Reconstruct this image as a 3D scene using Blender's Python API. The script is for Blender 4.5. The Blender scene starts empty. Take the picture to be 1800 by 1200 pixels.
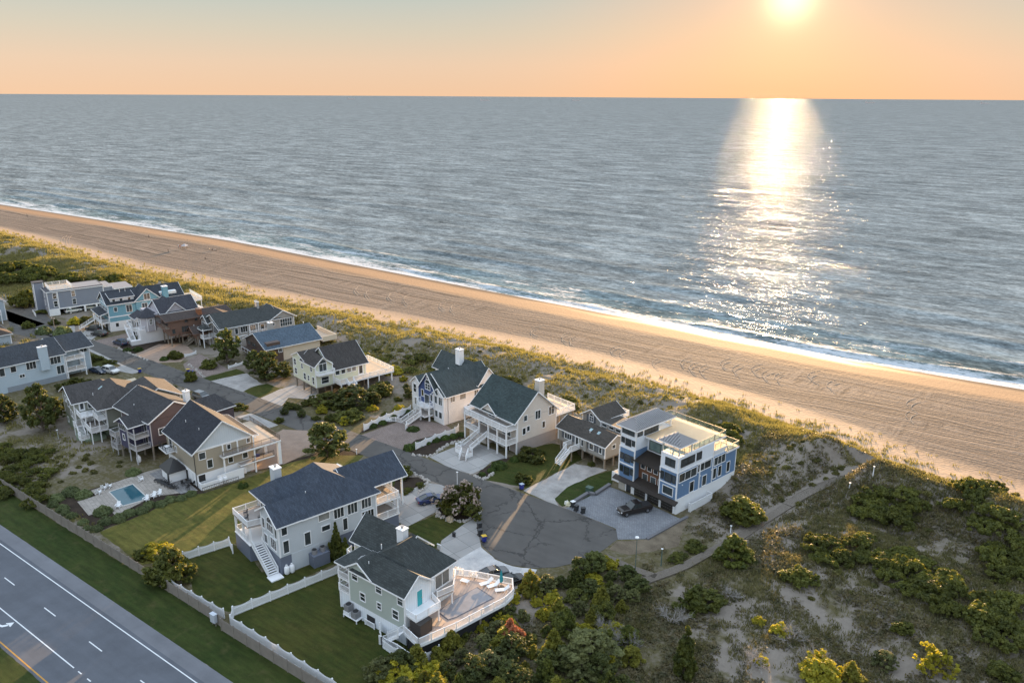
import bpy, math, random
import numpy as np
from mathutils import Vector, Matrix
S = bpy.context.scene
COL = S.collection
R = math.radians
# ---------------------------------------------------------------- camera
PITCH = math.atan(431/1400.); ROLL = math.atan(11/1800.); YAW = R(35.8); CZ = 66.0
cam = bpy.data.objects.new('camera', bpy.data.cameras.new('camera')); COL.objects.link(cam); S.camera = cam
cam.data.lens = 28; cam.data.sensor_width = 36; cam.data.clip_start = 1; cam.data.clip_end = 90000
cam.matrix_world = Matrix.Translation((0,0,CZ)) @ Matrix.Rotation(YAW,4,'Z') @ Matrix.Rotation(math.pi/2-PITCH,4,'X') @ Matrix.Rotation(ROLL,4,'Z')
# ---------------------------------------------------------------- sun and sky
EXPO = 2.0; SKY_BACK = 0.35
SUN_AZ, SUN_EL = R(-18.0), R(6.1)
SUNV = Vector((math.sin(SUN_AZ)*math.cos(SUN_EL), math.cos(SUN_AZ)*math.cos(SUN_EL), math.sin(SUN_EL)))
S.view_settings.view_transform = 'Standard'; S.view_settings.look = 'None'
S.view_settings.exposure = EXPO; S.view_settings.gamma = 1; S.view_settings.use_curve_mapping = False
sl = bpy.data.lights.new('sun','SUN'); sl.energy = 4.9; sl.angle = R(0.5); sl.color = (1.0,0.64,0.33)
so = bpy.data.objects.new('sun', sl); COL.objects.link(so); so.rotation_euler = SUNV.to_track_quat('Z','Y').to_euler()
W = bpy.data.worlds.new('World'); S.world = W; W.use_nodes = True
def build_world():
    nt = W.node_tree; N = nt.nodes; L = nt.links
    bg = N['Background']; bg.inputs[1].default_value = 0.1
    def math_(op,a,b=None,c=None):
        m = N.new('ShaderNodeMath'); m.operation = op
        for i,x in enumerate((a,b,c)):
            if x is None: continue
            if isinstance(x,(int,float)): m.inputs[i].default_value = x
            else: L.new(x, m.inputs[i])
        return m.outputs[0]
    tc = N.new('ShaderNodeTexCoord'); nrm = N.new('ShaderNodeVectorMath'); nrm.operation = 'NORMALIZE'; L.new(tc.outputs['Generated'], nrm.inputs[0])
    sp = N.new('ShaderNodeSeparateXYZ'); L.new(nrm.outputs[0], sp.inputs[0])
    el = math_('ARCSINE', sp.outputs[2]); e01 = math_('DIVIDE', el, math.pi/2)
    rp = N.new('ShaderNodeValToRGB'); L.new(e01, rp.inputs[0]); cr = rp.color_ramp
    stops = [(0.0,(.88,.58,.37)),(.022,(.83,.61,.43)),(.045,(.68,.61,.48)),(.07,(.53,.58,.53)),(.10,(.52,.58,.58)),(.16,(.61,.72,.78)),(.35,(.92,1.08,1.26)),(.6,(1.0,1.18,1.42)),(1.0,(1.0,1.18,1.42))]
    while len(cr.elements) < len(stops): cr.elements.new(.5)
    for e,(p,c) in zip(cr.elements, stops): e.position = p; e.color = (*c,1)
    sk = N.new('ShaderNodeTexSky'); sk.sky_type = 'NISHITA'; sk.sun_disc = False
    sk.sun_elevation = SUN_EL; sk.sun_rotation = SUN_AZ; sk.dust_density = 3; sk.air_density = 1.2; sk.ozone_density = 2
    dt = N.new('ShaderNodeVectorMath'); dt.operation = 'DOT_PRODUCT'; L.new(nrm.outputs[0], dt.inputs[0]); dt.inputs[1].default_value = tuple(SUNV)
    d = math_('MAXIMUM', dt.outputs['Value'], 0.0)
    back = math_('MULTIPLY_ADD', dt.outputs['Value'], -0.5, 0.5)     # 0 at the sun, 1 opposite
    def scale(col, f):
        m = N.new('ShaderNodeVectorMath'); m.operation = 'SCALE'
        if isinstance(col, tuple): m.inputs[0].default_value = col
        else: L.new(col, m.inputs[0])
        if isinstance(f,(int,float)): m.inputs['Scale'].default_value = f
        else: L.new(f, m.inputs['Scale'])
        return m.outputs[0]
    def add(a,b):
        m = N.new('ShaderNodeVectorMath'); m.operation = 'ADD'; L.new(a,m.inputs[0]); L.new(b,m.inputs[1]); return m.outputs[0]
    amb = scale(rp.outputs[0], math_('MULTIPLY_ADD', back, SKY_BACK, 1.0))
    tot = add(amb, scale(sk.outputs[0], 0.0014))
    tot = add(tot, scale((.30,.03,-.08), math_('POWER', d, 42.0)))
    tot = add(tot, scale((.24,.13,.05), math_('POWER', d, 500.0)))
    tot = add(tot, scale((1.0,.85,.5), math_('POWER', d, 3600.0)))
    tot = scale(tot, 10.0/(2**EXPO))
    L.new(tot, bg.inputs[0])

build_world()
# ---------------------------------------------------------------- pixel -> place helpers (real positions on the ground)
def ray(px,py):
    x=(px-900)/1400.; y=-(py-600)/1400.
    v = cam.matrix_world.to_3x3() @ Vector((x,y,-1)); return v
def at(px,py,z=0.0):
    d = ray(px,py); t = (z-CZ)/d.z; return Vector((d.x*t, d.y*t, z))
# ---------------------------------------------------------------- noise
def _hash(ix,iy,s):
    n = (ix.astype(np.int64)*374761393 + iy.astype(np.int64)*668265263 + s*1442695041) & 0x7fffffff
    n = ((n ^ (n>>13))*1274126177) & 0x7fffffff
    n = (n ^ (n>>16)) & 0xffff
    return n/65535.0
def vnoise(x,y,s=0):
    x=np.asarray(x,float); y=np.asarray(y,float)
    ix=np.floor(x); iy=np.floor(y); fx=x-ix; fy=y-iy
    fx=fx*fx*(3-2*fx); fy=fy*fy*(3-2*fy)
    a=_hash(ix,iy,s); b=_hash(ix+1,iy,s); c=_hash(ix,iy+1,s); d=_hash(ix+1,iy+1,s)
    return (a*(1-fx)+b*fx)*(1-fy)+(c*(1-fx)+d*fx)*fy
def fbm(x,y,s=0,o=4):
    r=0; a=.5; f=1.0; t=0
    for i in range(o): r=r+a*vnoise(np.asarray(x)*f+17.3*i,np.asarray(y)*f-9.1*i,s+i); t+=a; a*=.5; f*=2.03
    return r/t
def sm(a,b,x): t=np.clip((np.asarray(x,float)-a)/(b-a),0,1); return t*t*(3-2*t)
# ---------------------------------------------------------------- terrain shape
SEA = -0.7
EDGE_U = [-900,-424,-310,-260,-209,-161,-120,-86,-56,-31,-17,0,60]
EDGE_V = [172,164,159,159,161,164,166,165,161,155,149,146,140]
SH_U = [-900,-552,-427,-330,-248,-184,-134,-92,-43,-5,60]
SH_V = [215,219,224,227,223.5,221,219,217.5,216,218,222]
BW = [(-49.8,93.6),(-41.8,91.4),(-37.4,106.1),(-34.7,113.3),(-32.5,126.4),(-29.9,137.5),(-25.1,146.1),(-16.4,152.5)]
def seg_dist(u,v,pts):
    r=np.full(np.shape(u),1e9)
    for (a,b),(c,d) in zip(pts,pts[1:]):
        dx,dy=c-a,d-b; t=np.clip(((u-a)*dx+(v-b)*dy)/(dx*dx+dy*dy),0,1)
        r=np.minimum(r,np.hypot(u-a-t*dx,v-b-t*dy))
    return r
def height(u,v):
    u=np.asarray(u,float); v=np.asarray(v,float)
    ve=np.interp(u,EDGE_U,EDGE_V); vs=np.interp(u,SH_U,SH_V)
    # beach: seaward-facing strip, landward-tilted flat, berm crest, swash slope
    k0=ve; k1=ve+13; k2=vs-15; k3=vs; 
    zb=np.where(v<k1, 1.2-0.9*(v-k0)/13.0, np.where(v<k2, 0.3+0.5*(v-k1)/np.maximum(k2-k1,1), np.where(v<k3, 0.8-1.5*(v-k2)/15.0, SEA-(v-k3)*0.12)))
    zb=zb+0.10*(fbm(u*.09,v*.2,5)-.5)*sm(ve,ve+4,v)*(1-sm(vs-6,vs,v))+0.05*(fbm(u*.5,v*.8,6)-.5)*(1-sm(vs-16,vs-10,v))
    # dunes
    right=sm(-50,-38,u)
    vb=122-28*right                                   # where the dunes start behind the houses
    ridge=np.exp(-((v-(ve-12))/8.0)**2)*(1.5+1.3*(fbm(u*.045,v*.03,11)-.5)*2+2.2*sm(-45,-30,u))
    ridge=ridge*(1-0.55*sm(-22,-8,u)*sm(160,150,v)*0)
    humm=(fbm(u*.085,v*.085,21,3)-.40)*3.6+ (fbm(u*.3,v*.3,23,3)-.5)*1.1
    amp=sm(vb,vb+14,v)*(1-sm(ve-6,ve+1,v))
    zd=ridge+np.maximum(humm,-.4)*amp*(1-.35*right)+1.0*sm(vb,vb+22,v)
    # big hummocky ground right of the boardwalk
    rr=sm(-39,-24,u)*(1-sm(ve-4,ve+2,v))
    zr=rr*((fbm(u*.055,v*.055,31,3)-.42)*4.0*sm(70,95,v)+ 1.4*np.exp(-((v-(ve-11))/7.)**2))
    zl=sm(-262,-300,u)*sm(100,125,v)*(1-sm(ve-5,ve,v))*2.0*fbm(u*.03,v*.03,41,3)
    z=zd+zr+zl
    w=sm(ve-3,ve+1,v)
    z=z*(1-w)+zb*w
    low=0.12*(fbm(u*.12,v*.12,51,3)-.5)*sm(49.5,52,v)*(1-sm(-150,-140,u)*0)
    flat=sm(96,92,v)*sm(-45,-52,u)
    z=np.where(v<vb,z*sm(vb-6,vb,v),z)
    # the boardwalk trench
    d=seg_dist(u,v,BW); z=z*(1-.75*(1-sm(1.5,6,d))*(v<148))
    return z
def hgt(u,v): return float(height(np.array([u]),np.array([v]))[0])
def gnd(px,py):
    """where the line of sight of a picture point meets the terrain"""
    d=ray(px,py); z=0.
    for _ in range(14):
        t=(z-CZ)/d.z; z=.5*z+.5*hgt(d.x*t,d.y*t)
    t=(z-CZ)/d.z; return Vector((d.x*t,d.y*t,z))
# ---------------------------------------------------------------- material helpers
class NT:
    def __init__(s,name):
        s.m=bpy.data.materials.new(name); s.m.use_nodes=True; s.t=s.m.node_tree; s.N=s.t.nodes; s.L=s.t.links
        s.p=s.N['Principled BSDF']; s.out=s.N['Material Output']
    def set(s,inp,v):
        if hasattr(v,'is_output') or isinstance(v,bpy.types.NodeSocket): s.L.new(v,inp)
        else: inp.default_value=(*v,1) if isinstance(v,tuple) and len(v)==3 and inp.type=='RGBA' else v
    def math(s,op,a,b=0.,c=0.,clamp=False):
        m=s.N.new('ShaderNodeMath'); m.operation=op; m.use_clamp=clamp
        for i,x in enumerate((a,b,c)): s.set(m.inputs[i],x)
        return m.outputs[0]
    def coord(s,kind='Object',scale=(1,1,1)):
        t=s.N.new('ShaderNodeTexCoord'); o=t.outputs[kind]
        if kind=='World': pass
        if scale!=(1,1,1):
            m=s.N.new('ShaderNodeMapping'); m.inputs['Scale'].default_value=scale; s.L.new(o,m.inputs[0]); o=m.outputs[0]
        return o
    def pos(s,scale=(1,1,1),rot=0):
        g=s.N.new('ShaderNodeNewGeometry'); o=g.outputs['Position']
        m=s.N.new('ShaderNodeMapping'); m.inputs['Scale'].default_value=scale; m.inputs['Rotation'].default_value=(0,0,rot); s.L.new(o,m.inputs[0]); return m.outputs[0]
    def noise(s,vec,scale,detail=4,rough=.55,out='Fac',dist=0):
        n=s.N.new('ShaderNodeTexNoise'); s.L.new(vec,n.inputs['Vector']); n.inputs['Scale'].default_value=scale; n.inputs['Detail'].default_value=detail; n.inputs['Roughness'].default_value=rough; n.inputs['Distortion'].default_value=dist
        return n.outputs[out]
    def vor(s,vec,scale,out='Distance',feature='F1'):
        n=s.N.new('ShaderNodeTexVoronoi'); n.feature=feature; s.L.new(vec,n.inputs['Vector']); n.inputs['Scale'].default_value=scale; return n.outputs[out]
    def ramp(s,fac,stops):
        r=s.N.new('ShaderNodeValToRGB'); s.L.new(fac,r.inputs[0]); e=r.color_ramp.elements
        while len(e)<len(stops): e.new(.5)
        for q,(p,c) in zip(e,stops): q.position=p; q.color=(*c,1) if isinstance(c,tuple) else (c,c,c,1)
        return r.outputs[0]
    def mix(s,f,a,b,mode='MIX'):
        m=s.N.new('ShaderNodeMix'); m.data_type='RGBA'; m.blend_type=mode; s.set(m.inputs[0],f); s.set(m.inputs[6],a); s.set(m.inputs[7],b); return m.outputs[2]
    def bump(s,h,strength=.5,dist=.1,normal=None):
        b=s.N.new('ShaderNodeBump'); s.L.new(h,b.inputs['Height']); b.inputs['Strength'].default_value=strength; b.inputs['Distance'].default_value=dist
        if normal is not None: s.L.new(normal,b.inputs['Normal'])
        return b.outputs[0]
    def attr(s,name,out='Fac'):
        a=s.N.new('ShaderNodeAttribute'); a.attribute_name=name; return a.outputs[out]
    def fin(s,base=None,rough=None,normal=None,metal=None,spec=None):
        if base is not None: s.set(s.p.inputs['Base Color'],base)
        if rough is not None: s.set(s.p.inputs['Roughness'],rough)
        if normal is not None: s.set(s.p.inputs['Normal'],normal)
        if metal is not None: s.set(s.p.inputs['Metallic'],metal)
        if spec is not None: s.set(s.p.inputs['Specular IOR Level'],spec)
        return s.m
_mc={}
def paint(name,c,rough=.5,var=.12,spec=.5,metal=0):
    if name in _mc: return _mc[name]
    n=NT(name); v=n.coord('Object'); f=n.noise(v,1.3,5); g=n.noise(v,30,2)
    k=n.math('MULTIPLY_ADD',f,var*2,1-var); k=n.math('MULTIPLY_ADD',g,.08,k)
    c2=n.mix(1.0,c,k,'MULTIPLY')
    _mc[name]=n.fin(c2,rough,None,metal,spec); return _mc[name]
def siding(name,c,lap=.16,vertical=False,var=.07):
    if name in _mc: return _mc[name]
    n=NT(name); v=n.coord('Object'); sx=n.N.new('ShaderNodeSeparateXYZ'); n.L.new(v,sx.inputs[0])
    q=sx.outputs[2] if not vertical else n.math('ADD',sx.outputs[0],sx.outputs[1])
    saw=n.math('FRACT',n.math('DIVIDE',q,lap if not vertical else .4))
    f=n.noise(v,.6,5); g=n.noise(v,14,3)
    line=n.ramp(saw,[(0,.70),(.12,1.0)]) if not vertical else n.ramp(saw,[(0,.8),(.08,1.0),(.16,.82),(.2,1.0)])
    k=n.math('MULTIPLY_ADD',f,var*2,1-var); k=n.math('MULTIPLY_ADD',g,.10,k)
    c2=n.mix(1.0,n.mix(1.0,c,k,'MULTIPLY'),line,'MULTIPLY')
    _mc[name]=n.fin(c2,.55,n.bump(saw,.6,.03)); return _mc[name]
def shingle(name,c,var=.30):
    if name in _mc: return _mc[name]
    n=NT(name); v=n.coord('Object'); b=n.N.new('ShaderNodeTexBrick'); n.L.new(v,b.inputs[0]); b.inputs['Scale'].default_value=1.0
    b.inputs['Brick Width'].default_value=.5; b.inputs['Row Height'].default_value=.22; b.inputs['Mortar Size'].default_value=.015
    b.inputs['Color1'].default_value=(.75,.75,.75,1); b.inputs['Color2'].default_value=(1.15,1.15,1.15,1); b.inputs['Mortar'].default_value=(.55,.55,.55,1)
    f=n.noise(v,.35,6,.65); g=n.noise(v,9,3)
    k=n.math('MULTIPLY_ADD',f,var*2,1-var); k=n.math('MULTIPLY_ADD',g,.5,n.math('SUBTRACT',k,.25))
    c2=n.mix(1.0,n.mix(1.0,c,k,'MULTIPLY'),b.outputs[0],'MULTIPLY')
    _mc[name]=n.fin(c2,.85,n.bump(g,.5,.03),None,.25); return _mc[name]
def leafmat(name,c,c2,trans=.45,sat=0,tr=(1.35,1.25,.5)):
    if name in _mc: return _mc[name]
    n=NT(name); oi=n.N.new('ShaderNodeObjectInfo'); v=n.pos(); f=n.noise(v,.9,3); g=n.noise(v,5,2)
    fac=n.math('MULTIPLY_ADD',g,.5,n.math('SUBTRACT',f,.25)); fac=n.ramp(fac,[(.3,0.),(.7,1.)])
    col=n.mix(fac,tuple(x*1.3 for x in c),tuple(x*1.3 for x in c2)); k=n.math('MULTIPLY_ADD',oi.outputs['Random'],.5,.75); col=n.mix(1.0,col,k,'MULTIPLY')
    n.set(n.p.inputs['Base Color'],col); n.p.inputs['Roughness'].default_value=.6; n.p.inputs['Specular IOR Level'].default_value=.25
    t=n.N.new('ShaderNodeBsdfTranslucent'); tc=n.mix(1.0,col,tr,'MULTIPLY'); n.L.new(tc,t.inputs[0])
    ms=n.N.new('ShaderNodeMixShader'); ms.inputs[0].default_value=trans; n.L.new(n.p.outputs[0],ms.inputs[1]); n.L.new(t.outputs[0],ms.inputs[2]); n.L.new(ms.outputs[0],n.out.inputs[0])
    _mc[name]=n.m; return n.m
# ---------------------------------------------------------------- object helpers
def link(name,me,mat=None,parent=None):
    o=bpy.data.objects.new(name,me); COL.objects.link(o)
    if mat is not None and len(me.materials)==0: me.materials.append(mat)
    if parent is not None: o.parent=parent
    return o
def tag(o,label=None,cat=None,group=None,kind=None):
    if label: o['label']=label
    if cat: o['category']=cat
    if group: o['group']=group
    if kind: o['kind']=kind
    return o
def empty(name,loc,rz=0,label=None,cat=None,group=None):
    o=bpy.data.objects.new(name,None); COL.objects.link(o); o.location=loc; o.rotation_euler=(0,0,rz); o.empty_display_size=.5
    return tag(o,label,cat,group)
def copytree(o,loc=None,rz=None,parent=None,label=None,scale=None):
    c=o.copy(); COL.objects.link(c); c.parent=parent
    if loc is not None: c.location=loc
    if rz is not None: c.rotation_euler=(0,0,rz)
    if scale is not None: c.scale=scale if isinstance(scale,(tuple,list)) else (scale,)*3
    if label: c['label']=label
    for ch in [x for x in o.children]: copytree(ch,parent=c)
    return c
def npmesh(name,V,F,mat=None,smooth=False):
    V=np.asarray(V,np.float32); F=np.asarray(F,np.int32); k=F.shape[1]
    me=bpy.data.meshes.new(name); me.vertices.add(len(V)); me.vertices.foreach_set('co',V.ravel())
    me.loops.add(F.size); me.loops.foreach_set('vertex_index',F.ravel()); me.polygons.add(len(F)); me.polygons.foreach_set('loop_start',np.arange(0,F.size,k,dtype=np.int32))
    if smooth: me.polygons.foreach_set('use_smooth',np.ones(len(F),bool))
    me.update(calc_edges=True)
    if mat: me.materials.append(mat)
    return me
class MB:
    def __init__(s): s.v=[]; s.f=[]
    def box(s,x0,x1,y0,y1,z0,z1):
        if x0>x1: x0,x1=x1,x0
        if y0>y1: y0,y1=y1,y0
        b=len(s.v); s.v+=[(x0,y0,z0),(x1,y0,z0),(x1,y1,z0),(x0,y1,z0),(x0,y0,z1),(x1,y0,z1),(x1,y1,z1),(x0,y1,z1)]
        s.f+=[tuple(b+i for i in q) for q in ((3,2,1,0),(4,5,6,7),(0,1,5,4),(1,2,6,5),(2,3,7,6),(3,0,4,7))]; return s
    def prism(s,poly,z0,z1,cap=True):
        """poly: xy list, counter-clockwise; z0,z1 numbers or per-vertex lists"""
        n=len(poly); b=len(s.v); A=z0 if isinstance(z0,(list,tuple)) else [z0]*n; B=z1 if isinstance(z1,(list,tuple)) else [z1]*n
        s.v+=[(p[0],p[1],A[i]) for i,p in enumerate(poly)]+[(p[0],p[1],B[i]) for i,p in enumerate(poly)]
        s.f+=[(b+i,b+(i+1)%n,b+n+(i+1)%n,b+n+i) for i in range(n)]
        if cap: s.f+=[tuple(b+i for i in range(n))[::-1],tuple(b+n+i for i in range(n))]
        return s
    def poly(s,pts): b=len(s.v); s.v+=[tuple(p) for p in pts]; s.f.append(tuple(range(b,b+len(pts)))); return s
    def slab(s,faces,t):
        """sheet of faces given as 3d point lists, thickened downwards"""
        vs=[]; idx={}; fs=[]
        for f in faces:
            q=[]
            for p in f:
                k=tuple(round(c,3) for c in p)
                if k not in idx: idx[k]=len(vs); vs.append(k)
                q.append(idx[k])
            fs.append(q)
        b=len(s.v); n=len(vs); s.v+=vs+[(x,y,z-t) for x,y,z in vs]
        E={}
        for f in fs:
            s.f.append(tuple(b+i for i in f)); s.f.append(tuple(b+n+i for i in f)[::-1])
            for i in range(len(f)): E[(f[i],f[(i+1)%len(f)])]=1
        for (i,j) in E:
            if (j,i) not in E: s.f.append((b+i,b+n+i,b+n+j,b+j))
        return s
    def bar(s,p,q,w,h=None):
        h=w if h is None else h; p=Vector(p); q=Vector(q); d=(q-p)
        if d.length<1e-6: return s
        d.normalize(); up=Vector((0,0,1)) if abs(d.z)<.99 else Vector((1,0,0)); a=d.cross(up).normalized(); c=a.cross(d).normalized(); b=len(s.v)
        for e in (p,q):
            for i,j in ((-1,-1),(1,-1),(1,1),(-1,1)): s.v.append(tuple(e+a*(i*w/2)+c*(j*h/2)))
        s.f+=[tuple(b+i for i in x) for x in ((0,1,2,3),(7,6,5,4),(0,4,5,1),(1,5,6,2),(2,6,7,3),(3,7,4,0))]; return s
    def tube(s,pts,rad,n=8,cap=True):
        """tapered tube; rad list or number"""
        pts=[Vector(p) for p in pts]; m=len(pts); r=rad if isinstance(rad,(list,tuple)) else [rad]*m; b=len(s.v)
        for i,p in enumerate(pts):
            d=(pts[min(i+1,m-1)]-pts[max(i-1,0)]); d.normalize(); up=Vector((0,0,1)) if abs(d.z)<.9 else Vector((1,0,0)); a=d.cross(up).normalized(); c=a.cross(d)
            for k in range(n): t=2*math.pi*k/n; s.v.append(tuple(p+a*(math.cos(t)*r[i])+c*(math.sin(t)*r[i])))
        for i in range(m-1):
            for k in range(n): s.f.append((b+i*n+k,b+i*n+(k+1)%n,b+(i+1)*n+(k+1)%n,b+(i+1)*n+k))
        if cap: s.f+=[tuple(b+k for k in range(n))[::-1],tuple(b+(m-1)*n+k for k in range(n))]
        return s
    def cyl(s,x,y,z0,z1,r,r2=None,n=12): return s.tube([(x,y,z0),(x,y,z1)],[r,r if r2 is None else r2],n)
    def build(s,name,mat=None,parent=None,bevel=0,smooth=False):
        me=bpy.data.meshes.new(name); me.from_pydata(s.v,[],s.f); me.update()
        if smooth:
            for p in me.polygons: p.use_smooth=True
        o=link(name,me,mat,parent)
        if bevel:
            b=o.modifiers.new('bevel','BEVEL'); b.width=bevel; b.segments=2; b.limit_method='ANGLE'
        return o
def rotm(phi): return -R(phi)
# ================================================================ THE SETTING
def grid_mesh(us,vs,zf,name,mat,attrs=None):
    U,V=np.meshgrid(us,vs); Z=zf(U,V); P=np.stack([U,V,Z],-1).reshape(-1,3); nx=len(us)
    i,j=np.meshgrid(np.arange(nx-1),np.arange(len(vs)-1)); a=(j*nx+i).ravel(); F=np.stack([a,a+1,a+nx+1,a+nx],-1)
    me=npmesh(name,P,F,mat,True)
    for k,fn in (attrs or {}).items():
        at_=me.attributes.new(k,'FLOAT','POINT'); at_.data.foreach_set('value',fn(U,V,Z).ravel().astype(np.float32))
    return me
def f_veg(U,V,Z):
    """how much grass and leaf litter covers the sand"""
    ve=np.interp(U,EDGE_U,EDGE_V)
    n=fbm(U*.07,V*.07,61,4); m=fbm(U*.35,V*.35,63,3)
    back=sm(ve-1,ve-7,V)                                   # nothing grows on the beach
    k=sm(.36,.6,n*.62+m*.38+.10)
    base=np.where(V<96,.95,1.0)*k
    dune=sm(ve-60,ve-25,V); base=base*(1-.25*dune)*(1-.6*sm(ve-17,ve-9,V))
    base=base*(1-.55*sm(-44,-41,U)*(1-sm(-29,-25,U))*sm(104,112,V))
    return np.clip(base*back,0,1)
def f_wet(U,V,Z):
    vs=np.interp(U,SH_U,SH_V); return sm(vs-7,vs-1,V+2.2*(fbm(U*.05,V*.02,71,3)-.5)*2)
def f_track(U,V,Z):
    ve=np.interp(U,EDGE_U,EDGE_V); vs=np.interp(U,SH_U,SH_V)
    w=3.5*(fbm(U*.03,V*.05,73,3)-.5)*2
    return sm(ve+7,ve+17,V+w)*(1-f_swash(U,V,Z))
def f_swash(U,V,Z):
    vs=np.interp(U,SH_U,SH_V); return sm(vs-18,vs-15.5,V+3.0*(fbm(U*.035,V*.05,75,3)-.5)*2+1.2*(fbm(U*.2,V*.2,76,2)-.5))
def f_beach(U,V,Z):
    ve=np.interp(U,EDGE_U,EDGE_V); return sm(ve-4,ve+1,V)
def ground_mat():
    n=NT('sand_and_scrub'); p=n.pos(); veg=n.attr('veg'); wet=n.attr('wet'); tr=n.attr('track'); be=n.attr('beach')
    a=n.noise(p,.8,6,.65); b=n.noise(p,7,4,.7); c=n.noise(p,.12,4)
    sand=n.mix(n.math('MULTIPLY_ADD',n.noise(p,1.7,4,.7),.6,n.math('MULTIPLY',a,.4)),(.13,.112,.095),(.28,.245,.21)); 
    bs=n.mix(n.math('MULTIPLY_ADD',n.noise(p,.9,5,.7),.8,n.math('MULTIPLY_ADD',c,.6,-.2)),(.26,.19,.135),(.46,.345,.25))
    # tyre tracks, long curved lines along the shore; rough sand's self-shadow painted in
    g=n.N.new('ShaderNodeNewGeometry'); sx=n.N.new('ShaderNodeSeparateXYZ'); n.L.new(g.outputs['Position'],sx.inputs[0])
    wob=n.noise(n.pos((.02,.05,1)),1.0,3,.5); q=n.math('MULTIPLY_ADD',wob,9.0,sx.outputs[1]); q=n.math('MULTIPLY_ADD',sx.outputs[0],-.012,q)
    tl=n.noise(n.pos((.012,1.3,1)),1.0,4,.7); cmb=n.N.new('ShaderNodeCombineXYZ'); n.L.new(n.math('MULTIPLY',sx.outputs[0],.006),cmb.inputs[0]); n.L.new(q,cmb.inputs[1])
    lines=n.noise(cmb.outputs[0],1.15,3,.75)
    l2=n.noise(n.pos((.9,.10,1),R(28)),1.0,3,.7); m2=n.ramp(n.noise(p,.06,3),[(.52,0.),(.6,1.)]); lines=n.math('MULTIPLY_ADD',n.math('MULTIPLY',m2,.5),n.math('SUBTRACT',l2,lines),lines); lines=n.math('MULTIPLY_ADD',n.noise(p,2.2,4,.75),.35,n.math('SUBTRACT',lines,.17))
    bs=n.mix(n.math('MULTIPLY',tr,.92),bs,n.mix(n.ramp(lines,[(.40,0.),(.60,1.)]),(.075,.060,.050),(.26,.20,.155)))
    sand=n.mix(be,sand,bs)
    sand=n.mix(n.math('MULTIPLY',n.attr('swash'),.85),sand,n.mix(a,(.19,.125,.08),(.27,.185,.12))); sand=n.mix(n.math('MULTIPLY',wet,.9),sand,(.11,.08,.055))
    gr=n.mix(n.noise(p,2.6,3,.7),(.045,.046,.020),(.15,.135,.065)); gr=n.mix(n.math('MULTIPLY',c,.6),gr,(.10,.075,.045))
    e1=n.noise(p,1.5,3,.6); e2=n.noise(p,.42,3,.6); thr=n.math('ADD',n.math('MULTIPLY',e1,.75),n.math('MULTIPLY_ADD',e2,.45,n.math('MULTIPLY',b,.2))); 
    f=n.math('SUBTRACT',n.math('MULTIPLY',veg,1.0),n.math('SUBTRACT',thr,.08)); f=n.math('MULTIPLY',f,2.6,clamp=True)
    f=n.math('MULTIPLY',f,n.math('SUBTRACT',1.0,be))
    col=n.mix(f,sand,gr)
    h1=n.math('MULTIPLY_ADD',lines,n.math('MULTIPLY',tr,2.4),n.math('MULTIPLY',n.vor(p,1.3),n.math('MULTIPLY',n.math('SUBTRACT',1.0,wet),1.1)))
    h=n.math('ADD',h1,n.math('MULTIPLY',b,n.math('MULTIPLY_ADD',f,.9,.25)))
    dry=n.math('SUBTRACT',1.0,wet)
    n.L.new(n.math('MULTIPLY_ADD',dry,.5,.35),n.p.inputs['Roughness'])
    bp=n.N.new('ShaderNodeBump'); n.L.new(h,bp.inputs['Height']); n.L.new(n.math('MULTIPLY_ADD',dry,.45,.05),bp.inputs['Strength']); bp.inputs['Distance'].default_value=.10
    return n.fin(col,None,bp.outputs[0],None,.04)
us=np.concatenate([np.arange(-900,-330,4.),np.arange(-330,-150,1.3),np.arange(-150,40,.65),np.arange(40,160,4.)])
vs_=np.concatenate([np.arange(-150,46,8.),np.arange(46,132,.8),np.arange(132,176,.5),np.arange(176,240,1.0),np.arange(240,330,8.)])
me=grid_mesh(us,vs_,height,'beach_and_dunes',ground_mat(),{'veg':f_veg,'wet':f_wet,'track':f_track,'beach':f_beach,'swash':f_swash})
tag(link('ground',me),kind='structure')
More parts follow.
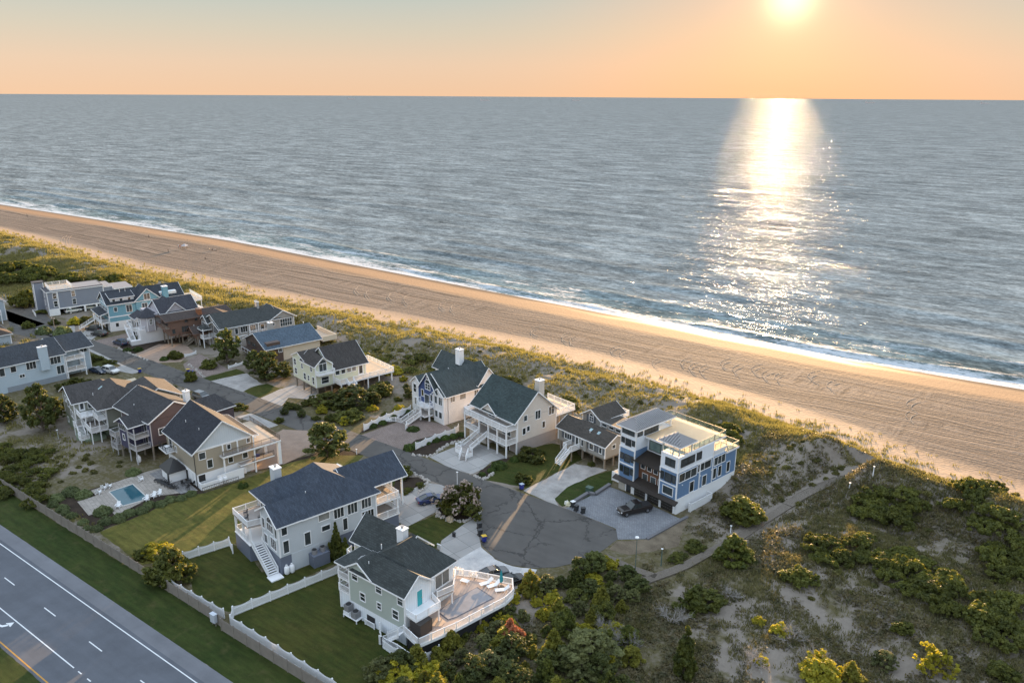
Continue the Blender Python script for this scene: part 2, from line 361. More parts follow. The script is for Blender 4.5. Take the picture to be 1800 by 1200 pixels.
# ---- sea
def sea_mat():
    n=NT('sea_water'); sh=n.attr('shore')
    def vec(sc,rot,det,rough): 
        v=n.N.new('ShaderNodeVectorMath'); v.operation='SUBTRACT'; n.L.new(n.noise(n.pos(sc,R(rot)),1.0,det,rough,'Color'),v.inputs[0]); v.inputs[1].default_value=(.5,.5,.5); return v.outputs[0]
    def mul(v,k):
        m=n.N.new('ShaderNodeVectorMath'); m.operation='MULTIPLY'; n.L.new(v,m.inputs[0]); m.inputs[1].default_value=k; return m.outputs[0]
    def add(a,b):
        m=n.N.new('ShaderNodeVectorMath'); m.operation='ADD'; n.L.new(a,m.inputs[0]); n.L.new(b,m.inputs[1]); return m.outputs[0]
    s=mul(vec((.035,.11,1),-12,3,.5),(.75,1.25,0)); s=add(s,mul(vec((.14,.42,1),-20,3,.55),(1.05,1.35,0))); s=add(s,mul(vec((.5,1.2,1),-26,3,.6),(1.2,1.4,0))); s=add(s,mul(vec((2.2,3.4,1),-10,2,.5),(.8,.8,0)))
    g=n.N.new('ShaderNodeNewGeometry'); nn=n.N.new('ShaderNodeVectorMath'); nn.operation='NORMALIZE'; n.L.new(add(g.outputs['Normal'],s),nn.inputs[0]); nrm=nn.outputs[0]
    # foam
    u=n.pos((.055,.22,1),R(-4)); f1=n.noise(u,1.0,5,.65); f2=n.noise(n.pos((.5,.9,1)),1.0,6,.75); f3=n.noise(n.pos((.02,.02,1)),1.0,2)
    s1=n.math('SUBTRACT',1.0,n.math('DIVIDE',sh,34.0),clamp=True); s0=n.math('SUBTRACT',1.0,n.math('DIVIDE',sh,8.0),clamp=True)
    fm=n.math('ADD',n.math('MULTIPLY',f1,.66),n.math('MULTIPLY',f2,.55)); fm=n.math('ADD',fm,n.math('MULTIPLY',s1,.16)); fm=n.math('ADD',fm,n.math('MULTIPLY',s0,.13)); fm=n.math('ADD',fm,n.math('MULTIPLY',n.math('SUBTRACT',f3,.5),.22))
    gate=n.math('MULTIPLY',s1,4.0,clamp=True); foam=n.math('MULTIPLY',n.math('MULTIPLY',n.math('SUBTRACT',fm,.71),7.0,clamp=True),gate)
    big=n.noise(n.pos((.006,.02,1),R(-10)),1.0,3,.5); base=n.mix(n.math('MULTIPLY',s1,.9),n.mix(big,(.172,.196,.204),(.212,.240,.248)),(.13,.175,.175))
    ch=n.math('MULTIPLY_ADD',n.noise(n.pos((.03,.085,1),R(-14)),1.0,3,.6),1.0,n.math('MULTIPLY_ADD',n.noise(n.pos((.20,.46,1),R(-22)),1.0,3,.6),1.1,n.math('MULTIPLY',n.noise(n.pos((.8,1.5,1),R(-18)),1.0,2,.6),.9))); base=n.mix(1.0,base,n.ramp(n.math('DIVIDE',ch,3.0),[(.37,.42),(.50,1.0),(.63,1.95)]),'MULTIPLY')  # light and dark of the wave facets painted into the water colour
    d0=n.N.new('ShaderNodeBsdfDiffuse'); n.L.new(base,d0.inputs[0]); n.L.new(nrm,d0.inputs[1])
    gl=n.N.new('ShaderNodeBsdfGlossy'); gl.inputs['Roughness'].default_value=.07; gl.inputs['Color'].default_value=(.86,.93,1,1); n.L.new(nrm,gl.inputs['Normal'])
    fr=n.N.new('ShaderNodeFresnel'); fr.inputs[0].default_value=1.33; n.L.new(nrm,fr.inputs[1]); fk=n.math('MINIMUM',n.math('MULTIPLY',fr.outputs[0],SEA_GLOSS),n.math('MULTIPLY',n.ramp(n.math('DIVIDE',ch,3.0),[(.42,.03),(.50,.30),(.58,1.0)]),SEA_CAP*3.0))
    m0=n.N.new('ShaderNodeMixShader'); n.L.new(fk,m0.inputs[0]); n.L.new(d0.outputs[0],m0.inputs[1]); n.L.new(gl.outputs[0],m0.inputs[2])
    d=n.N.new('ShaderNodeBsdfPrincipled'); d.inputs['Base Color'].default_value=(.46,.49,.52,1); d.inputs['Roughness'].default_value=.7; n.L.new(n.bump(f2,.6,.2),d.inputs['Normal'])
    ms=n.N.new('ShaderNodeMixShader'); n.L.new(foam,ms.inputs[0]); n.L.new(m0.outputs[0],ms.inputs[1]); n.L.new(d.outputs[0],ms.inputs[2]); n.L.new(ms.outputs[0],n.out.inputs[0])
    return n.m
SEA_GLOSS=.62; SEA_CAP=.0050
def f_shore(U,V,Z): return np.clip(V-np.interp(U,SH_U,SH_V),-5,400)
def sea_h(U,V):
    s=V-np.interp(U,SH_U,SH_V)
    ph=s+5*(fbm(U*.012,V*.01,81,3)-.5)*2
    sw=0
    for c,a,wd,sd in ((9,.55,2.2,1),(24,.75,3.2,2),(44,.6,4.,3),(68,.45,5,4),(100,.35,6,5),(140,.3,7,6),(190,.25,8,7)):
        sw=sw+a*np.exp(-((ph-c-4*(fbm(U*.02,U*0,90+sd,2)-.5))/wd)**2)*sm(.38,.62,fbm(U*.018+sd*7,U*0+sd,95+sd,3))
    return SEA+sw*sm(0,5,s)+.22*(fbm(U*.12,V*.2,84,3)-.5)*sm(0,12,s)*sm(420,260,V)
us=np.concatenate([np.arange(-1500,-420,6.),np.arange(-420,260,1.6),np.arange(260,1500,8.)]); vs_=np.concatenate([np.arange(205,330,.9),np.arange(330,520,2.),np.arange(520,1400,8.)])
SM=sea_mat()
me=grid_mesh(us,vs_,sea_h,'sea',SM,{'shore':f_shore})
tag(link('sea',me),kind='structure')
far=MB()
X0,X1,Y1,YB=-60000,60000,60000,1392.
for (x0,x1,y0,y1) in ((X0,X1,YB,Y1),(X0,-1494,205,YB),(1484,X1,205,YB)): far.poly([(x0,y0,SEA-.02),(x1,y0,SEA-.02),(x1,y1,SEA-.02),(x0,y1,SEA-.02)])
o=far.build('sea',SM); tag(o,kind='structure'); at_=o.data.attributes.new('shore','FLOAT','POINT'); at_.data.foreach_set('value',np.full(len(o.data.vertices),400.,np.float32))
# inland ground far to the left, below the camera and behind it
# ================================================================ HOUSE PARTS
WHITE=paint('white_trim',(.74,.75,.77),.45,.05); DECKW=paint('weathered_decking',(.30,.27,.25),.75,.18)
DECKT=paint('tan_decking',(.46,.37,.28),.7,.15); WOODP=paint('pressure_treated_wood',(.22,.19,.155),.8,.2)
def glassmat(name,c,rough=.06):
    n=NT(name); oi=n.N.new('ShaderNodeObjectInfo'); k=n.math('MULTIPLY_ADD',oi.outputs['Random'],.9,.4); v=n.coord('Object'); f=n.noise(v,.9,3)
    k=n.math('MULTIPLY',k,n.math('MULTIPLY_ADD',f,1.4,.3)); return n.fin(n.mix(1.0,c,k,'MULTIPLY'),rough,n.bump(n.noise(v,1.2,2),.08,.02),None,.8)
GLASS=glassmat('window_glass',(.045,.055,.06)); GLASSC=glassmat('curtained_window_glass',(.20,.20,.19)); DARK=paint('dark_opening',(.02,.02,.022),.8,.1)
CONC=paint('concrete_block',(.33,.32,.31),.85,.12)
class Win: pass
def plane(face,c,n0):
    """maps (along, out, z) of a wall plane to local xyz. F: facing -y at y=c; S: facing +x at x=c; B: +y; L: -x"""
    return {'F':lambda a,o,z:(a,c-o,z),'S':lambda a,o,z:(c+o,a,z),'B':lambda a,o,z:(a,c+o,z),'L':lambda a,o,z:(c-o,a,z)}[face]
def pbox(mb,f,a0,a1,o0,o1,z0,z1):
    p=f(a0,o0,z0); q=f(a1,o1,z1); mb.box(p[0],q[0],p[1],q[1],p[2],q[2])
def win(par,face,c,a0,a1,z0,z1,cols=1,rows=1,trim=WHITE,glass=None,tw=.11,name='window',arch=False,label=None):
    f=plane(face,c,0); m=MB(); g=MB()
    if a0>a1:a0,a1=a1,a0
    if z0>z1:z0,z1=z1,z0
    pbox(m,f,a0-tw,a0,.002,.08,z0-tw,z1+tw); pbox(m,f,a1,a1+tw,.002,.08,z0-tw,z1+tw); pbox(m,f,a0,a1,.002,.08,z1,z1+tw); pbox(m,f,a0-.02,a1+.02,.003,.11,z0-tw,z0)
    for i in range(1,cols): x=a0+(a1-a0)*i/cols; pbox(m,f,x-.035,x+.035,.004,.06,z0,z1)
    for i in range(1,rows): z=z0+(z1-z0)*i/rows; pbox(m,f,a0,a1,.005,.055,z-.03,z+.03)
    if arch:
        r=(a1-a0)/2; cx=(a0+a1)/2; zc=z1+tw; K=10
        for k in range(K):
            t0=math.pi*k/K; t1=math.pi*(k+1)/K
            P=[(cx+rr*math.cos(t),zc+rr*math.sin(t)) for rr,t in ((r,t0),(r+tw,t0),(r+tw,t1),(r,t1))]
            b=len(m.v); m.v+=[f(a,.01,z) for a,z in P]+[f(a,.08,z) for a,z in P]
            m.f+=[(b,b+1,b+2,b+3),(b+7,b+6,b+5,b+4),(b,b+4,b+5,b+1),(b+1,b+5,b+6,b+2),(b+2,b+6,b+7,b+3),(b+3,b+7,b+4,b)]
        b=len(g.v); g.v+=[f(cx+r*math.cos(math.pi*k/K),.02,zc+r*math.sin(math.pi*k/K)) for k in range(K+1)]; g.f.append(tuple(range(b,b+K+1)))
    pbox(g,f,a0,a1,.001,.022,z0,z1)
    o=m.build(name,trim,par); 
    if label: o['label']=label
    g.build('pane',glass or GLASS,o); return o
def door(par,face,c,a0,a1,z0,z1,mat=None,trim=WHITE,glass=True,label=None,name='door'):
    f=plane(face,c,0); m=MB(); pbox(m,f,a0,a1,.002,.04,z0,z1); o=m.build(name,mat or WHITE,par)
    t=MB(); w=.1; pbox(t,f,a0-w,a0,.003,.07,z0,z1+w); pbox(t,f,a1,a1+w,.003,.07,z0,z1+w); pbox(t,f,a0,a1,.003,.07,z1,z1+w); t.build('door_frame',trim,o)
    if glass: g=MB(); pbox(g,f,a0+.15,a1-.15,.041,.046,z0+.35,z1-.15); g.build('pane',GLASS,o)
    h=MB(); pbox(h,f,a1-.12,a1-.06,.04,.09,z0+.95,z0+1.07); h.build('handle',paint('brass',(.5,.36,.15),.3,.05,metal=1),o)
    if label:o['label']=label
    return o
def garage(par,face,c,a0,a1,z0,z1,mat,trim=WHITE):
    f=plane(face,c,0); m=MB(); n=4
    for i in range(n): za=z0+(z1-z0)*i/n; zb=z0+(z1-z0)*(i+1)/n; pbox(m,f,a0,a1,.002,.035,za+.015,zb-.015)
    o=m.build('garage_door',mat,par); t=MB(); w=.14; pbox(t,f,a0-w,a0,.003,.09,z0,z1+w); pbox(t,f,a1,a1+w,.003,.09,z0,z1+w); pbox(t,f,a0,a1,.003,.09,z1,z1+w); t.build('door_frame',trim,o); return o
def wall(par,x0,x1,y0,y1,z0,z1,mat,name='wall',label=None,trim=True,tmat=None):
    o=MB().box(x0,x1,y0,y1,z0,z1).build(name,mat,par)
    if label:o['label']=label
    if trim and z1-z0>1.2:
        w=.16; t=.035
        for (x,sx) in ((x0,-1),(x1,1)):
            for (y,sy) in ((y0,-1),(y1,1)):
                m=MB(); m.box(min(x+sx*t,x-sx*w),max(x+sx*t,x-sx*w),y+ (0 if sy>0 else -t),y+(t if sy>0 else 0),z0+.01,z1-.01)
                m.box(x+(0 if sx>0 else -t),x+(t if sx>0 else 0),min(y,y-sy*w),max(y,y-sy*w),z0+.01,z1-.01)
                m.build('corner_board',tmat or WHITE,o)
    return o
def roof(par,x0,x1,y0,y1,ze,rise,axis='x',oh=.45,i0=0,i1=0,mat=None,t=.16,trim=WHITE,off=0,walls=None,name='roof',fascia=True,label=None):
    """ridge along axis; i0/i1 = hip inset at the low/high end (0 = gable). off shifts the ridge sideways. walls=material fills the gable ends"""
    if axis=='x': A0,A1,B0,B1=x0,x1,y0,y1; P=lambda a,b,z:(a,b,z)
    else: A0,A1,B0,B1=y0,y1,x0,x1; P=lambda a,b,z:(b,a,z)
    bm=(B0+B1)/2+off; s0=rise/(bm-B0); s1=rise/(B1-bm)
    a0=A0-oh; a1=A1+oh; b0=B0-oh; b1=B1+oh; z0=ze-s0*oh; z1=ze-s1*oh; zr=ze+rise
    ra0=A0+i0 if i0 else a0; ra1=A1-i1 if i1 else a1
    R0=P(ra0,bm,zr); R1=P(ra1,bm,zr); c00=P(a0,b0,z0); c10=P(a1,b0,z0); c01=P(a0,b1,z1); c11=P(a1,b1,z1)
    F=[[c00,c10,R1,R0],[c11,c01,R0,R1]]
    if i0: F.append([c01,c00,R0])
    if i1: F.append([c10,c11,R1])
    if axis=='y': F=[f[::-1] for f in F]
    F=[[(p[0],p[1],p[2]+t) for p in f] for f in F]
    o=MB().slab(F,t).build(name,mat,par)
    if label:o['label']=label
    if fascia:
        m=MB(); h=.2
        def ln(p,q): m.bar((p[0],p[1],p[2]+t-h/2-.01),(q[0],q[1],q[2]+t-h/2-.01),.07,h)
        ln(c00,c10); ln(c01,c11)
        if i0: ln(c00,c01)
        else: ln(c00,R0); ln(c01,R0)
        if i1: ln(c10,c11)
        else: ln(c10,R1); ln(c11,R1)
        m.build('fascia',trim,o)
    if walls:
        for a,i,sg in ((A0,i0,1),(A1,i1,-1)):
            if i: continue
            m=MB()
            q=a+sg*.25; T=[(B0,ze),(B1,ze),(bm,zr)]
            b=len(m.v); m.v+=[P(a,y,z) for y,z in T]+[P(q,y,z) for y,z in T]
            m.f+=[(b,b+1,b+2),(b+5,b+4,b+3),(b,b+3,b+4,b+1),(b+1,b+4,b+5,b+2),(b+2,b+5,b+3,b)]
            m.build('gable_wall',walls,par)
    return o
def shed(par,pts,mat,t=.15,name='roof',trim=WHITE):
    o=MB().slab([pts],t).build(name,mat,par); m=MB()
    for p,q in zip(pts,pts[1:]+pts[:1]): m.bar((p[0],p[1],p[2]-t/2),(q[0],q[1],q[2]-t/2),.06,t+.03)
    m.build('fascia',trim,o); return o
def flat(par,x0,x1,y0,y1,z,mat,t=.25,name='deck',edge=WHITE):
    o=MB().box(x0,x1,y0,y1,z-t,z).build(name,mat,par)
    if edge:
        m=MB(); w=.04
        m.box(x0-w,x1+w,y0-w,y0,z-t-.02,z-.015); m.box(x0-w,x1+w,y1,y1+w,z-t-.02,z-.015); m.box(x0-w,x0,y0,y1,z-t-.02,z-.015); m.box(x1,x1+w,y0,y1,z-t-.02,z-.015); m.build('fascia',edge,o)
    return o
def rail(par,pts,z,h=1.0,mat=None,gap=.16,bw=.045,post=.12,pitch=2.0,mesh=None,name='railing',cap=.10):
    """pts xy polyline (z number or per-point list)"""
    m=MB(); zs=z if isinstance(z,(list,tuple)) else [z]*len(pts); n_=len(pts)
    for i in range(n_-1):
        (xa,ya),(xb,yb)=pts[i],pts[i+1]; za,zb=zs[i],zs[i+1]; L=math.hypot(xb-xa,yb-ya)
        if L<.05: continue
        k=max(1,round(L/pitch)); ts=[j/k for j in range(k+1)]
        if i>0: ts=ts[1:]
        for t in ts:
            x=xa+(xb-xa)*t; y=ya+(yb-ya)*t; zz=za+(zb-za)*t; m.box(x-post/2,x+post/2,y-post/2,y+post/2,zz-.05,zz+h+.08)
        m.bar((xa,ya,za+h),(xb,yb,zb+h),cap,.06); m.bar((xa,ya,za+.12),(xb,yb,zb+.12),.05,.06)
        if gap:
            kb=int(L/gap)
            for j in range(1,kb): t=j/kb; x=xa+(xb-xa)*t; y=ya+(yb-ya)*t; zz=za+(zb-za)*t; m.box(x-bw/2,x+bw/2,y-bw/2,y+bw/2,zz+.12,zz+h)
    o=m.build(name,mat or WHITE,par)
    if mesh:
        g=MB()
        for i in range(n_-1):
            (xa,ya),(xb,yb)=pts[i],pts[i+1]; g.bar((xa,ya,zs[i]+h*.55),(xb,yb,zs[i+1]+h*.55),.012,h*.8)
        g.build('pane',mesh,o)
    return o
def posts(par,xys,z0,z1,w=.22,mat=None,name='post'):
    for x,y in xys: MB().box(x-w/2,x+w/2,y-w/2,y+w/2,z0,z1).build(name,mat or WHITE,par)
def stair(par,x0,y0,z0,x1,y1,z1,w,mat=None,railm=None,tread=None,rails=True):
    """from the foot (x0,y0,z0) to the head (x1,y1,z1)"""
    mat=mat or WHITE; n=max(3,round((z1-z0)/.19)); d=Vector((x1-x0,y1-y0,0)); L=d.length; d.normalize(); s=Vector((-d.y,d.x,0)); m=MB(); run=L/n
    for i in range(n):
        c=Vector((x0,y0,0))+d*(run*(i+.5)); zz=z0+(z1-z0)*(i+1)/n
        a=c-s*(w/2-.05); b=c+s*(w/2-.05); m.bar((a.x,a.y,zz-.03),(b.x,b.y,zz-.03),run*.92,.05)
    o=m.build('stair',tread or mat,par); st=MB()
    for k in (-1,1):
        a=Vector((x0,y0,z0+.05))+s*(k*w/2); b=Vector((x1,y1,z1-.05))+s*(k*w/2); st.bar(a,b,.07,.3)
    st.build('stringers',mat,o)
    if rails:
        for k in (-1,1):
            a=Vector((x0,y0,0))+s*(k*w/2); b=Vector((x1,y1,0))+s*(k*w/2); r=rail(o,[(a.x,a.y),(b.x,b.y)],[z0+.1,z1],.95,railm or mat,.2,name='handrail')
    return o
def chimney(par,x0,x1,y0,y1,z0,z1,mat,cap=WHITE):
    o=MB().box(x0,x1,y0,y1,z0,z1).build('chimney',mat,par); m=MB(); e=.09; m.box(x0-e,x1+e,y0-e,y1+e,z1,z1+.14); m.build('chimney_cap',cap,o)
    f=MB(); cx,cy=(x0+x1)/2,(y0+y1)/2; f.cyl(cx,cy,z1+.14,z1+.42,.16); f.cyl(cx,cy,z1+.42,z1+.48,.26); f.build('flue',paint('metal_flue',(.35,.34,.33),.4,.1,metal=.6),o); return o
def vent(par,x,y,z): MB().cyl(x,y,z-.3,z+.45,.06).build('vent_pipe',WHITE,par)
def skylight(par,pts,mat=None):
    """pts: 4 points on the roof"""
    m=MB(); m.slab([[(p[0],p[1],p[2]+.12) for p in pts]],.14); m.build('skylight',glassmat('skylight_glass',(.30,.45,.50)),par)
def house(name,px,z,phi,label,cat='house',group=None):
    """px = picture point of the near ground corner"""
    p=at(*px,z) if len(px)==2 else Vector(px); return empty(name,(p.x,p.y,0),-R(phi),label,cat,group)
def L2W(h,x,y,z=0):
    a=h.rotation_euler.z; c,s=math.cos(a),math.sin(a); return (h.location.x+c*x-s*y,h.location.y+s*x+c*y,h.location.z+z)
# chairs, tables and the like, tiny: one builder each
def chair_mb(kind='adirondack'):
    m=MB()
    if kind=='adirondack':
        m.slab([[(-.3,-.1,.38),(.3,-.1,.38),(.28,.45,.26),(-.28,.45,.26)]],.04); m.slab([[(-.33,.4,.26),(.33,.4,.26),(.28,.75,1.0),(-.28,.75,1.0)]],.04)
        for s in (-1,1): m.box(s*.36-.06,s*.36+.06,-.15,.6,.55,.58); m.box(s*.33-.03,s*.33+.03,-.12,-.03,0,.55); m.bar((s*.33,-.1,.3),(s*.33,.75,.03),.04,.12)
    elif kind=='lounger':
        m.slab([[(-.33,-1.0,.36),(.33,-1.0,.36),(.33,.3,.34),(-.33,.3,.34)],[(-.33,.3,.34),(.33,.3,.34),(.33,.95,.85),(-.33,.95,.85)]],.07)
        for s in (-1,1):
            for y in (-.85,.3,.7): m.box(s*.3-.03,s*.3+.03,y-.03,y+.03,0,.34)
    elif kind=='chair':
        m.box(-.25,.25,-.25,.25,.42,.47); m.slab([[(-.25,.2,.47),(.25,.2,.47),(.25,.32,.95),(-.25,.32,.95)]],.04)
        for x in (-.22,.22):
            for y in (-.22,.22): m.box(x-.025,x+.025,y-.025,y+.025,0,.42)
            m.box(x-.03,x+.03,-.25,.25,.64,.67)
    return m
# ================================================================ THE HOUSES
def house_A():
    BL=siding('blue_shingle_siding',(.12,.21,.36),.18); W1=siding('white_board_siding',(.68,.73,.80),.3,True); BZ=paint('bronze_frames',(.03,.026,.022),.35,.1)
    WD=siding('cedar_cladding',(.14,.065,.032),.14); MR=paint('bronze_standing_seam',(.045,.036,.03),.45,.1,metal=.3); TL=paint('grey_metal_roof',(.19,.185,.19),.5,.1)
    ST=paint('ledge_stone',(.38,.36,.32),.8,.3); DK=paint('pale_roof_pavers',(.50,.38,.25),.7,.12)
    h=house('modern_beach_house',(-46.74,111.23,0),0,13,'tall blue and white modern house with roof terraces and hipped metal roofs beside the dune')
    wall(h,-12.5,0,.15,16.6,0,2.6,WHITE,'base_wall',trim=False)
    # main bodies
    wall(h,-12.5,-9.1,-.1,10,2.62,8.3,BL); wall(h,-3.6,0,-.1,6,2.62,7.6,BL); wall(h,-9.1,-3.6,1.2,10,2.7,6.4,WD,trim=False,label='brown cedar clad wall between the two bays')
    wall(h,-12.5,0,6,16.6,2.7,7.4,BL,name='wall'); 
    wall(h,-12.45,-9.1,0,6.2,8.3,12.4,W1); wall(h,-3.55,0,-.06,9.6,7.6,10.3,W1); wall(h,-9.1,-3.6,3.2,10,6.4,9.9,W1,trim=False)
    wall(h,-12.4,-3.6,6.2,13,7.4,10.2,W1,trim=False)
    flat(h,-9.0,-.15,2.4,9.9,10.42,DK,.3,'roof_terrace'); flat(h,-12.3,-.2,9.95,13.2,10.40,DK,.3,'roof_terrace')
    flat(h,-12.3,.25,13.25,16.9,7.5,DK,.3,'roof_terrace'); flat(h,-6.3,.2,9.7,13.1,8.75,DK,.3,'roof_terrace')
    wall(h,-3.5,-.1,9.62,13.0,7.4,8.5,W1,trim=False)
    GR=glassmat('green_tinted_glass',(.25,.36,.34),.05); gl=NT('clear_rail_glass'); gl.p.inputs['Transmission Weight'].default_value=.95; gl.p.inputs['Roughness'].default_value=.03; gl.p.inputs['IOR'].default_value=1.1; gl.p.inputs['Base Color'].default_value=(.8,.9,.85,1); CG=gl.m
    def grail(pts,z): rail(h,pts,z,1.05,paint('dark_rail_metal',(.10,.09,.08),.4,.1),None,post=.05,pitch=1.4,mesh=CG,cap=.04)
    grail([(-.2,.2),(-.2,9.7)],10.42); grail([(-.2,9.9),(-.2,13.1),(-12.2,13.1),(-12.2,7)],10.42); grail([(-3.5,.1),(-.2,.1)],10.42)
    grail([(.2,13.3),(.2,16.8),(-12.2,16.8)],7.5); grail([(.1,9.8),(.1,13.1)],8.75)
    # north tower top with wide hipped roof running to the sea
    roof(h,-12.5,-9.0,-.1,9.4,12.45,1.1,'y',.55,1.9,1.9,TL,.14,label='ribbed metal hip roof over the tall tower')
    for k in range(15): 
        pass
    m=MB()
    for k in range(24):
        y=-.5+.42*k
        t=.17; 
        for s in (-1,1):
            xo=-10.75+s*2.28; w0=min((y+.65)/1.9*1.0,1) if y<1.8 else min((9.95-y)/2.45,1)
            zt=12.28+max(w0,0)*1.27; m.bar((xo,y,12.28+t),(-10.75+s*2.28*(1-max(w0,0)),y,zt+t),.07,.12)
    m.build('roof_seams',paint('pale_seam',(.34,.35,.37),.5),h)
    posts(h,[(-9.1,9.3),(-12.4,9.3)],10.42,12.4,.2)
    win(h,'F',0,-12.1,-9.5,10.85,12.0,2,1,BZ,tw=.06); win(h,'S',-9.1,.4,1.6,10.85,12.0,1,1,BZ,tw=.06); win(h,'S',-9.1,2.2,5.8,10.6,12.1,4,1,BZ,tw=.06)
    # small pavilion roof
    roof(h,-3.6,-.1,.1,3.6,12.5,.95,'x',.55,1.5,1.5,TL,.12,name='pavilion_roof',label='small pyramid shaped metal roof over the corner terrace'); posts(h,[(-3.5,.2),(-.2,.2),(-3.5,3.5),(-.2,3.5)],10.42,12.5,.2)
    m=MB()
    for k in range(9):
        x=-3.9+.5*k; w0=max(0,min((x+4.15)/2.05,(.45-x)/2.05,1)); m.bar((x,-.4,12.52),(x,-.4+2.25*w0,12.52+1.2*w0),.07,.12)
    m.build('roof_seams',paint('pale_seam',(.34,.35,.37),.5),h)
    # windows of the left bay
    for z0,z1 in ((8.75,10.0),(5.75,7.1),(3.35,4.75)):
        f=0 if z0>8.3 else -.1
        win(h,'F',f,-12.25,-11.55,z0+.3,z1,1,1,BZ,tw=.05); win(h,'F',f,-11.3,-10.1,z0,z1,1,2,BZ,tw=.05); win(h,'F',f,-9.85,-9.25,z0+.3,z1,1,1,BZ,tw=.05)
    for z in (5.35,8.2,5.05): pass
    for z in (5.2,8.25): MB().box(-12.56,-9.04,-.15,-.1,z-.13,z+.13).build('trim_band',WHITE,h)
    for x in (-12.5,-9.14,-3.56,0.0): MB().box(x-.09,x+.09,-.16,-.1,2.6,7.6).build('corner_board',WHITE,h)
    for z in (5.1,7.55): MB().box(-3.65,.05,-.165,-.1,z-.1,z+.1).build('trim_band',WHITE,h)
    for q in ((0,.05,-.1,16.6,2.6,2.78),(0,.05,-.1,9.6,7.5,7.68),(0,.055,9.5,9.7,2.7,8.6)): MB().box(*q).build('trim_band',WHITE,h)
    # right bay
    win(h,'F',-.1,-2.75,-.75,3.1,4.5,1,1,WHITE,tw=.1)
    win(h,'F',-.1,-3.35,-2.75,5.6,6.9,1,1,BZ,tw=.05); win(h,'F',-.1,-2.5,-1.2,5.45,6.9,1,1,BZ,tw=.05); win(h,'F',-.1,-1.0,-.35,5.6,6.9,1,1,BZ,tw=.05)
    win(h,'F',-.06,-2.6,-.7,8.3,9.6,2,1,BZ,tw=.06)
    # recess: cedar, 4 tall windows, glass wall above, awnings
    for x in (-8.6,-7.2,-5.85,-4.5): win(h,'F',1.2,x,x+.85,5.0,6.25,1,1,WHITE,tw=.07)
    for x in (-8.2,-6.4,-4.8): win(h,'F',1.2,x,x+1.1,2.95,4.2,1,1,WHITE,tw=.05)
    win(h,'F',3.2,-8.6,-3.9,7.9,9.6,2,1,BZ,GR,tw=.08,label='wide green tinted window under the roof terrace')
    shed(h,[(-9.5,-.3,6.7),(-3.3,-.3,6.7),(-3.3,3.15,7.55),(-9.5,3.15,7.55)],MR,.12,'awning_roof',BZ)
    shed(h,[(-13.1,-1.0,2.2),(.5,-1.0,2.2),(.5,-.15,2.6),(-13.1,-.15,2.6)],MR,.12,'awning_roof',BZ); shed(h,[(-9.0,-.14,2.61),(-3.7,-.14,2.61),(-3.7,1.19,3.1),(-9.0,1.19,3.1)],MR,.12,'awning_roof',BZ)
    m=MB()
    for k in range(18): x=-9.3+.34*k; m.bar((x,-.28,6.74),(x,3.1,7.58),.03,.05)
    for k in range(39): x=-12.9+.35*k; m.bar((x,-.98,2.24),(x,-.2,2.6),.04,.05)
    m.build('awning_seams',MR,h)
    for a in (-9.0,-6.1,-3.15): garage(h,'F',.15,a,a+2.5,0,2.1,BZ)
    door(h,'F',.15,-10.8,-9.7,0,2.1,BZ); MB().box(-12.5,-11.1,.05,.148,0,2.2).build('stone_panel',ST,h)
    # right side
    for a in (3.4,6.9): win(h,'S',0,a,a+1.1,2.95,4.8,1,1,WHITE,tw=.08)
    for a in (9.9,11.4,13.9): win(h,'S',0,a,a+.9,3.3,5.2,1,1,WHITE,tw=.08)
    win(h,'S',0,.35,5.0,5.7,7.2,3,1,WHITE,tw=.08); win(h,'S',0,5.35,9.0,6.0,7.35,2,1,WHITE,tw=.08); win(h,'S',0,10.0,13.2,5.7,7.2,3,1,WHITE,tw=.08)
    win(h,'S',0,.6,4.2,8.4,9.7,2,1,BZ,tw=.06); win(h,'S',0,4.8,6.1,8.4,9.7,1,1,BZ,tw=.06)
    for y,z in ((1.2,5.0),(6.1,5.1),(9.2,5.2)): MB().box(.0,.14,y,y+.15,z,z+.12).build('wall_lamp',WHITE,h)
    rail(h,[(.8,2.6),(1.1,2.6),(1.1,8.5),(.3,8.5)],0,1.5,WHITE,.12,.1,.14,1.6,name='side_fence')
    rail(h,[(-12.9,1.4),(-15.2,1.4),(-15.2,4.5)],0,1.7,WHITE,.12,.11,.14,1.8,name='side_fence')
    # bench on the terrace
    return h
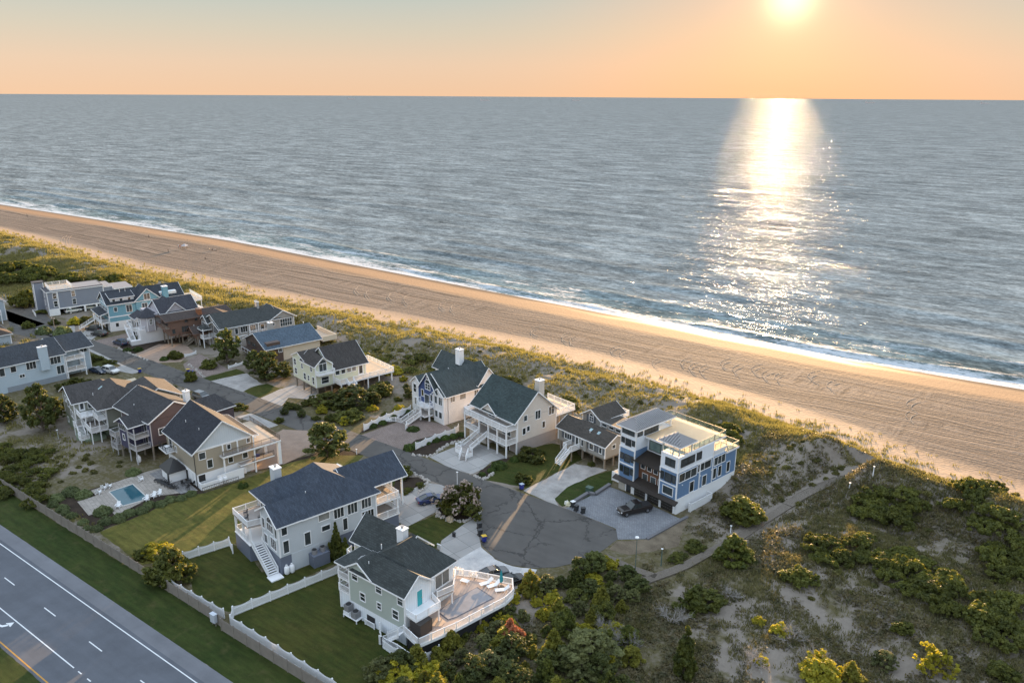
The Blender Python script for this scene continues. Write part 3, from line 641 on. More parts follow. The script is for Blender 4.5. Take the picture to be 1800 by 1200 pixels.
def house_B():
    TN=siding('beige_clapboard',(.30,.29,.27),.15); RF=shingle('charcoal_brown_shingles',(.062,.056,.050)); SH=paint('grey_shutters',(.10,.11,.13),.6)
    h=house('beach_cottage',(-64.4,118.7,0),0,13,'small beige cottage on short piles with dark shutters between cream house and modern house')
    wall(h,-12.3,0,0,5.8,2.2,4.7,TN)
    roof(h,-12.3,0,0,5.8,4.7,1.55,'x',.4,0,0,RF,walls=TN)
    flat(h,-12.2,-.1,.1,5.7,2.19,WOODP,.3,'floor_platform',None)
    posts(h,[(x,y) for x in (-11.8,-9,-6,-3,-.4) for y in (.4,2.8,5.3)],-.3,1.95,.28,WOODP)
    wall(h,-11.5,-6.6,5.9,12.5,0,6.2,TN); roof(h,-11.5,-6.6,5.9,12.5,6.2,1.5,'y',.4,0,0,RF,walls=TN)
    wall(h,-6.6,-1.2,5.9,11,0,5.9,TN); shed(h,[(-6.7,5.5,6.3),(-.9,5.5,6.3),(-.9,11.2,5.9),(-6.7,11.2,5.9)],RF)
    for a in (-6.2,-4.4,-2.7): win(h,'F',5.9,a,a+1.2,5.25,5.75,1,1)
    win(h,'F',5.9,-9.6,-8.6,5.2,6.2,2,2,arch=True); 
    m=MB(); m.box(-10.3,-9.85,5.82,5.89,5.1,6.5); m.box(-8.4,-7.95,5.82,5.89,5.1,6.5)
    win(h,'F',0,-10.4,-8.6,3.0,4.1,3,1); m.box(-11.2,-10.65,-.07,-.01,2.9,4.2); m.box(-8.35,-7.8,-.07,-.01,2.9,4.2)
    door(h,'F',0,-7.6,-6.7,2.3,4.3); win(h,'F',0,-6.0,-5.4,2.9,4.1,1,1)
    win(h,'F',0,-3.9,-2.9,3.0,4.1,1,1); win(h,'F',0,-1.4,-.8,3.0,4.1,1,1)
    for a in (-4.6,-2.6,-2.0,-.5): m.box(a,a+.42,-.07,-.01,2.9,4.2)
    m.build('shutters',SH,h)
    wall(h,-5.1,-4.4,-.5,0,2.3,4.4,TN,trim=False)
    win(h,'S',0,1.9,2.8,3.7,4.4,1,1)
    flat(h,-8.6,-6.4,-2.2,-.05,2.25,WOODP,.2); rail(h,[(-8.6,-.1),(-8.6,-2.2),(-7.9,-2.2)],2.25,.95); rail(h,[(-6.6,-2.2),(-6.4,-2.2),(-6.4,-.1)],2.25,.95)
    posts(h,[(-8.5,-2.1),(-6.5,-2.1)],0,2.2,.18,WOODP)
    stair(h,-7.2,-5.0,0,-7.2,-2.2,2.25,1.2)
    flat(h,-11.4,-7,12.6,14.6,4.9,DECKT,.2); rail(h,[(-11.4,12.7),(-11.4,14.6),(-7,14.6),(-7,12.7)],4.9,1.0)
    vent(h,-5.0,1.2,5.6); skylight(h,[(-5.6,1.5,5.55),(-5.0,1.5,5.55),(-5.0,2.1,5.87),(-5.6,2.1,5.87)]); skylight(h,[(-3.6,1.5,5.55),(-3.0,1.5,5.55),(-3.0,2.1,5.87),(-3.6,2.1,5.87)])
    return h
def house_C():
    CR=siding('cream_lap_siding',(.58,.54,.50),.15); GRN=shingle('dark_green_shingles',(.042,.060,.062)); BLK=paint('painted_block_base',(.30,.27,.26),.8,.15)
    h=house('beach_house',(-81.9,111.8,0),0,13,'cream house with dark green roof and two storey white front porch')
    wall(h,-12.9,0,2.9,13.2,2.5,6.9,CR); wall(h,-12.9,-.02,3,13.2,0,2.5,BLK,'base_wall',trim=False); wall(h,-12.7,-7.5,1.2,2.98,0,2.45,CR,'base_wall',trim=False)
    roof(h,-12.9,0,2.3,13.2,6.95,4.75,'x',.5,0,0,GRN,walls=CR)
    MB().box(-12.9,-.02,2.3,2.9,6.6,6.93).build('soffit',WHITE,h)
    for z in (2.75,5.55):
        flat(h,-12.9,0.05,0,2.88,z,DECKW,.25,'porch_deck')
    rail(h,[(-12.85,2.8),(-12.85,.1),(0,.1),(0,2.8)],5.55,.95); rail(h,[(-12.85,2.8),(-12.85,.1),(-8.1,.1)],2.75,.9); rail(h,[(-5.5,.1),(0,.1),(0,2.8)],2.75,.9)
    posts(h,[(-12.8,.12),(-8.2,.12),(-5.4,.12),(-2.7,.12),(-.05,.12),(-.05,2.7)],0,5.3,.24)
    stair(h,-6.9,-4.2,0.9,-6.9,-.05,2.75,2.3,tread=DECKW); flat(h,-8.6,-4.9,-5.5,-4.2,.9,DECKW,.85,'stair_landing'); rail(h,[(-5.7,-4.25),(-4.9,-4.25)],.9,.85)
    rail(h,[(-8.05,-4.2),(-8.6,-4.2),(-8.6,-5.45),(-6.9,-5.45)],.9,.85); stair(h,-4.6,-6.9,0,-5.6,-5.5,.9,1.3,tread=DECKW)
    # cross dormer with arched window
    roof(h,-9.3,-5.3,1.9,6.6,6.95,1.55,'y',.3,0,0,GRN,walls=CR); wall(h,-9.1,-5.5,2.6,3.2,5.6,6.95,CR,trim=False)
    win(h,'F',2.6,-8.3,-6.3,5.65,6.75,2,1,arch=True)
    win(h,'F',2.9,-11.7,-9.6,5.7,6.7,3,1); win(h,'F',2.9,-4.6,-2.3,5.7,6.7,3,1); win(h,'F',2.9,-11.4,-9.5,3.1,4.9,2,1); win(h,'F',2.9,-4.4,-2,3.1,4.9,2,1); door(h,'F',2.9,-7.6,-6.0,2.8,4.9)
    door(h,'F',3,-3.4,-2.4,0,2.1,DARK,glass=False); garage(h,'F',3,-6.6,-4.2,0,2.1,WHITE)
    for a in (-9.55,-5.2): MB().box(a,a+.16,2.72,2.88,6.0,6.3).build('wall_lamp',paint('lamp_glass',(.8,.6,.3),.3),h)
    win(h,'S',0,4.5,5.3,6.4,7.5,1,1); win(h,'S',0,7.5,8.8,6.0,7.7,2,1); win(h,'S',0,11.1,12.5,6.0,7.7,2,1); win(h,'S',0,4.2,4.95,3.7,5.0,1,1); win(h,'S',0,5.3,6.0,4.1,5.1,1,1); win(h,'S',0,9.4,10.1,3.7,5.0,1,1)
    chimney(h,-3.2,-1.9,10.2,11.6,6,12.6,CR)
    skylight(h,[(-3.4,4.2,8.62),(-2.9,4.2,8.62),(-2.9,5.7,9.9),(-3.4,5.7,9.9)]); skylight(h,[(-2.5,4.2,8.62),(-2.0,4.2,8.62),(-2.0,5.7,9.9),(-2.5,5.7,9.9)])
    flat(h,-8,-.1,13.3,18.6,5.4,DECKT,.3); rail(h,[(-.15,13.4),(-.15,18.5),(-8,18.5)],5.4,1.0); posts(h,[(-.3,18.3),(-4,18.3),(-7.8,18.3),(-.3,14.5)],0,5.2,.25,WOODP)
    return h
def house_D():
    WH=siding('white_shingle_siding',(.72,.72,.73),.17); NB=siding('navy_shingles',(.045,.075,.19),.17); RF=shingle('slate_green_shingles',(.052,.066,.068))
    h=house('beach_house',(-101.6,117.7,0),0,13,'white house with navy blue gable, broad white chimney and curved front balcony')
    wall(h,-9.2,0,0,12.6,0,6.4,WH); wall(h,-12.2,-8.6,-.3,4.5,0,6.5,WH); wall(h,-8.9,-3.2,-1.0,1.5,2.6,6.6,NB,label='navy blue entrance wall under the tall gable'); wall(h,-3.4,0,-.8,.6,0,6.4,WH)
    roof(h,-9.4,0,0,12.6,6.45,3.6,'y',.5,0,0,RF,walls=WH); roof(h,-12.2,-8.6,-.3,4.5,6.5,1.5,'y',.35,0,0,RF,walls=WH)
    roof(h,-8.3,-2.2,-1.0,4,6.6,3.6,'y',.35,0,0,RF,walls=NB); roof(h,-3.4,0,-.8,2.5,6.42,1.3,'y',.3,0,0,RF,walls=WH)
    roof(h,-16,0,8.6,13.4,7.2,2.9,'x',.5,0,0,RF,walls=WH); wall(h,-15.8,-.1,8.7,13.3,0,7.2,WH)
    wall(h,-11.5,-8.6,5,9,0,7.6,WH)
    win(h,'F',-1.0,-6.1,-4.4,6.6,7.8,2,2,arch=True); win(h,'F',-1.0,-5.6,-4.9,8.8,9.3,1,1)
    win(h,'F',-.8,-3.1,-2.2,4.2,5.8,1,1); win(h,'F',-.8,-1.6,-.5,4.2,5.9,2,1); win(h,'F',-.8,-3.0,-2.1,1.2,2.6,1,1); win(h,'F',-.8,-1.6,-.6,1.2,2.6,1,1)
    win(h,'F',-.3,-11.6,-10.6,4.2,6.0,1,2); win(h,'F',-.3,-9.7,-9.0,4.0,5.4,1,1); win(h,'F',-.3,-11.3,-10.4,1.4,2.9,1,1,glass=GLASSC); win(h,'F',-1.0,-7.6,-6.8,4.6,6.0,1,1); win(h,'F',-1.0,-4.3,-3.6,4.3,5.8,1,1)
    win(h,'S',0,1.0,2.1,4.7,6.0,2,1,glass=GLASSC); win(h,'S',0,3.5,5.0,4.7,6.0,1,1,glass=GLASSC); win(h,'S',0,7.4,8.4,4.6,6.0,2,1,glass=GLASSC); win(h,'S',0,5.4,6.1,2.1,3.1,1,1)
    pts=[(-7.9,-1.0),(-7.9,-1.9),(-7,-2.7),(-5.6,-3.0),(-4.2,-2.7),(-3.4,-1.9),(-3.4,-1.0)]
    MB().prism([(x,y) for x,y in pts],3.0,3.25).build('balcony',WHITE,h); rail(h,pts,3.25,.95)
    posts(h,[(-7.6,-1.9),(-3.7,-1.9),(-5.6,-2.8)],0,3.0,.3)
    door(h,'F',-1.0,-6.4,-4.8,3.3,5.3,GLASS)
    flat(h,-7.8,-3.5,-3.2,-1.05,1.5,DECKW,.25,'porch_deck'); stair(h,-5.8,-7.0,0,-5.8,-3.2,1.5,2.0,tread=DECKW); 
    rail(h,[(-6.8,-7.0),(-8.2,-7.4),(-8.8,-8.2)],0,1.0,gap=.14); rail(h,[(-4.8,-7.0),(-3.9,-7.4),(-3.3,-8.2)],0,1.0,gap=.14)
    chimney(h,-9.2,-7.7,9.4,10.6,9,12.4,WHITE)
    wall(h,.02,1.5,4.5,6.5,1.1,2.8,WHITE,'utility_box',trim=False); posts(h,[(1.3,4.7),(1.3,6.3)],0,1.1,.15,WOODP)
    vent(h,-3.2,4.5,8.3)
    return h
def house_E():
    PG=siding('pale_green_siding',(.58,.60,.48),.15); RF=shingle('brown_black_shingles',(.055,.050,.048))
    h=house('beach_house',(-135.0,111.5,0),0,13,'pale green house on piles with dark brown roof and long deck stair on its right')
    wall(h,-11,0,0,4.4,2.5,7.7,PG); wall(h,-10.5,0,4.4,13,2.5,6.0,PG)
    roof(h,-11,-5,0,5.5,7.75,1.3,'y',.3,0,0,RF,walls=PG); roof(h,-6.5,0,0,3.9,7.75,1.7,'x',.4,0,0,RF,walls=PG)
    roof(h,-10.6,0,4.3,13.2,6.0,4.0,'y',.45,0,0,RF,walls=PG)
    posts(h,[(x,y) for x in (-10.5,-7,-3.5,-.4) for y in (.4,4,8,12.5)],-.2,2.5,.3,WOODP); flat(h,-10.9,-.1,.1,12.9,2.49,WOODP,.25,'floor_platform',None)
    for a0,a1,z0,z1 in ((-10.4,-9.4,5.6,7.0),(-10.2,-9.2,3.4,4.8),(-6.8,-6.0,5.6,6.7),(-2.3,-1.5,6.0,7.2),(-5.8,-4.8,3.2,4.7),(-3.8,-3.1,3.4,4.6),(-1.6,-.7,3.1,4.8)): win(h,'F',0,a0,a1,z0,z1,1,2)
    win(h,'S',0,1.0,2.8,6.2,7.9,2,1,arch=True); win(h,'S',0,1.4,3.2,3.2,4.7,1,2)
    pts=[(0,.1),(1.3,.1),(1.3,4.2),(0,4.2)]; MB().box(0,1.3,.1,4.2,5.5,5.7).build('balcony',WHITE,h); rail(h,pts,5.7,.9)
    for a in (5.0,6.5,8.0,9.3): win(h,'S',0,a,a+1.0,4.5,5.5,1,1,glass=GLASSC if a>7 else GLASS)
    door(h,'S',0,11,12.2,3.1,5.5)
    flat(h,.02,2.6,4.6,19,3.1,DECKT,.3); flat(h,-9,0.0,13.1,19,3.1,DECKT,.3); rail(h,[(0,4.6),(2.6,4.6),(2.6,6.2)],3.1,1.0); rail(h,[(2.6,8.2),(2.6,19),(-9,19),(-9,13.4)],3.1,1.0)
    posts(h,[(2.4,y) for y in (5,9,12,15,18.5)]+[(-4,18.8),(-8.8,18.8)],-.2,2.85,.25)
    stair(h,6.6,7.2,0,2.65,7.2,3.1,1.6)
    return h
def house_F():
    BW=siding('dark_brown_boards',(.085,.058,.048),.22); CS=paint('cream_stucco',(.55,.48,.38),.8,.1); RF=shingle('blue_grey_shingles',(.075,.105,.14))
    h=house('beach_house',(-163.9,120.2,0),0,13,'dark brown boarded house with blue grey roof and cream stucco side wall')
    wall(h,-12.5,0.2,0,4.4,0,4.0,BW,trim=False); wall(h,-12.5,0.0,4.4,15,0,4.1,CS,trim=False,label='cream stucco side wall')
    wall(h,-12,-.4,.4,4,4,5.2,BW,trim=False)
    roof(h,-12.8,.3,-.2,15,4.0,2.8,'y',.45,0,0,RF,walls=BW)
    win(h,'S',.2,3.2,4.1,2.6,3.7,1,1,glass=GLASSC); win(h,'F',0,-8.8,-6.4,2.9,4.6,2,1,BW); win(h,'F',0,-11.4,-9.6,2.9,4.2,1,1,BW)
    wall(h,-11.8,-4,-1.7,0,1.1,2.2,BW,'balcony',trim=False); rail(h,[(-11.8,-1.7),(-4.1,-1.7)],1.2,1.05,WHITE,None)
    door(h,'F',0,-3.3,-2.2,0,2.0,BW); garage(h,'F',0,-9,-6,0,1.0,BW,BW)
    chimney(h,-8.4,-7.2,4.4,5.6,4,8.4,CONC); m=MB()
    for k in range(3): x0=-5.6; y=6+2.3*k; m.slab([[(x0-.9,y,5.95),(x0+.5,y,5.85),(x0+.5,y+2,5.85),(x0-.9,y+2,5.95)]],.05)
    skylight(h,[(-3.6,6,5.6),(-2.8,6,5.3),(-2.8,7,5.3),(-3.6,7,5.6)])
    flat(h,-10,.6,15.6,19.5,3.4,DECKT,.3); MB().box(-10,.7,19.5,19.7,3.1,4.5).build('parapet',CS,h); MB().box(.6,.8,15.6,19.7,3.1,4.5).build('parapet',CS,h)
    return h
def house_G():
    GB=siding('grey_beige_siding',(.33,.315,.30),.15); RF=shingle('charcoal_green_shingles',(.050,.055,.055))
    h=house('beach_house',(-183.1,120.55,0),0,13,'long grey beige house with white trim and rows of upper windows')
    wall(h,-12,0,0,21,0,6.0,GB); 
    roof(h,-11.8,0,-.1,16.5,6.05,2.6,'y',.5,0,0,RF,walls=GB); roof(h,-6.5,0.05,-.6,4,6.0,1.3,'y',.4,0,0,RF,walls=GB); roof(h,-11.8,-6.8,-.9,4,6.3,1.6,'y',.4,0,0,RF,walls=GB); roof(h,-9.5,0.1,14,21.2,6.05,2.0,'x',.5,0,0,RF,walls=GB)
    wall(h,-11.6,-6.9,-.9,-.02,0,6.3,GB)
    win(h,'F',-.9,-10.9,-7.7,4.0,5.7,4,1); win(h,'F',0,-5.3,-2.2,3.7,5.6,4,1); win(h,'F',0,-5.2,-2.2,.9,2.6,4,1); win(h,'F',-.9,-10.6,-8,1.0,2.7,3,1)
    win(h,'S',0,.9,1.9,3.7,5.3,1,1); win(h,'S',0,3.7,4.5,3.7,5.3,1,1); win(h,'S',0,5.3,7.2,3.9,5.5,3,1); win(h,'S',0,8,9.5,3.8,5.3,3,1,glass=GLASSC); win(h,'S',0,11,12,3.6,5.2,1,1); win(h,'S',0,14.4,15.1,4.2,5.0,1,1); win(h,'S',0,16.8,20.3,3.5,5.6,5,2)
    win(h,'S',0,1.2,2.0,1.0,2.4,1,1); win(h,'S',0,4.2,5,.9,2.6,1,1)
    MB().box(0,.05,.02,21,2.85,3.1).build('trim_band',WHITE,h); MB().box(-6.9,0.05,-.06,0,2.85,3.1).build('trim_band',WHITE,h)
    posts(h,[(.4,7.6),(.4,10.2),(.4,12.8)],0,5.9,.2); flat(h,.05,.7,7.5,13,3.1,DECKW,.15,'balcony'); rail(h,[(.65,7.6),(.65,12.9)],3.1,.9)
    flat(h,-11.8,-5,-3.2,-.95,2.6,DECKW,.25,'porch_deck'); rail(h,[(-11.8,-1),(-11.8,-3.2),(-5,-3.2),(-5,-.1)],2.6,.95); posts(h,[(-11.7,-3.1),(-8.4,-3.1),(-5.1,-3.1)],0,5.2,.2)
    roof(h,-8.2,-5.2,-3.2,-1,5.0,1.0,'x',.2,1.0,1.0,RF); stair(h,-14.5,-3.6,0,-11.9,-2.2,2.6,1.4)
    chimney(h,-6.6,-6.0,12.6,13.2,8,10.2,paint('metal_chimney',(.5,.52,.55),.35,.1,metal=.6)); chimney(h,-5.6,-5.0,12.6,13.2,8,10.2,paint('metal_chimney',(.5,.52,.55)))
    return h
def house_H():
    BR=siding('red_brown_cedar_siding',(.155,.090,.066),.18); OR=siding('orange_cedar_siding',(.26,.10,.045),.18); RF=shingle('dark_umber_shingles',(.060,.046,.042))
    h=house('stilt_house',(-196.6,113.8,0),0,13,'brown cedar house raised on round wooden stilts with a brick coloured chimney')
    wall(h,-6.2,0,0,9.6,3,7.2,BR,trim=False); wall(h,-5.5,3,9.6,17,1.5,6.9,BR,trim=False); wall(h,0,4,9.0,13,.2,3.8,OR,'porch_wall',trim=False)
    roof(h,-8,-.0,-.6,17,7.25,.9,'y',.55,0,0,RF,trim=BR,walls=BR); roof(h,-5,3.2,10.5,17,7.0,1.0,'x',.4,0,0,RF,trim=BR,walls=BR)
    roof(h,-.2,4.6,4.8,12.8,3.9,1.4,'y',.4,0,0,RF,trim=BR,walls=BR); wall(h,.1,4.2,5.6,9,2.0,3.9,BR,trim=False)
    posts(h,[(x,y) for x in (-6,-3,-.2) for y in (.2,3.2,6.4,9.3)]+[(2.5,5.8),(4.1,5.8)],-.3,3,.3,WOODP)
    for a,z0,z1 in ((4.2,6.2,7.1),(6.9,6.2,7.1)): win(h,'S',0,a,a+.8,z0,z1,1,1,BR)
    win(h,'S',0,.6,1.4,3.6,4.8,1,1,BR); win(h,'S',0,3.2,5.0,3.6,5.2,3,1,BR); win(h,'F',0,-4.5,-3.4,4,5.2,1,1,BR); win(h,'F',0,-5.4,-1.0,5.6,6.9,3,1,BR,DARK)
    flat(h,-6.2,.6,-1.4,-.02,5.3,WOODP,.2,'balcony',BR); rail(h,[(-6.2,-.1),(-6.2,-1.4),(.6,-1.4),(.6,-.1)],5.3,.8,BR,.3)
    flat(h,.02,1.5,2.6,6.2,2.9,WOODP,.2,'balcony',BR); rail(h,[(0,2.6),(1.5,2.6),(1.5,6.1)],2.9,.9,BR,.25)
    stair(h,1.2,3.2,0,1.2,7.5,2.5,1.2,WOODP)
    chimney(h,-2.2,-.4,8.2,9.2,6,9.0,OR,BR)
    win(h,'S',4,10,11.2,.9,2.4,1,1,BR)
    return h
def house_I():
    LI=siding('lilac_grey_siding',(.40,.385,.42),.16); LW=siding('white_stained_siding',(.70,.69,.70),.16); RF=shingle('slate_blue_shingles',(.048,.050,.062))
    h=house('turret_house',(-205.6,110.1,0),0,13,'lilac grey house with eight sided turret and dark pointed roof')
    wall(h,-9,0,.2,13,0,3.9,LW,trim=False); wall(h,-9,0,3.5,16,3.9,7.9,LI)
    wall(h,-9.2,0.6,6.0,16,3.9,7.8,LI); roof(h,-9,.6,6,16,7.9,2.9,'y',.4,0,0,RF,walls=LI); roof(h,-9,.7,7.4,12.6,7.9,2.5,'x',.4,0,0,RF,walls=LI)
    # turret
    cx,cy,r=-1.8,3.2,2.5; P=[(cx+r*math.cos(R(22.5+45*k)),cy+r*math.sin(R(22.5+45*k))) for k in range(8)]
    t=MB().prism(P,3.3,7.4).build('turret',LI,h); P2=[(cx+(r+.45)*math.cos(R(22.5+45*k)),cy+(r+.45)*math.sin(R(22.5+45*k)),7.3) for k in range(8)]
    MB().slab([[P2[k],P2[(k+1)%8],(cx,cy,9.7)] for k in range(8)],.12).build('turret_roof',RF,t)
    m=MB()
    for x,y in P: m.box(x-.08,x+.08,y-.08,y+.08,3.3,7.38)
    m.build('corner_boards',WHITE,t); 
    win(h,'F',cy-r*.924,cx-.35,cx+.35,5.3,6.7,1,2); win(h,'S',cx+r*.924,cy-.4,cy+.4,5.3,6.7,1,2,glass=GLASSC)
    for a in (8.0,11): win(h,'S',.6,a,a+.8,7.0,8.2,1,1,glass=GLASSC)
    win(h,'S',.6,9.5,10.3,4.6,6.0,1,1)
    flat(h,-9,-4.2,-.5,3.4,3.95,DECKW,.2,'porch_deck'); rail(h,[(-9,3),(-9,-.5),(-4.2,-.5)],3.95,.95); roof(h,-9.2,-4.4,.6,4.6,6.2,1.4,'x',.3,.8,0,RF); posts(h,[(-8.9,.8),(-6.5,.8),(-4.6,.8)],3.95,6.2,.2)
    stair(h,-1.0,-1.6,.6,-5.0,-1.6,3.95,1.3)
    for a in (-8.4,-6.2): garage(h,'F',.2,a,a+1.8,0,2.4,DARK)
    wall(h,-4.4,0,-2.3,.2,0,1.2,LW,trim=False,name='base_wall'); rail(h,[(0,-2.2),(0,3.4)],3.9,.9)
    win(h,'F',.2,-3.4,-2.6,.9+.5,2.9,1,1,glass=DARK)
    flat(h,-9.5,-2,16.2,20,5,WHITE,.3); rail(h,[(-2,16.3),(-2,20),(-9.5,20),(-9.5,16.3)],5,1)
    return h
def house_J():
    TB=siding('bright_blue_siding',(.15,.33,.42),.16); WH=siding('white_clapboard',(.70,.72,.75),.16); RF=shingle('black_blue_shingles',(.036,.042,.052))
    h=house('beach_house',(-223.7,111.5,0),0,15,'bright blue house with white bands, white dormer strip and blue chimney')
    wall(h,-9.6,0,0,21,0,2.9,WH); wall(h,-9.6,.02,-.02,21,2.9,8.1,TB)
    roof(h,-9.6,0,0,21,8.15,2.8,'y',.5,0,0,RF,walls=TB); wall(h,-3.4,-.6,1.0,7.4,8.15,9.6,WH,'dormer_wall',trim=False); shed(h,[(-5.0,.7,10.9),(-5.0,7.6,10.9),(-.1,7.6,9.7),(-.1,.7,9.7)][::-1],RF)
    roof(h,-7,.35,7.4,14.4,8.15,3.2,'x',.35,0,0,RF,walls=TB); wall(h,-3.4,-.6,14.8,19.5,8.15,9.5,WH,'dormer_wall',trim=False)
    for a in (1.6,3.6,5.8): win(h,'S',-.6,a,a+.7,8.6,9.3,1,1)
    win(h,'S',.35,10.0,11.6,8.2,9.9,2,1); wall(h,0,.35,7.6,14.2,2.9,8.1,TB,trim=False)
    win(h,'S',.02,1.6,2.4,5.8,7.0,1,1); win(h,'S',.02,4.9,6.4,5.2,7.2,2,1); win(h,'S',.35,9.2,10.6,5.4,7.2,2,1); win(h,'S',0,1.5,2.3,1.3,2.4,1,1); win(h,'S',0,4.8,5.5,1.3,2.4,1,1); door(h,'S',0,5.8,6.5,.1,2.3,DARK)
    win(h,'F',-.02,-8.3,-6.6,8.6,9.8,2,1); win(h,'F',-.02,-6.2,-3.4,5.2,7.0,3,1); win(h,'F',-.02,-8.8,-7,5.2,7,2,1); win(h,'F',-.02,-3,-1,5.2,7,2,1); win(h,'F',-.02,-5.6,-4,8.4,9.8,2,1)
    for z in (4.3,7.75): MB().box(.02,.08,-.08,21,z-.16,z+.16).build('trim_band',WHITE,h); MB().box(-9.65,.02,-.08,-.02,z-.16,z+.16).build('trim_band',WHITE,h)
    flat(h,-9.6,-.2,-2.2,-.1,2.9,DECKW,.25,'porch_deck'); rail(h,[(-9.6,-.2),(-9.6,-2.2),(-.2,-2.2),(-.2,-.2)],2.9,.95); posts(h,[(-9.5,-2.1),(-6.4,-2.1),(-3.2,-2.1),(-.3,-2.1)],0,5.1,.22); shed(h,[(-9.9,-2.6,5.2),(.1,-2.6,5.2),(.1,-.1,5.9),(-9.9,-.1,5.9)],RF)
    stair(h,-9,-6.2,0,-6.6,-2.3,2.9,1.6); garage(h,'F',0,-5.6,-2.6,0,2.2,DARK)
    chimney(h,-.2,1.5,15.2,16.6,3,11.4,TB); flat(h,-9,2,21.1,26,6.2,DECKT,.3); rail(h,[(2,21.2),(2,26),(-9,26)],6.2,1.0); posts(h,[(1.8,21.5),(1.8,25.8),(-4,25.8),(-8.8,25.8)],0,6,.22)
    vent(h,-3.5,4.5,10.8); vent(h,-3.5,6,10.8)
    return h
def house_K():
    GB=siding('slate_lilac_siding',(.21,.235,.29),.16); FR=paint('flat_roof_felt',(.20,.21,.23),.8,.15); DR=paint('dark_roof_edge',(.045,.045,.055),.7)
    h=house('carport_house',(-255.2,109.2,0),0,15,'boxy slate blue house with flat roof terrace and open carports below')
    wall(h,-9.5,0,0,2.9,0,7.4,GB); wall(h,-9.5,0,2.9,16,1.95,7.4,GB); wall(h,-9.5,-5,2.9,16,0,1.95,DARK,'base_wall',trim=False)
    MB().box(-.02,.06,0,16,1.8,2.15).build('trim_bands',WHITE,h); posts(h,[(-.15,5.7),(-.15,10),(-.15,13.4),(-.15,15.8)],0,1.95,.5)
    MB().box(-.02,.05,.05,2.8,0,1.8).build('base_wall',WHITE,h)
    o=flat(h,-9.7,.25,-.25,16.2,7.65,DR,.24,'roof'); flat(h,-8.5,-1.2,7.5,15.8,7.72,FR,.05,'roof_felt',None)
    flat(h,-8.4,-.9,1.2,7.4,7.95,DECKT,.25,'roof_terrace'); rail(h,[(-8.4,1.2),(-.9,1.2),(-.9,7.4),(-8.4,7.4),(-8.4,1.2)],7.95,1.0)
    wall(h,-9.6,-7.2,-2.2,.6,0,9.4,GB); MB().box(-9.8,-7.0,-2.4,.8,9.4,9.6).build('tower_roof',DR,h)
    for a in (1.6,6.8): win(h,'S',0,a,a+.95,5.3,7.0,1,2); win(h,'S',0,a,a+.95,2.8,4.5,1,2)
    for z in (5.4,2.9): win(h,'F',0,-4.6,-3.8,z,z+1.4,1,1); win(h,'F',-2.2,-8.9,-8.2,z+.9,z+2.2,1,1)
    door(h,'F',0,-3.4,-2.2,0,2.1,DARK); rail(h,[(-7,-2.3),(-7,-3.5),(-2,-3.5)],0,1.1)
    wall(h,-7,1.6,19.0,24,0,6.2,GB,trim=True); flat(h,-7.3,1.9,18.7,24.3,6.45,FR,.24,'roof')
    wall(h,-9,-.5,16.05,18.99,0,6.8,GB); flat(h,-9.2,-.3,16.25,18.7,7.0,FR,.2,'roof')
    return h
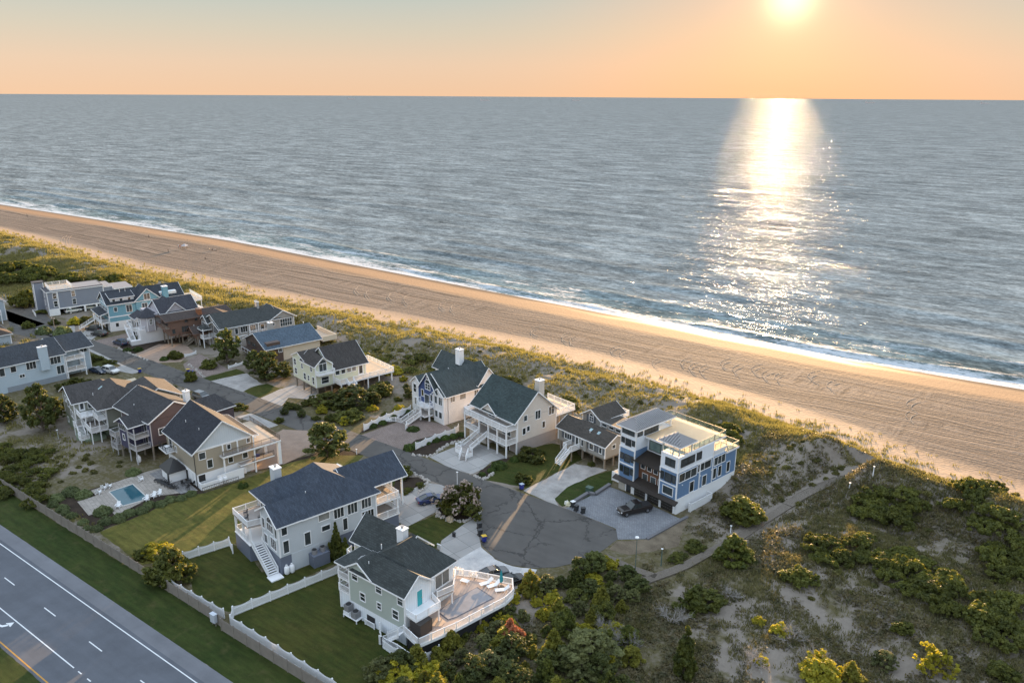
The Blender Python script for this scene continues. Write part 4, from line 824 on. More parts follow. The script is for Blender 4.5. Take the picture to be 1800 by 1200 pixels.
def house_L():
    SG=siding('sage_green_siding',(.38,.43,.40),.16); BB=siding('white_board_and_batten',(.66,.70,.74),.3,True); RF=shingle('weathered_green_black_shingles',(.045,.052,.052)); LT=siding('white_skirting',(.68,.72,.77),.3,True)
    TQ=paint('turquoise_paint',(.02,.30,.34),.5); TAN=paint('sand_tan_decking',(.34,.27,.235),.65,.15)
    h=house('beach_house',(-59.94,60.8,0),0,2,'sage green house with dark roof, turquoise door and long pale pool deck')
    wall(h,-10.4,0,0,4.6,2.2,7.15,SG); wall(h,-10.4,-.01,.0,4.6,0,2.2,LT,'base_wall',trim=False)
    wall(h,-9.0,-.5,4.6,9.4,0,7.3,BB,label='white board and batten rear wing'); wall(h,-15.2,-8,5.3,10.8,0,7.0,SG)
    roof(h,-9.5,0,0,4.6,7.2,1.75,'x',.35,2.4,0,RF); roof(h,-10.5,-5.9,0,4.4,7.2,1.5,'y',.35,0,1.5,RF,walls=SG)
    t=MB(); t.v+=[(0,.05,7.2),(0,4.55,7.2),(0,2.3,8.85),(-.2,.05,7.2),(-.2,4.55,7.2),(-.2,2.3,8.85)]; t.f+=[(0,1,2),(5,4,3),(0,3,4,1),(1,4,5,2),(2,5,3,0)]; t.build('gable_wall',BB,h)
    MB().box(-.02,.03,.1,4.5,2.5,7.2).build('gable_wall',BB,h)
    roof(h,-9.4,-.5,2.0,9.5,7.35,3.1,'y',.4,2.2,2.9,RF); roof(h,-15.3,-6,5.2,10.9,7.05,2.6,'x',.4,0,0,RF,walls=SG)
    chimney(h,-8.0,-6.8,6.6,7.6,8,10.6,WHITE)
    for a0,a1,z0,z1 in ((-9.6,-8.6,5.75,6.85),(-8.2,-7.3,3.2,4.3),(-5.1,-4.1,5.7,6.8),(-5.0,-4.3,3.3,4.2),(-2.2,-1.2,3.2,4.4),(-1.2,-.3,5.6,6.85)): win(h,'F',0,a0,a1,z0,z1,1,2)
    door(h,'S',.03,2.1,3.0,4.5,6.7,TQ,label='turquoise door',glass=False)
    win(h,'S',-.5,6.0,8.6,4.7,6.6,2,1,glass=GLASSC)
    MB().box(-7.1,-5.6,-.06,-.01,.1,1.45).build('opening',DARK,h); rail(h,[(-7.2,-.3),(-5.5,-.3)],0,.8,gap=.12)
    for z in (2.8,4.8): flat(h,-12.7,-10.45,.2,3.6,z,DECKW,.2,'balcony'); rail(h,[(-12.7,3.6),(-12.7,.2),(-10.5,.2)],z,.9)
    posts(h,[(-12.6,.3),(-12.6,3.5)],0,7.0,.18); wall(h,-12.6,-10.5,.35,3.4,0,2.55,LT,'base_wall',trim=False); roof(h,-12.7,-10.4,0,4.4,7.0,.6,'x',.2,.8,0,RF)
    rail(h,[(-12.7,3.6),(-15.6,4.3),(-15.8,5.2)],4.8,.9); flat(h,-15.7,-10.4,3.7,5.25,4.8,DECKW,.2,'balcony'); posts(h,[(-15.5,3.9)],0,4.6,.18)
    MB().prism([(.04,.2),(1.9,.0),(2.3,3.9),(.04,4.5)],4.2,4.4).build('balcony',WHITE,h); rail(h,[(.05,.15),(1.9,.0),(2.3,3.9),(.3,4.6)],4.4,.9); posts(h,[(1.8,.3),(2.1,3.8)],2.4,4.2,.16)
    MB().prism([(-.48,4.7),(.6,5.2),(1.2,7.6),(-.9,10.4),(-2.6,10.2),(-2.6,9.45),(-.48,9.45)],4.2,4.4).build('balcony',DECKW,h); rail(h,[(.6,5.2),(1.2,7.6),(-.9,10.4),(-2.6,10.2)],4.4,.9); posts(h,[(1.0,7.5),(.5,5.3)],2.4,4.2,.16)
    D=[(.2,-.5),(3.4,-1.2),(4.9,4.0),(6.4,12.0),(6.2,13.9),(4.6,15.8),(-.4,14.0),(-3.6,12.4),(-2.4,9.5),(-.4,9.5),(-.4,4.7),(.2,4.7)]; ZD=2.4
    MB().prism(D,ZD-.2,ZD).build('deck',TAN,h); m=MB()
    for (x0,y0),(x1,y1) in zip(D[:7],D[1:8]): m.bar((x0,y0,ZD-.18),(x1,y1,ZD-.18),.08,.4)
    m.build('deck_fascia',WHITE,h); rail(h,D[1:8],ZD,.95,gap=.14); rail(h,[(.25,-.5),(3.4,-1.2)],ZD,.95,gap=.14)
    posts(h,[(3.2,-.9),(4.7,4),(5.4,8),(6.1,12),(4.5,15.3),(1,14.2)],0,ZD-.2,.22,WOODP)
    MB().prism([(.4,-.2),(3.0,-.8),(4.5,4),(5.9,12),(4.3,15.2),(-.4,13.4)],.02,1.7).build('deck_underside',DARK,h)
    PC=paint('taut_grey_pool_cover',(.22,.22,.24),.6,.25); PK=paint('dark_grey_pool_border',(.10,.10,.12),.6); C=[(.7,5.0),(2.9,4.6),(3.4,5.7),(4.6,11.9),(1.2,12.4),(.6,8)]
    MB().prism(C,ZD,ZD+.03).build('pool_border',PK,h); cx=sum(p[0] for p in C)/6; cy=sum(p[1] for p in C)/6
    MB().prism([(cx+(x-cx)*.92,cy+(y-cy)*.95) for x,y in C],ZD+.03,ZD+.06).build('pool_cover',PC,h)
    MB().prism([(1.0,2.8),(2.2,2.5),(3.1,3.2),(2.9,4.2),(1.5,4.5)],ZD,ZD+.05).build('spa_rim',paint('warm_stone_rim',(.45,.33,.24),.7),h)
    MB().box(.9,2.7,-.1,2.0,ZD,ZD+1.75).build('shed',paint('brown_black_shed_boards',(.035,.03,.028),.7,.2),h)['label']='dark boarded enclosure under the balcony'
    stair(h,-2.6,-1.2,.1,.2,-1.0,ZD,1.1); rail(h,[(-2.8,-1.9),(.2,-1.7),(3.0,-1.9)],0,1.3,gap=.13)
    vent(h,-7.4,1.0,8.2); vent(h,-8.2,4.0,9.0)
    return h
def house_M():
    LB=siding('light_blue_grey_siding',(.50,.54,.58),.16); BS=siding('slate_blue_base_siding',(.13,.15,.20),.16); RF=shingle('blue_slate_shingles',(.046,.058,.080))
    h=house('beach_house',(-84.9,61.5,0),0,13,'large light blue grey house with slate blue roof, corner stair and decks at both ends')
    wall(h,-5.7,0,0,16.1,2.8,7.9,LB); wall(h,-5.69,-.02,.02,16.0,0,2.8,BS,'base_wall',trim=False); MB().box(-.02,.03,1.7,9.0,0,2.8).build('base_wall',LB,h)
    wall(h,-11.5,-5.7,2.2,16,0,8.4,LB); 
    roof(h,-6.2,0,0,8,7.95,1.9,'y',.45,0,2.0,RF,walls=LB)
    roof(h,-11.6,0,4.0,16.2,7.95,3.6,'x',.5,3.4,5.2,RF); roof(h,-11.6,-5.2,1.6,9,8.45,2.2,'y',.5,2.6,0,RF)
    roof(h,-9.5,-2.0,13,22.5,8.0,2.6,'y',.45,0,0,RF,walls=LB); wall(h,-9.4,-5.5,16,22.0,5.5,8.0,LB)
    win(h,'F',0,-3.6,-1.7,5.9,7.1,3,1,arch=True); win(h,'F',0,-5.2,-4.4,5.6,7.2,1,1); win(h,'F',0,-1.1,-.5,5.6,7.2,1,1); win(h,'F',0,-2.7,-1.0,3.4,5.1,3,1); win(h,'F',0,-4.9,-3.9,3.3,4.7,1,1)
    for a0,a1,z0,z1,c in ((.5,1.3,6.2,7.6,1),(.6,1.4,3.3,5.2,1),(3.9,4.8,3.3,5.3,1),(6.3,8.0,6.3,7.7,1),(6.7,8.0,4.5,5.3,1),(8.8,10.4,5.8,7.7,3),(11.1,12.7,5.7,7.8,3),(13.5,15.1,5.8,7.7,3),(10.2,10.9,3.4,5.3,1),(13.5,15.5,3.4,5.2,4)): win(h,'S',0 if z0>2.8 or a0>9 or a0<1.7 else .03,a0,a1,z0,z1,c,1,glass=GLASSC if (a0,c)==(6.3,1) else None)
    # corner terraces on the left
    P=[(-11.3,2.1),(-11.3,-1.9),(-6.2,-1.9),(-5.8,-.05)]
    MB().prism([(-11.3,2.1),(-11.3,-1.9),(-6.2,-1.9),(-5.75,-.05),(-5.75,2.1)],5.5,5.75).build('upper_deck',DECKW,h); rail(h,P,5.75,.95)
    MB().prism([(-11.3,2.1),(-11.3,-1.9),(-6.2,-1.9),(-5.75,-.05),(-5.75,2.1)],0,2.7).build('base_wall',BS,h); MB().prism([(-11.3,2.1),(-11.35,-1.95),(-5.9,-1.95),(-5.7,-.05),(-5.75,2.1)],2.7,2.85).build('deck',WHITE,h)
    rail(h,[(-11.2,2.0),(-11.2,-1.8),(-7.4,-1.8)],2.85,.95); posts(h,[(-11.1,-1.7),(-11.1,.2),(-8.4,-1.7),(-6.2,-1.6)],2.85,5.5,.28)
    win(h,'F',2.2,-10.6,-8.8,5.9,7.8,3,1); win(h,'F',2.2,-8.3,-6.5,5.9,7.8,3,1); win(h,'F',2.2,-10.4,-7.4,3.1,5,3,1)
    stair(h,-.6,-1.0,.15,-5.6,-1.0,2.85,1.5); flat(h,-.7,.8,-1.9,-.1,.18,WHITE,.17,'stair_landing')
    for x,y in ((-9.8,-.6),(-8.2,-1.2),(-7.0,.4)):
        m=chair_mb('chair'); m.v=[(a+x,b+y,c+5.75) for a,b,c in m.v]; m.build('deck_chair',paint('black_wicker',(.03,.03,.035),.6),h)
    # right end decks over the drive
    flat(h,-7.6,-.2,16.15,20.4,5.5,DECKT,.25,'upper_deck'); rail(h,[(-.25,16.2),(-.25,20.3),(-5,20.3),(-5.6,22)],5.5,.95); flat(h,-7.6,-.2,16.15,20.3,2.7,DECKW,.25); rail(h,[(-.25,16.2),(-.25,20.2),(-7.4,20.2)],2.7,.95)
    posts(h,[(-.4,20.1),(-3.8,20.1),(-7.3,20.1)],2.7,5.3,.26); wall(h,-7.5,-.3,16.15,20.2,0,2.45,BS,'base_wall',trim=False)
    posts(h,[(-2.2,22.2),(-5.4,22.2)],2.7,8,.26); wall(h,-9.3,-5.5,16.2,22,0,5.5,LB,trim=False)
    chimney(h,-11.9,-10.4,4.6,5.8,5,11.2,LB)
    vent(h,-3.0,6.0,9.7)
    b=wall(h,.05,1.6,4.3,6.9,0,1.9,BS,'utility_platform',trim=False)
    for y in (4.9,6.2): 
        o=MB().cyl(.8,y,1.9,2.6,.42,n=16).build('condenser_unit',paint('condenser_grey',(.20,.20,.21),.5),h); MB().cyl(.8,y,2.6,2.66,.34,n=16).build('fan_grille',DARK,o)
    return h
def house_N():
    BE=siding('tan_shingle_siding',(.34,.30,.235),.17); GB=siding('pale_blue_board',(.50,.55,.60),.3,True); RF=shingle('near_black_shingles',(.030,.033,.042)); BK=paint('black_metal',(.02,.02,.022),.4)
    h=house('beach_house',(-118.3,70.05,0),0,11,'tan shingled house with black roof and pale gable above the swimming pool')
    wall(h,-12.9,0,0,10.6,2.4,6.9,BE,tmat=BE); wall(h,-12.9,-.03,.03,10.6,0,2.4,WHITE,'base_wall',trim=False); 
    roof(h,-12.9,0,-.0,10.6,6.9,4.3,'x',.55,0,0,RF,walls=GB)
    MB().box(-.02,.06,.1,10.5,6.6,6.9).build('trim_bands',WHITE,h); MB().box(-13,.06,-.06,0,2.25,2.6).build('trim_bands',WHITE,h)
    win(h,'S',0,.8,1.9,5.1,6.3,1,1); win(h,'S',0,2.1,3.0,3.1,4.6,1,1); win(h,'S',0,5.9,6.7,2.9,3.9,1,1); win(h,'S',0,8.6,9.5,2.9,3.9,1,1); win(h,'S',0,5.9,6.5,5.5,6.4,1,1); win(h,'S',0,9.6,10.2,5.7,6.5,1,1)
    win(h,'F',0,-6.6,-1.0,5.7,6.6,6,1); win(h,'F',0,-8.8,-8.2,4,5.0,1,1); 
    for a in (-5.4,-3.6,-1.8): MB().box(a,a+.14,-.12,0,0,2.3).build('post',WHITE,h)
    win(h,'F',.03,-5.2,-3.8,.1,2.0,1,1,glass=DARK); win(h,'S',-.03,.3,1.5,.9,2.2,1,1,glass=DARK)
    # white walled service yard
    m=MB(); m.box(1.5,1.65,.2,7.8,0,1.2); m.box(.0,1.5,.05,.2,0,1.2); m.build('yard_wall',WHITE,h); m=MB(); m.box(1.5,1.65,3.0,7.8,1.2,1.9); m.build('yard_wall',WHITE,h)
    rail(h,[(2.6,-.2),(2.6,6.3)],0,1.0,BK,.3,.03,.05,2.2,name='metal_fence')
    # deck on the right and back
    flat(h,.05,1.3,4.4,15.5,4.9,DECKW,.3); flat(h,-11,.05,10.7,15.5,4.9,DECKT,.3); rail(h,[(1.25,4.5),(1.25,15.4),(-11,15.4),(-11,10.8)],4.9,1.0,paint('bronze_railing',(.10,.08,.065),.5),.2,.03,.06,1.8)
    posts(h,[(1.0,4.7),(1.0,7.4),(1.0,10.4)],4.9,7.0,.2); posts(h,[(1.0,4.7),(1.0,10.4)],0,4.6,.24); posts(h,[(.9,15.2),(-10.8,15.2),(-5,15.2)],0,4.6,.6)
    flat(h,.05,1.3,7.5,14,2.3,DECKW,.2); rail(h,[(1.25,9.8),(1.25,14)],2.3,.95,BK,.2,.03,.06)
    shed(h,[(-12.9,10.6,6.9),(0,10.6,6.9),(0,12,6.6),(-12.9,12,6.6)],RF)
    # balcony at the left
    MB().box(-12.8,-9.2,-1.6,-.02,3.7,3.95).build('balcony',WHITE,h); rail(h,[(-12.7,-.1),(-12.7,-1.5),(-9.3,-1.5),(-9.3,-.1)],3.95,.95,BK,.25,.03,.05); door(h,'F',0,-11.6,-10.2,4,6,BK)
    MB().cyl(-10.6,-.9,4.6,4.66,.55).build('balcony_table',WHITE,h)
    # small hipped shed by the pool
    s=wall(h,-8.6,-4.9,-2.9,-.02,0,2.3,WHITE,'annex',trim=False); roof(h,-8.6,-4.9,-2.9,-.1,2.3,1.5,'x',.35,1.3,1.3,BK,.1,fascia=False,name='annex_roof'); door(h,'F',-2.9,-6.0,-5.0,0,2.0,BK,glass=False)
    m=MB(); m.tube([(0.08,-.1,0),(.08,-.1,6.7),(.5,-.5,6.9)],.07,6); m.build('downpipe',BK,h)
    vent(h,-8.8,2.4,9.0); vent(h,-3.4,2.6,9.1)
    return h
def house_O():
    PU=siding('dark_navy_shingles',(.055,.055,.11),.17); BR=siding('plum_brown_shingles',(.085,.065,.075),.17); RF=shingle('charcoal_shingles',(.046,.046,.050)); GT=paint('grey_trim',(.42,.42,.44),.5)
    h=house('stilt_house',(-134.8,71.7,0),0,3,'dark navy and plum stilt house with two stacked rear balconies')
    wall(h,-11,0,0,10,2.8,7.6,BR,tmat=GT); roof(h,-13,0,0,10,7.65,2.7,'x',.45,0,0,RF,walls=BR)
    wall(h,-6.2,-3.0,-2.9,0,2.4,7.2,PU,tmat=GT); roof(h,-6.4,-1.6,-3.2,4,7.2,1.3,'y',.3,0,0,RF,walls=PU); wall(h,-2.95,-.05,-.12,0,2.8,7.6,PU,trim=False)
    for z in (2.8,5.1): flat(h,-2.95,-.3,-2.9,-.15,z,WOODP,.2,'balcony',GT); rail(h,[(-2.9,-2.9),(-.3,-2.9),(-.3,-.2)],z,.9,GT,.2,.03)
    posts(h,[(-2.9,-2.9),(-.35,-2.9)],0,7.1,.16,GT); posts(h,[(x,y) for x in (-10.5,-7,-3.5,-.1) for y in (.1,3.4,6.6,9.8)]+[(-6.1,-2.8)],0,2.8,.25,WOODP)
    flat(h,-10.9,-.1,.1,9.9,2.79,WOODP,.2,'floor_platform',None)
    win(h,'F',-2.9,-5.9,-3.6,5.9,6.9,3,1,GT); win(h,'F',-2.9,-4.9,-4.2,3.9,5.0,1,1); win(h,'S',0,1.6,2.8,4.6,5.8,1,1); door(h,'F',-.12,-1.9,-1.0,5.1,7.1,GLASS,GT,glass=False); door(h,'F',-.12,-1.9,-1.0,2.8,4.7,GLASS,GT,glass=False); win(h,'S',0,6,7,4.8,6,1,1)
    # stair tower at the left
    for z in (1.4,3.9): flat(h,-9.2,-6.9,-3.4,-1.2,z,WOODP,.2,'landing',GT); rail(h,[(-9.2,-1.2),(-9.2,-3.4),(-6.9,-3.4),(-6.9,-1.2)],z,.95,GT,.2,.03)
    posts(h,[(-9.1,-3.3),(-7,-3.3),(-9.1,-1.3),(-7,-1.3)],0,4.8,.14,GT); stair(h,-8.6,-3.0,1.4,-8.6,-1.3,3.9,.9,GT)
    skylight(h,[(-7.4,2.6,9.05),(-6.8,2.6,9.05),(-6.8,3.8,9.7),(-7.4,3.8,9.7)]); vent(h,-8.2,1.4,8.4); chimney(h,-3.0,-2.0,8.6,9.6,6,10.6,WHITE)
    wall(h,-9,-1,10,18,0,5.4,BR,trim=False); roof(h,-9,-1,10,18,5.4,1.8,'y',.4,0,1.5,RF)
    return h
def house_P():
    OL=siding('olive_grey_siding',(.24,.25,.215),.16); BG=paint('green_painted_base',(.17,.21,.15),.8,.15); RF=shingle('warm_charcoal_shingles',(.060,.056,.056))
    h=house('beach_house',(-157.8,69.0,0),0,13,'olive grey house with warm charcoal hip roofs and zigzag white rear stairs')
    wall(h,-8.6,0,0,4.2,2.6,7.0,OL); wall(h,-8.6,-.02,.02,4.2,-.1,2.6,BG,'base_wall',trim=False); wall(h,-7.5,6.5,4.2,14,2.6,7.0,OL); wall(h,-7.4,4.0,4.2,14,0,2.6,BG,'base_wall',trim=False)
    roof(h,-9,.1,0,9,7.0,2.2,'y',.5,0,2.5,RF,walls=OL); roof(h,-6,6.8,3.0,12.5,7.0,2.8,'x',.5,4.0,4.0,RF); roof(h,-2,9.6,9,18,7.2,2.4,'x',.5,3,0,RF,walls=OL); wall(h,4,9.4,9.2,17.8,0,7.2,OL)
    win(h,'F',0,-6.9,-5.6,5.5,6.6,2,1); win(h,'F',0,-5.0,-3.6,4.9,6.4,1,1); win(h,'F',0,-3.2,-2.2,3.3,4.6,1,1); win(h,'F',0,-1.8,-1.0,3.2,4.5,1,1); win(h,'F',.02,-7.2,-6.4,.8,1.8,1,1,glass=DARK)
    door(h,'S',0,1.0,1.9,4.9,6.8); win(h,'S',0,2.6,3.7,5.2,6.7,1,1); win(h,'F',4.2,1.0,6.2,5.3,6.6,4,1,glass=GLASSC); win(h,'F',4.2,2.0,6,3.1,4.5,3,1)
    flat(h,.02,3.2,.3,4.15,4.7,WHITE,.2,'upper_deck'); rail(h,[(.1,.3),(3.2,.3),(3.2,1.6)],4.7,.95); flat(h,3.2,6.8,2.6,4.15,4.7,WHITE,.2,'upper_deck'); rail(h,[(3.2,2.6),(6.8,2.6),(6.8,4.1)],4.7,.95)
    flat(h,.6,6.8,1.0,4.15,2.5,DECKW,.2); rail(h,[(.6,3.5),(.6,1.0),(6.8,1.0),(6.8,4.1)],2.5,.95); posts(h,[(.7,1.1),(3.2,1.1),(6.7,1.1),(3.2,2.7),(6.7,2.7)],0,4.6,.18)
    stair(h,.9,2.2,2.6,3.2,2.2,4.7,1.1); stair(h,3.4,.2,.6,.9,.2,2.5,1.1); flat(h,.4,1.6,-.6,1.0,2.5,DECKW,.2,'landing'); flat(h,3.2,4.8,-.6,1.0,.7,DECKW,.2,'landing'); rail(h,[(.4,1.0),(.4,-.6),(1.6,-.6)],2.5,.9); rail(h,[(3.2,-.6),(4.8,-.6),(4.8,1.0)],.7,.9); posts(h,[(.5,-.5),(4.7,-.5),(3.3,-.5)],0,2.4,.16)
    MB().prism([(-.3,-.2),(2.6,-.9),(5.4,.4),(5.4,3.9),(0,3.9)],0,.6).build('planter_wall',BG,h)
    skylight(h,[(-1.2,4.9,8.15),(-.6,4.9,8.15),(-.6,5.9,8.8),(-1.2,5.9,8.8)]); vent(h,0,3.8,7.7)
    posts(h,[(9.3,9.4),(9.3,12),(9.3,14.6)],4.5,7.2,.25)
    return h
def house_Q():
    LB=siding('sky_blue_siding',(.44,.53,.61),.16); RF=shingle('blue_black_shingles',(.046,.052,.062))
    h=house('beach_house',(-193.4,84.3,0),0,5,'wide sky blue house with tall box chimney and lit corner decks')
    wall(h,-12,0,-17,0,0,6.4,LB); roof(h,-12,0,-17,0,6.45,2.6,'y',.45,0,0,RF,walls=LB); roof(h,-14,-1.5,-1,7,6.5,2.3,'y',.45,0,0,RF,walls=LB); wall(h,-13,-3,0,7,0,6.4,LB)
    chimney(h,0,.9,-5.5,-3.6,3.6,9.2,LB)
    for a0,a1,z0,z1,c in ((-3.1,-.9,4.4,6.1,3),(-2.0,-.4,1.7,3.7,2),(-8.3,-6.3,4.4,6.2,3),(-11.6,-10.5,4.6,5.9,1),(-13.9,-12.9,4.2,6.0,1),(-10,-9.0,2.9,3.6,2),(-16.4,-15,4.2,6,2)): win(h,'S',0,a0,a1,z0,z1,c,1)
    MB().box(-.01,.04,-12.9,-.1,0,1.3).build('lattice_base',paint('grey_lattice',(.24,.27,.31),.8),h)
    flat(h,-2.9,.3,.05,4.6,4.6,DECKT,.25,'upper_deck'); rail(h,[(.25,.1),(.25,4.5),(-2.9,4.5)],4.6,.95); flat(h,-2.9,.3,.05,4.6,1.9,DECKT,.25); rail(h,[(.25,.1),(.25,4.5),(-2.9,4.5)],1.9,.95); posts(h,[(.2,.2),(.2,4.4),(-2.8,4.4)],0,4.4,.22)
    posts(h,[(-2.9,4.5),(-2.9,6.8)],4.6,6.6,.22); win(h,'S',-3,4.8,6.4,4.9,6.2,2,1)
    return h
def house_R():
    LB=siding('pale_blue_siding',(.36,.42,.48),.16); RF=shingle('navy_black_shingles',(.040,.046,.058)); RB=shingle('brown_shingles',(.075,.058,.050))
    p=at(-48,572,0)
    h=house('beach_house',(p.x,p.y,0),0,10,'pale blue house with navy black roof at the left edge of the view')
    wall(h,-14,0,-1,9,0,6.0,LB); roof(h,-14,0,-1,9,6.0,3.4,'x',.5,0,0,RF,walls=LB); win(h,'S',0,1,3.4,4.1,5.6,3,1); win(h,'S',0,5,6.5,4.1,5.6,2,1); win(h,'F',-1,-3.5,-1,4,5.6,3,1)
    flat(h,.05,4.2,.0,7,3.1,DECKW,.25); rail(h,[(.1,0),(4.2,0),(4.2,7),(.1,7)],3.1,1.0); posts(h,[(4.1,.1),(4.1,6.9)],0,3,.22)
    p=at(-45,616,0); g=house('bungalow',(p.x,p.y,0),0,8,'low house with plain brown roof behind the wide sky blue house')
    wall(g,-14,0,0,9,0,3.0,LB); roof(g,-14,0,0,9,3.0,2.2,'x',.5,0,3,RB,walls=LB); win(g,'S',0,2,3.4,1.0,2.3,2,1)
    return h
for f in (house_A,house_B,house_C,house_D,house_E,house_F,house_G,house_H,house_I,house_J,house_K,house_L,house_M,house_N,house_O,house_P,house_Q,house_R): f()
# ================================================================ ROADS, DRIVES, LAWNS (sheets laid a little above one another)
def asphalt(name,c,cracks=True,crk=.9):
    n=NT(name); p=n.pos(); a=n.noise(p,.25,5,.6); b=n.noise(p,18,3); st=n.noise(n.pos((.04,.9,1)),1.0,3)
    k=n.math('MULTIPLY_ADD',a,.7,.62); k=n.math('MULTIPLY_ADD',b,.30,n.math('SUBTRACT',k,.15)); k=n.math('MULTIPLY_ADD',st,.3,n.math('SUBTRACT',k,.15))
    col=n.mix(1.0,c,k,'MULTIPLY')
    if cracks:
        w=n.N.new('ShaderNodeVectorMath'); w.operation='ADD'; n.L.new(p,w.inputs[0]); sc=n.N.new('ShaderNodeVectorMath'); sc.operation='SCALE'; n.L.new(n.noise(p,.7,4,.6,'Color'),sc.inputs[0]); sc.inputs['Scale'].default_value=2.6; n.L.new(sc.outputs[0],w.inputs[1])
        d=n.vor(w.outputs[0],.13,feature='DISTANCE_TO_EDGE'); m=n.ramp(d,[(0,1.0),(.012,1.0),(.02,0.0)]); g=n.noise(p,.15,3); g=n.ramp(g,[(.42,0.),(.5,1.)]); m=n.math('MULTIPLY',m,g); m=n.math('MULTIPLY',m,crk)
        d2=n.vor(w.outputs[0],.05,feature='DISTANCE_TO_EDGE'); m2=n.ramp(d2,[(0,1.0),(.006,1.0),(.009,0.0)]); m=n.math('MAXIMUM',m,m2)
        col=n.mix(n.math('MULTIPLY',m,.62),col,(.016,.015,.015))
    return n.fin(col,.82,n.bump(b,.35,.02),None,.35)
def patchy(name,c1,c2,scale=.4,fine=10,rough=.9,bs=.5,bd=.05,grid=None):
    n=NT(name); p=n.pos(); a=n.noise(p,scale,5,.6); b=n.noise(p,fine,4,.7); f=n.math('MULTIPLY_ADD',b,.7,n.math('SUBTRACT',a,.35)); f=n.ramp(f,[(.25,0.),(.75,1.)]); col=n.mix(f,c1,c2); h=b
    if grid:
        br=n.N.new('ShaderNodeTexBrick'); n.L.new(n.pos((1,1,1),R(13)),br.inputs[0]); br.inputs['Scale'].default_value=1.0; br.inputs['Brick Width'].default_value=grid[0]; br.inputs['Row Height'].default_value=grid[1]; br.inputs['Mortar Size'].default_value=grid[2]; br.offset=grid[3]
        br.inputs['Color1'].default_value=(.88,.88,.88,1); br.inputs['Color2'].default_value=(1.1,1.1,1.1,1); br.inputs['Mortar'].default_value=(.5,.5,.5,1); col=n.mix(1.0,col,br.outputs[0],'MULTIPLY')
    return n.fin(col,rough,n.bump(h,bs,bd),None,.2)
ASPH=asphalt('worn_side_street_asphalt',(.088,.083,.078)); HWY=asphalt('highway_asphalt',(.098,.106,.125),False); SHO=asphalt('shoulder_asphalt',(.145,.150,.168),False)
CONCRETE=patchy('driveway_concrete',(.27,.265,.26),(.35,.34,.33),.3,12,.85,.2,.02,(3.4,3.0,.035,0)); PAVE=patchy('grey_blue_pavers',(.16,.17,.19),(.23,.235,.25),.3,14,.85,.3,.02,(.5,.3,.02,.5))
PINK=patchy('rose_brown_pavers',(.17,.135,.12),(.25,.20,.18),.3,10,.85,.3,.02,(.5,.3,.02,.5)); SHELL=patchy('white_shell_gravel',(.33,.33,.34),(.58,.57,.56),.5,9,.95,.8,.06); GRAV=patchy('grey_stone_gravel',(.20,.19,.185),(.40,.385,.37),.4,9,.95,.8,.05)
def lawnmat(name,c1,c2,c3):
    n=NT(name); p=n.pos(); a=n.noise(p,.12,5,.6); b=n.noise(p,9,5,.75); m=n.noise(n.pos((.25,1.6,1),R(20)),1.0,3); q=n.noise(p,1.1,4,.6)
    f=n.math('MULTIPLY_ADD',q,.5,n.math('SUBTRACT',a,.25)); f=n.ramp(f,[(.35,0.),(.65,1.)]); col=n.mix(f,c1,c2); g=n.ramp(n.math('MULTIPLY_ADD',b,.6,n.math('MULTIPLY',m,.4)),[(.35,.55),(.68,1.5)]); col=n.mix(1.0,col,g,'MULTIPLY')
    col=n.mix(n.ramp(n.noise(p,.5,4,.65),[(.55,0.),(.75,.7)]),col,c3)
    return n.fin(col,.9,n.bump(b,.9,.09),None,.15)
LAWN=lawnmat('mown_lawn',(.030,.043,.008),(.054,.056,.012),(.085,.070,.022)); LAWNY=lawnmat('rough_sunlit_lawn',(.062,.070,.016),(.115,.105,.026),(.17,.125,.042)); VERGE=lawnmat('verge_grass',(.024,.040,.008),(.040,.052,.012),(.075,.068,.026))  # LAWNY: yellow of the low sunlight painted into the grass colour
MULCH=patchy('dark_mulch',(.022,.016,.012),(.05,.036,.026),.6,8,.95,.9,.08); DIRT=patchy('brown_sandy_soil',(.09,.07,.05),(.20,.165,.12),.5,7,.95,.7,.06)
COBBLE=patchy('tan_gravel_drive',(.22,.165,.13),(.33,.25,.20),.4,7,.9,.8,.05)
def ccw(P):
    a=sum(P[i][0]*P[(i+1)%len(P)][1]-P[(i+1)%len(P)][0]*P[i][1] for i in range(len(P))); return P if a>0 else P[::-1]
def ragged(P,amp,step,seed):
    out=[]; rnd=random.Random(seed)
    for (x0,y0),(x1,y1) in zip(P,P[1:]+P[:1]):
        L=math.hypot(x1-x0,y1-y0); k=max(1,int(L/step)); nx,ny=-(y1-y0)/max(L,.01),(x1-x0)/max(L,.01)
        for i in range(k): t=i/k; j=0 if i==0 else rnd.uniform(-amp,amp); out.append((x0+(x1-x0)*t+nx*j,y0+(y1-y0)*t+ny*j))
    return out
def sheet(name,P,z,mat,th=None,rag=0,seed=1,kind='structure',px=True):
    if px: P=[tuple(at(x,y,0))[:2] for x,y in P]
    P=ccw(P)
    if rag: P=ragged(P,rag,1.0,seed)
    o=MB().prism(P,z-.25 if th is None else z-th,z).build(name,mat)
    return tag(o,kind=kind)
def uvsheet(name,P,z,mat,rag=0,seed=1): return sheet(name,P,z,mat,None,rag,seed,px=False)
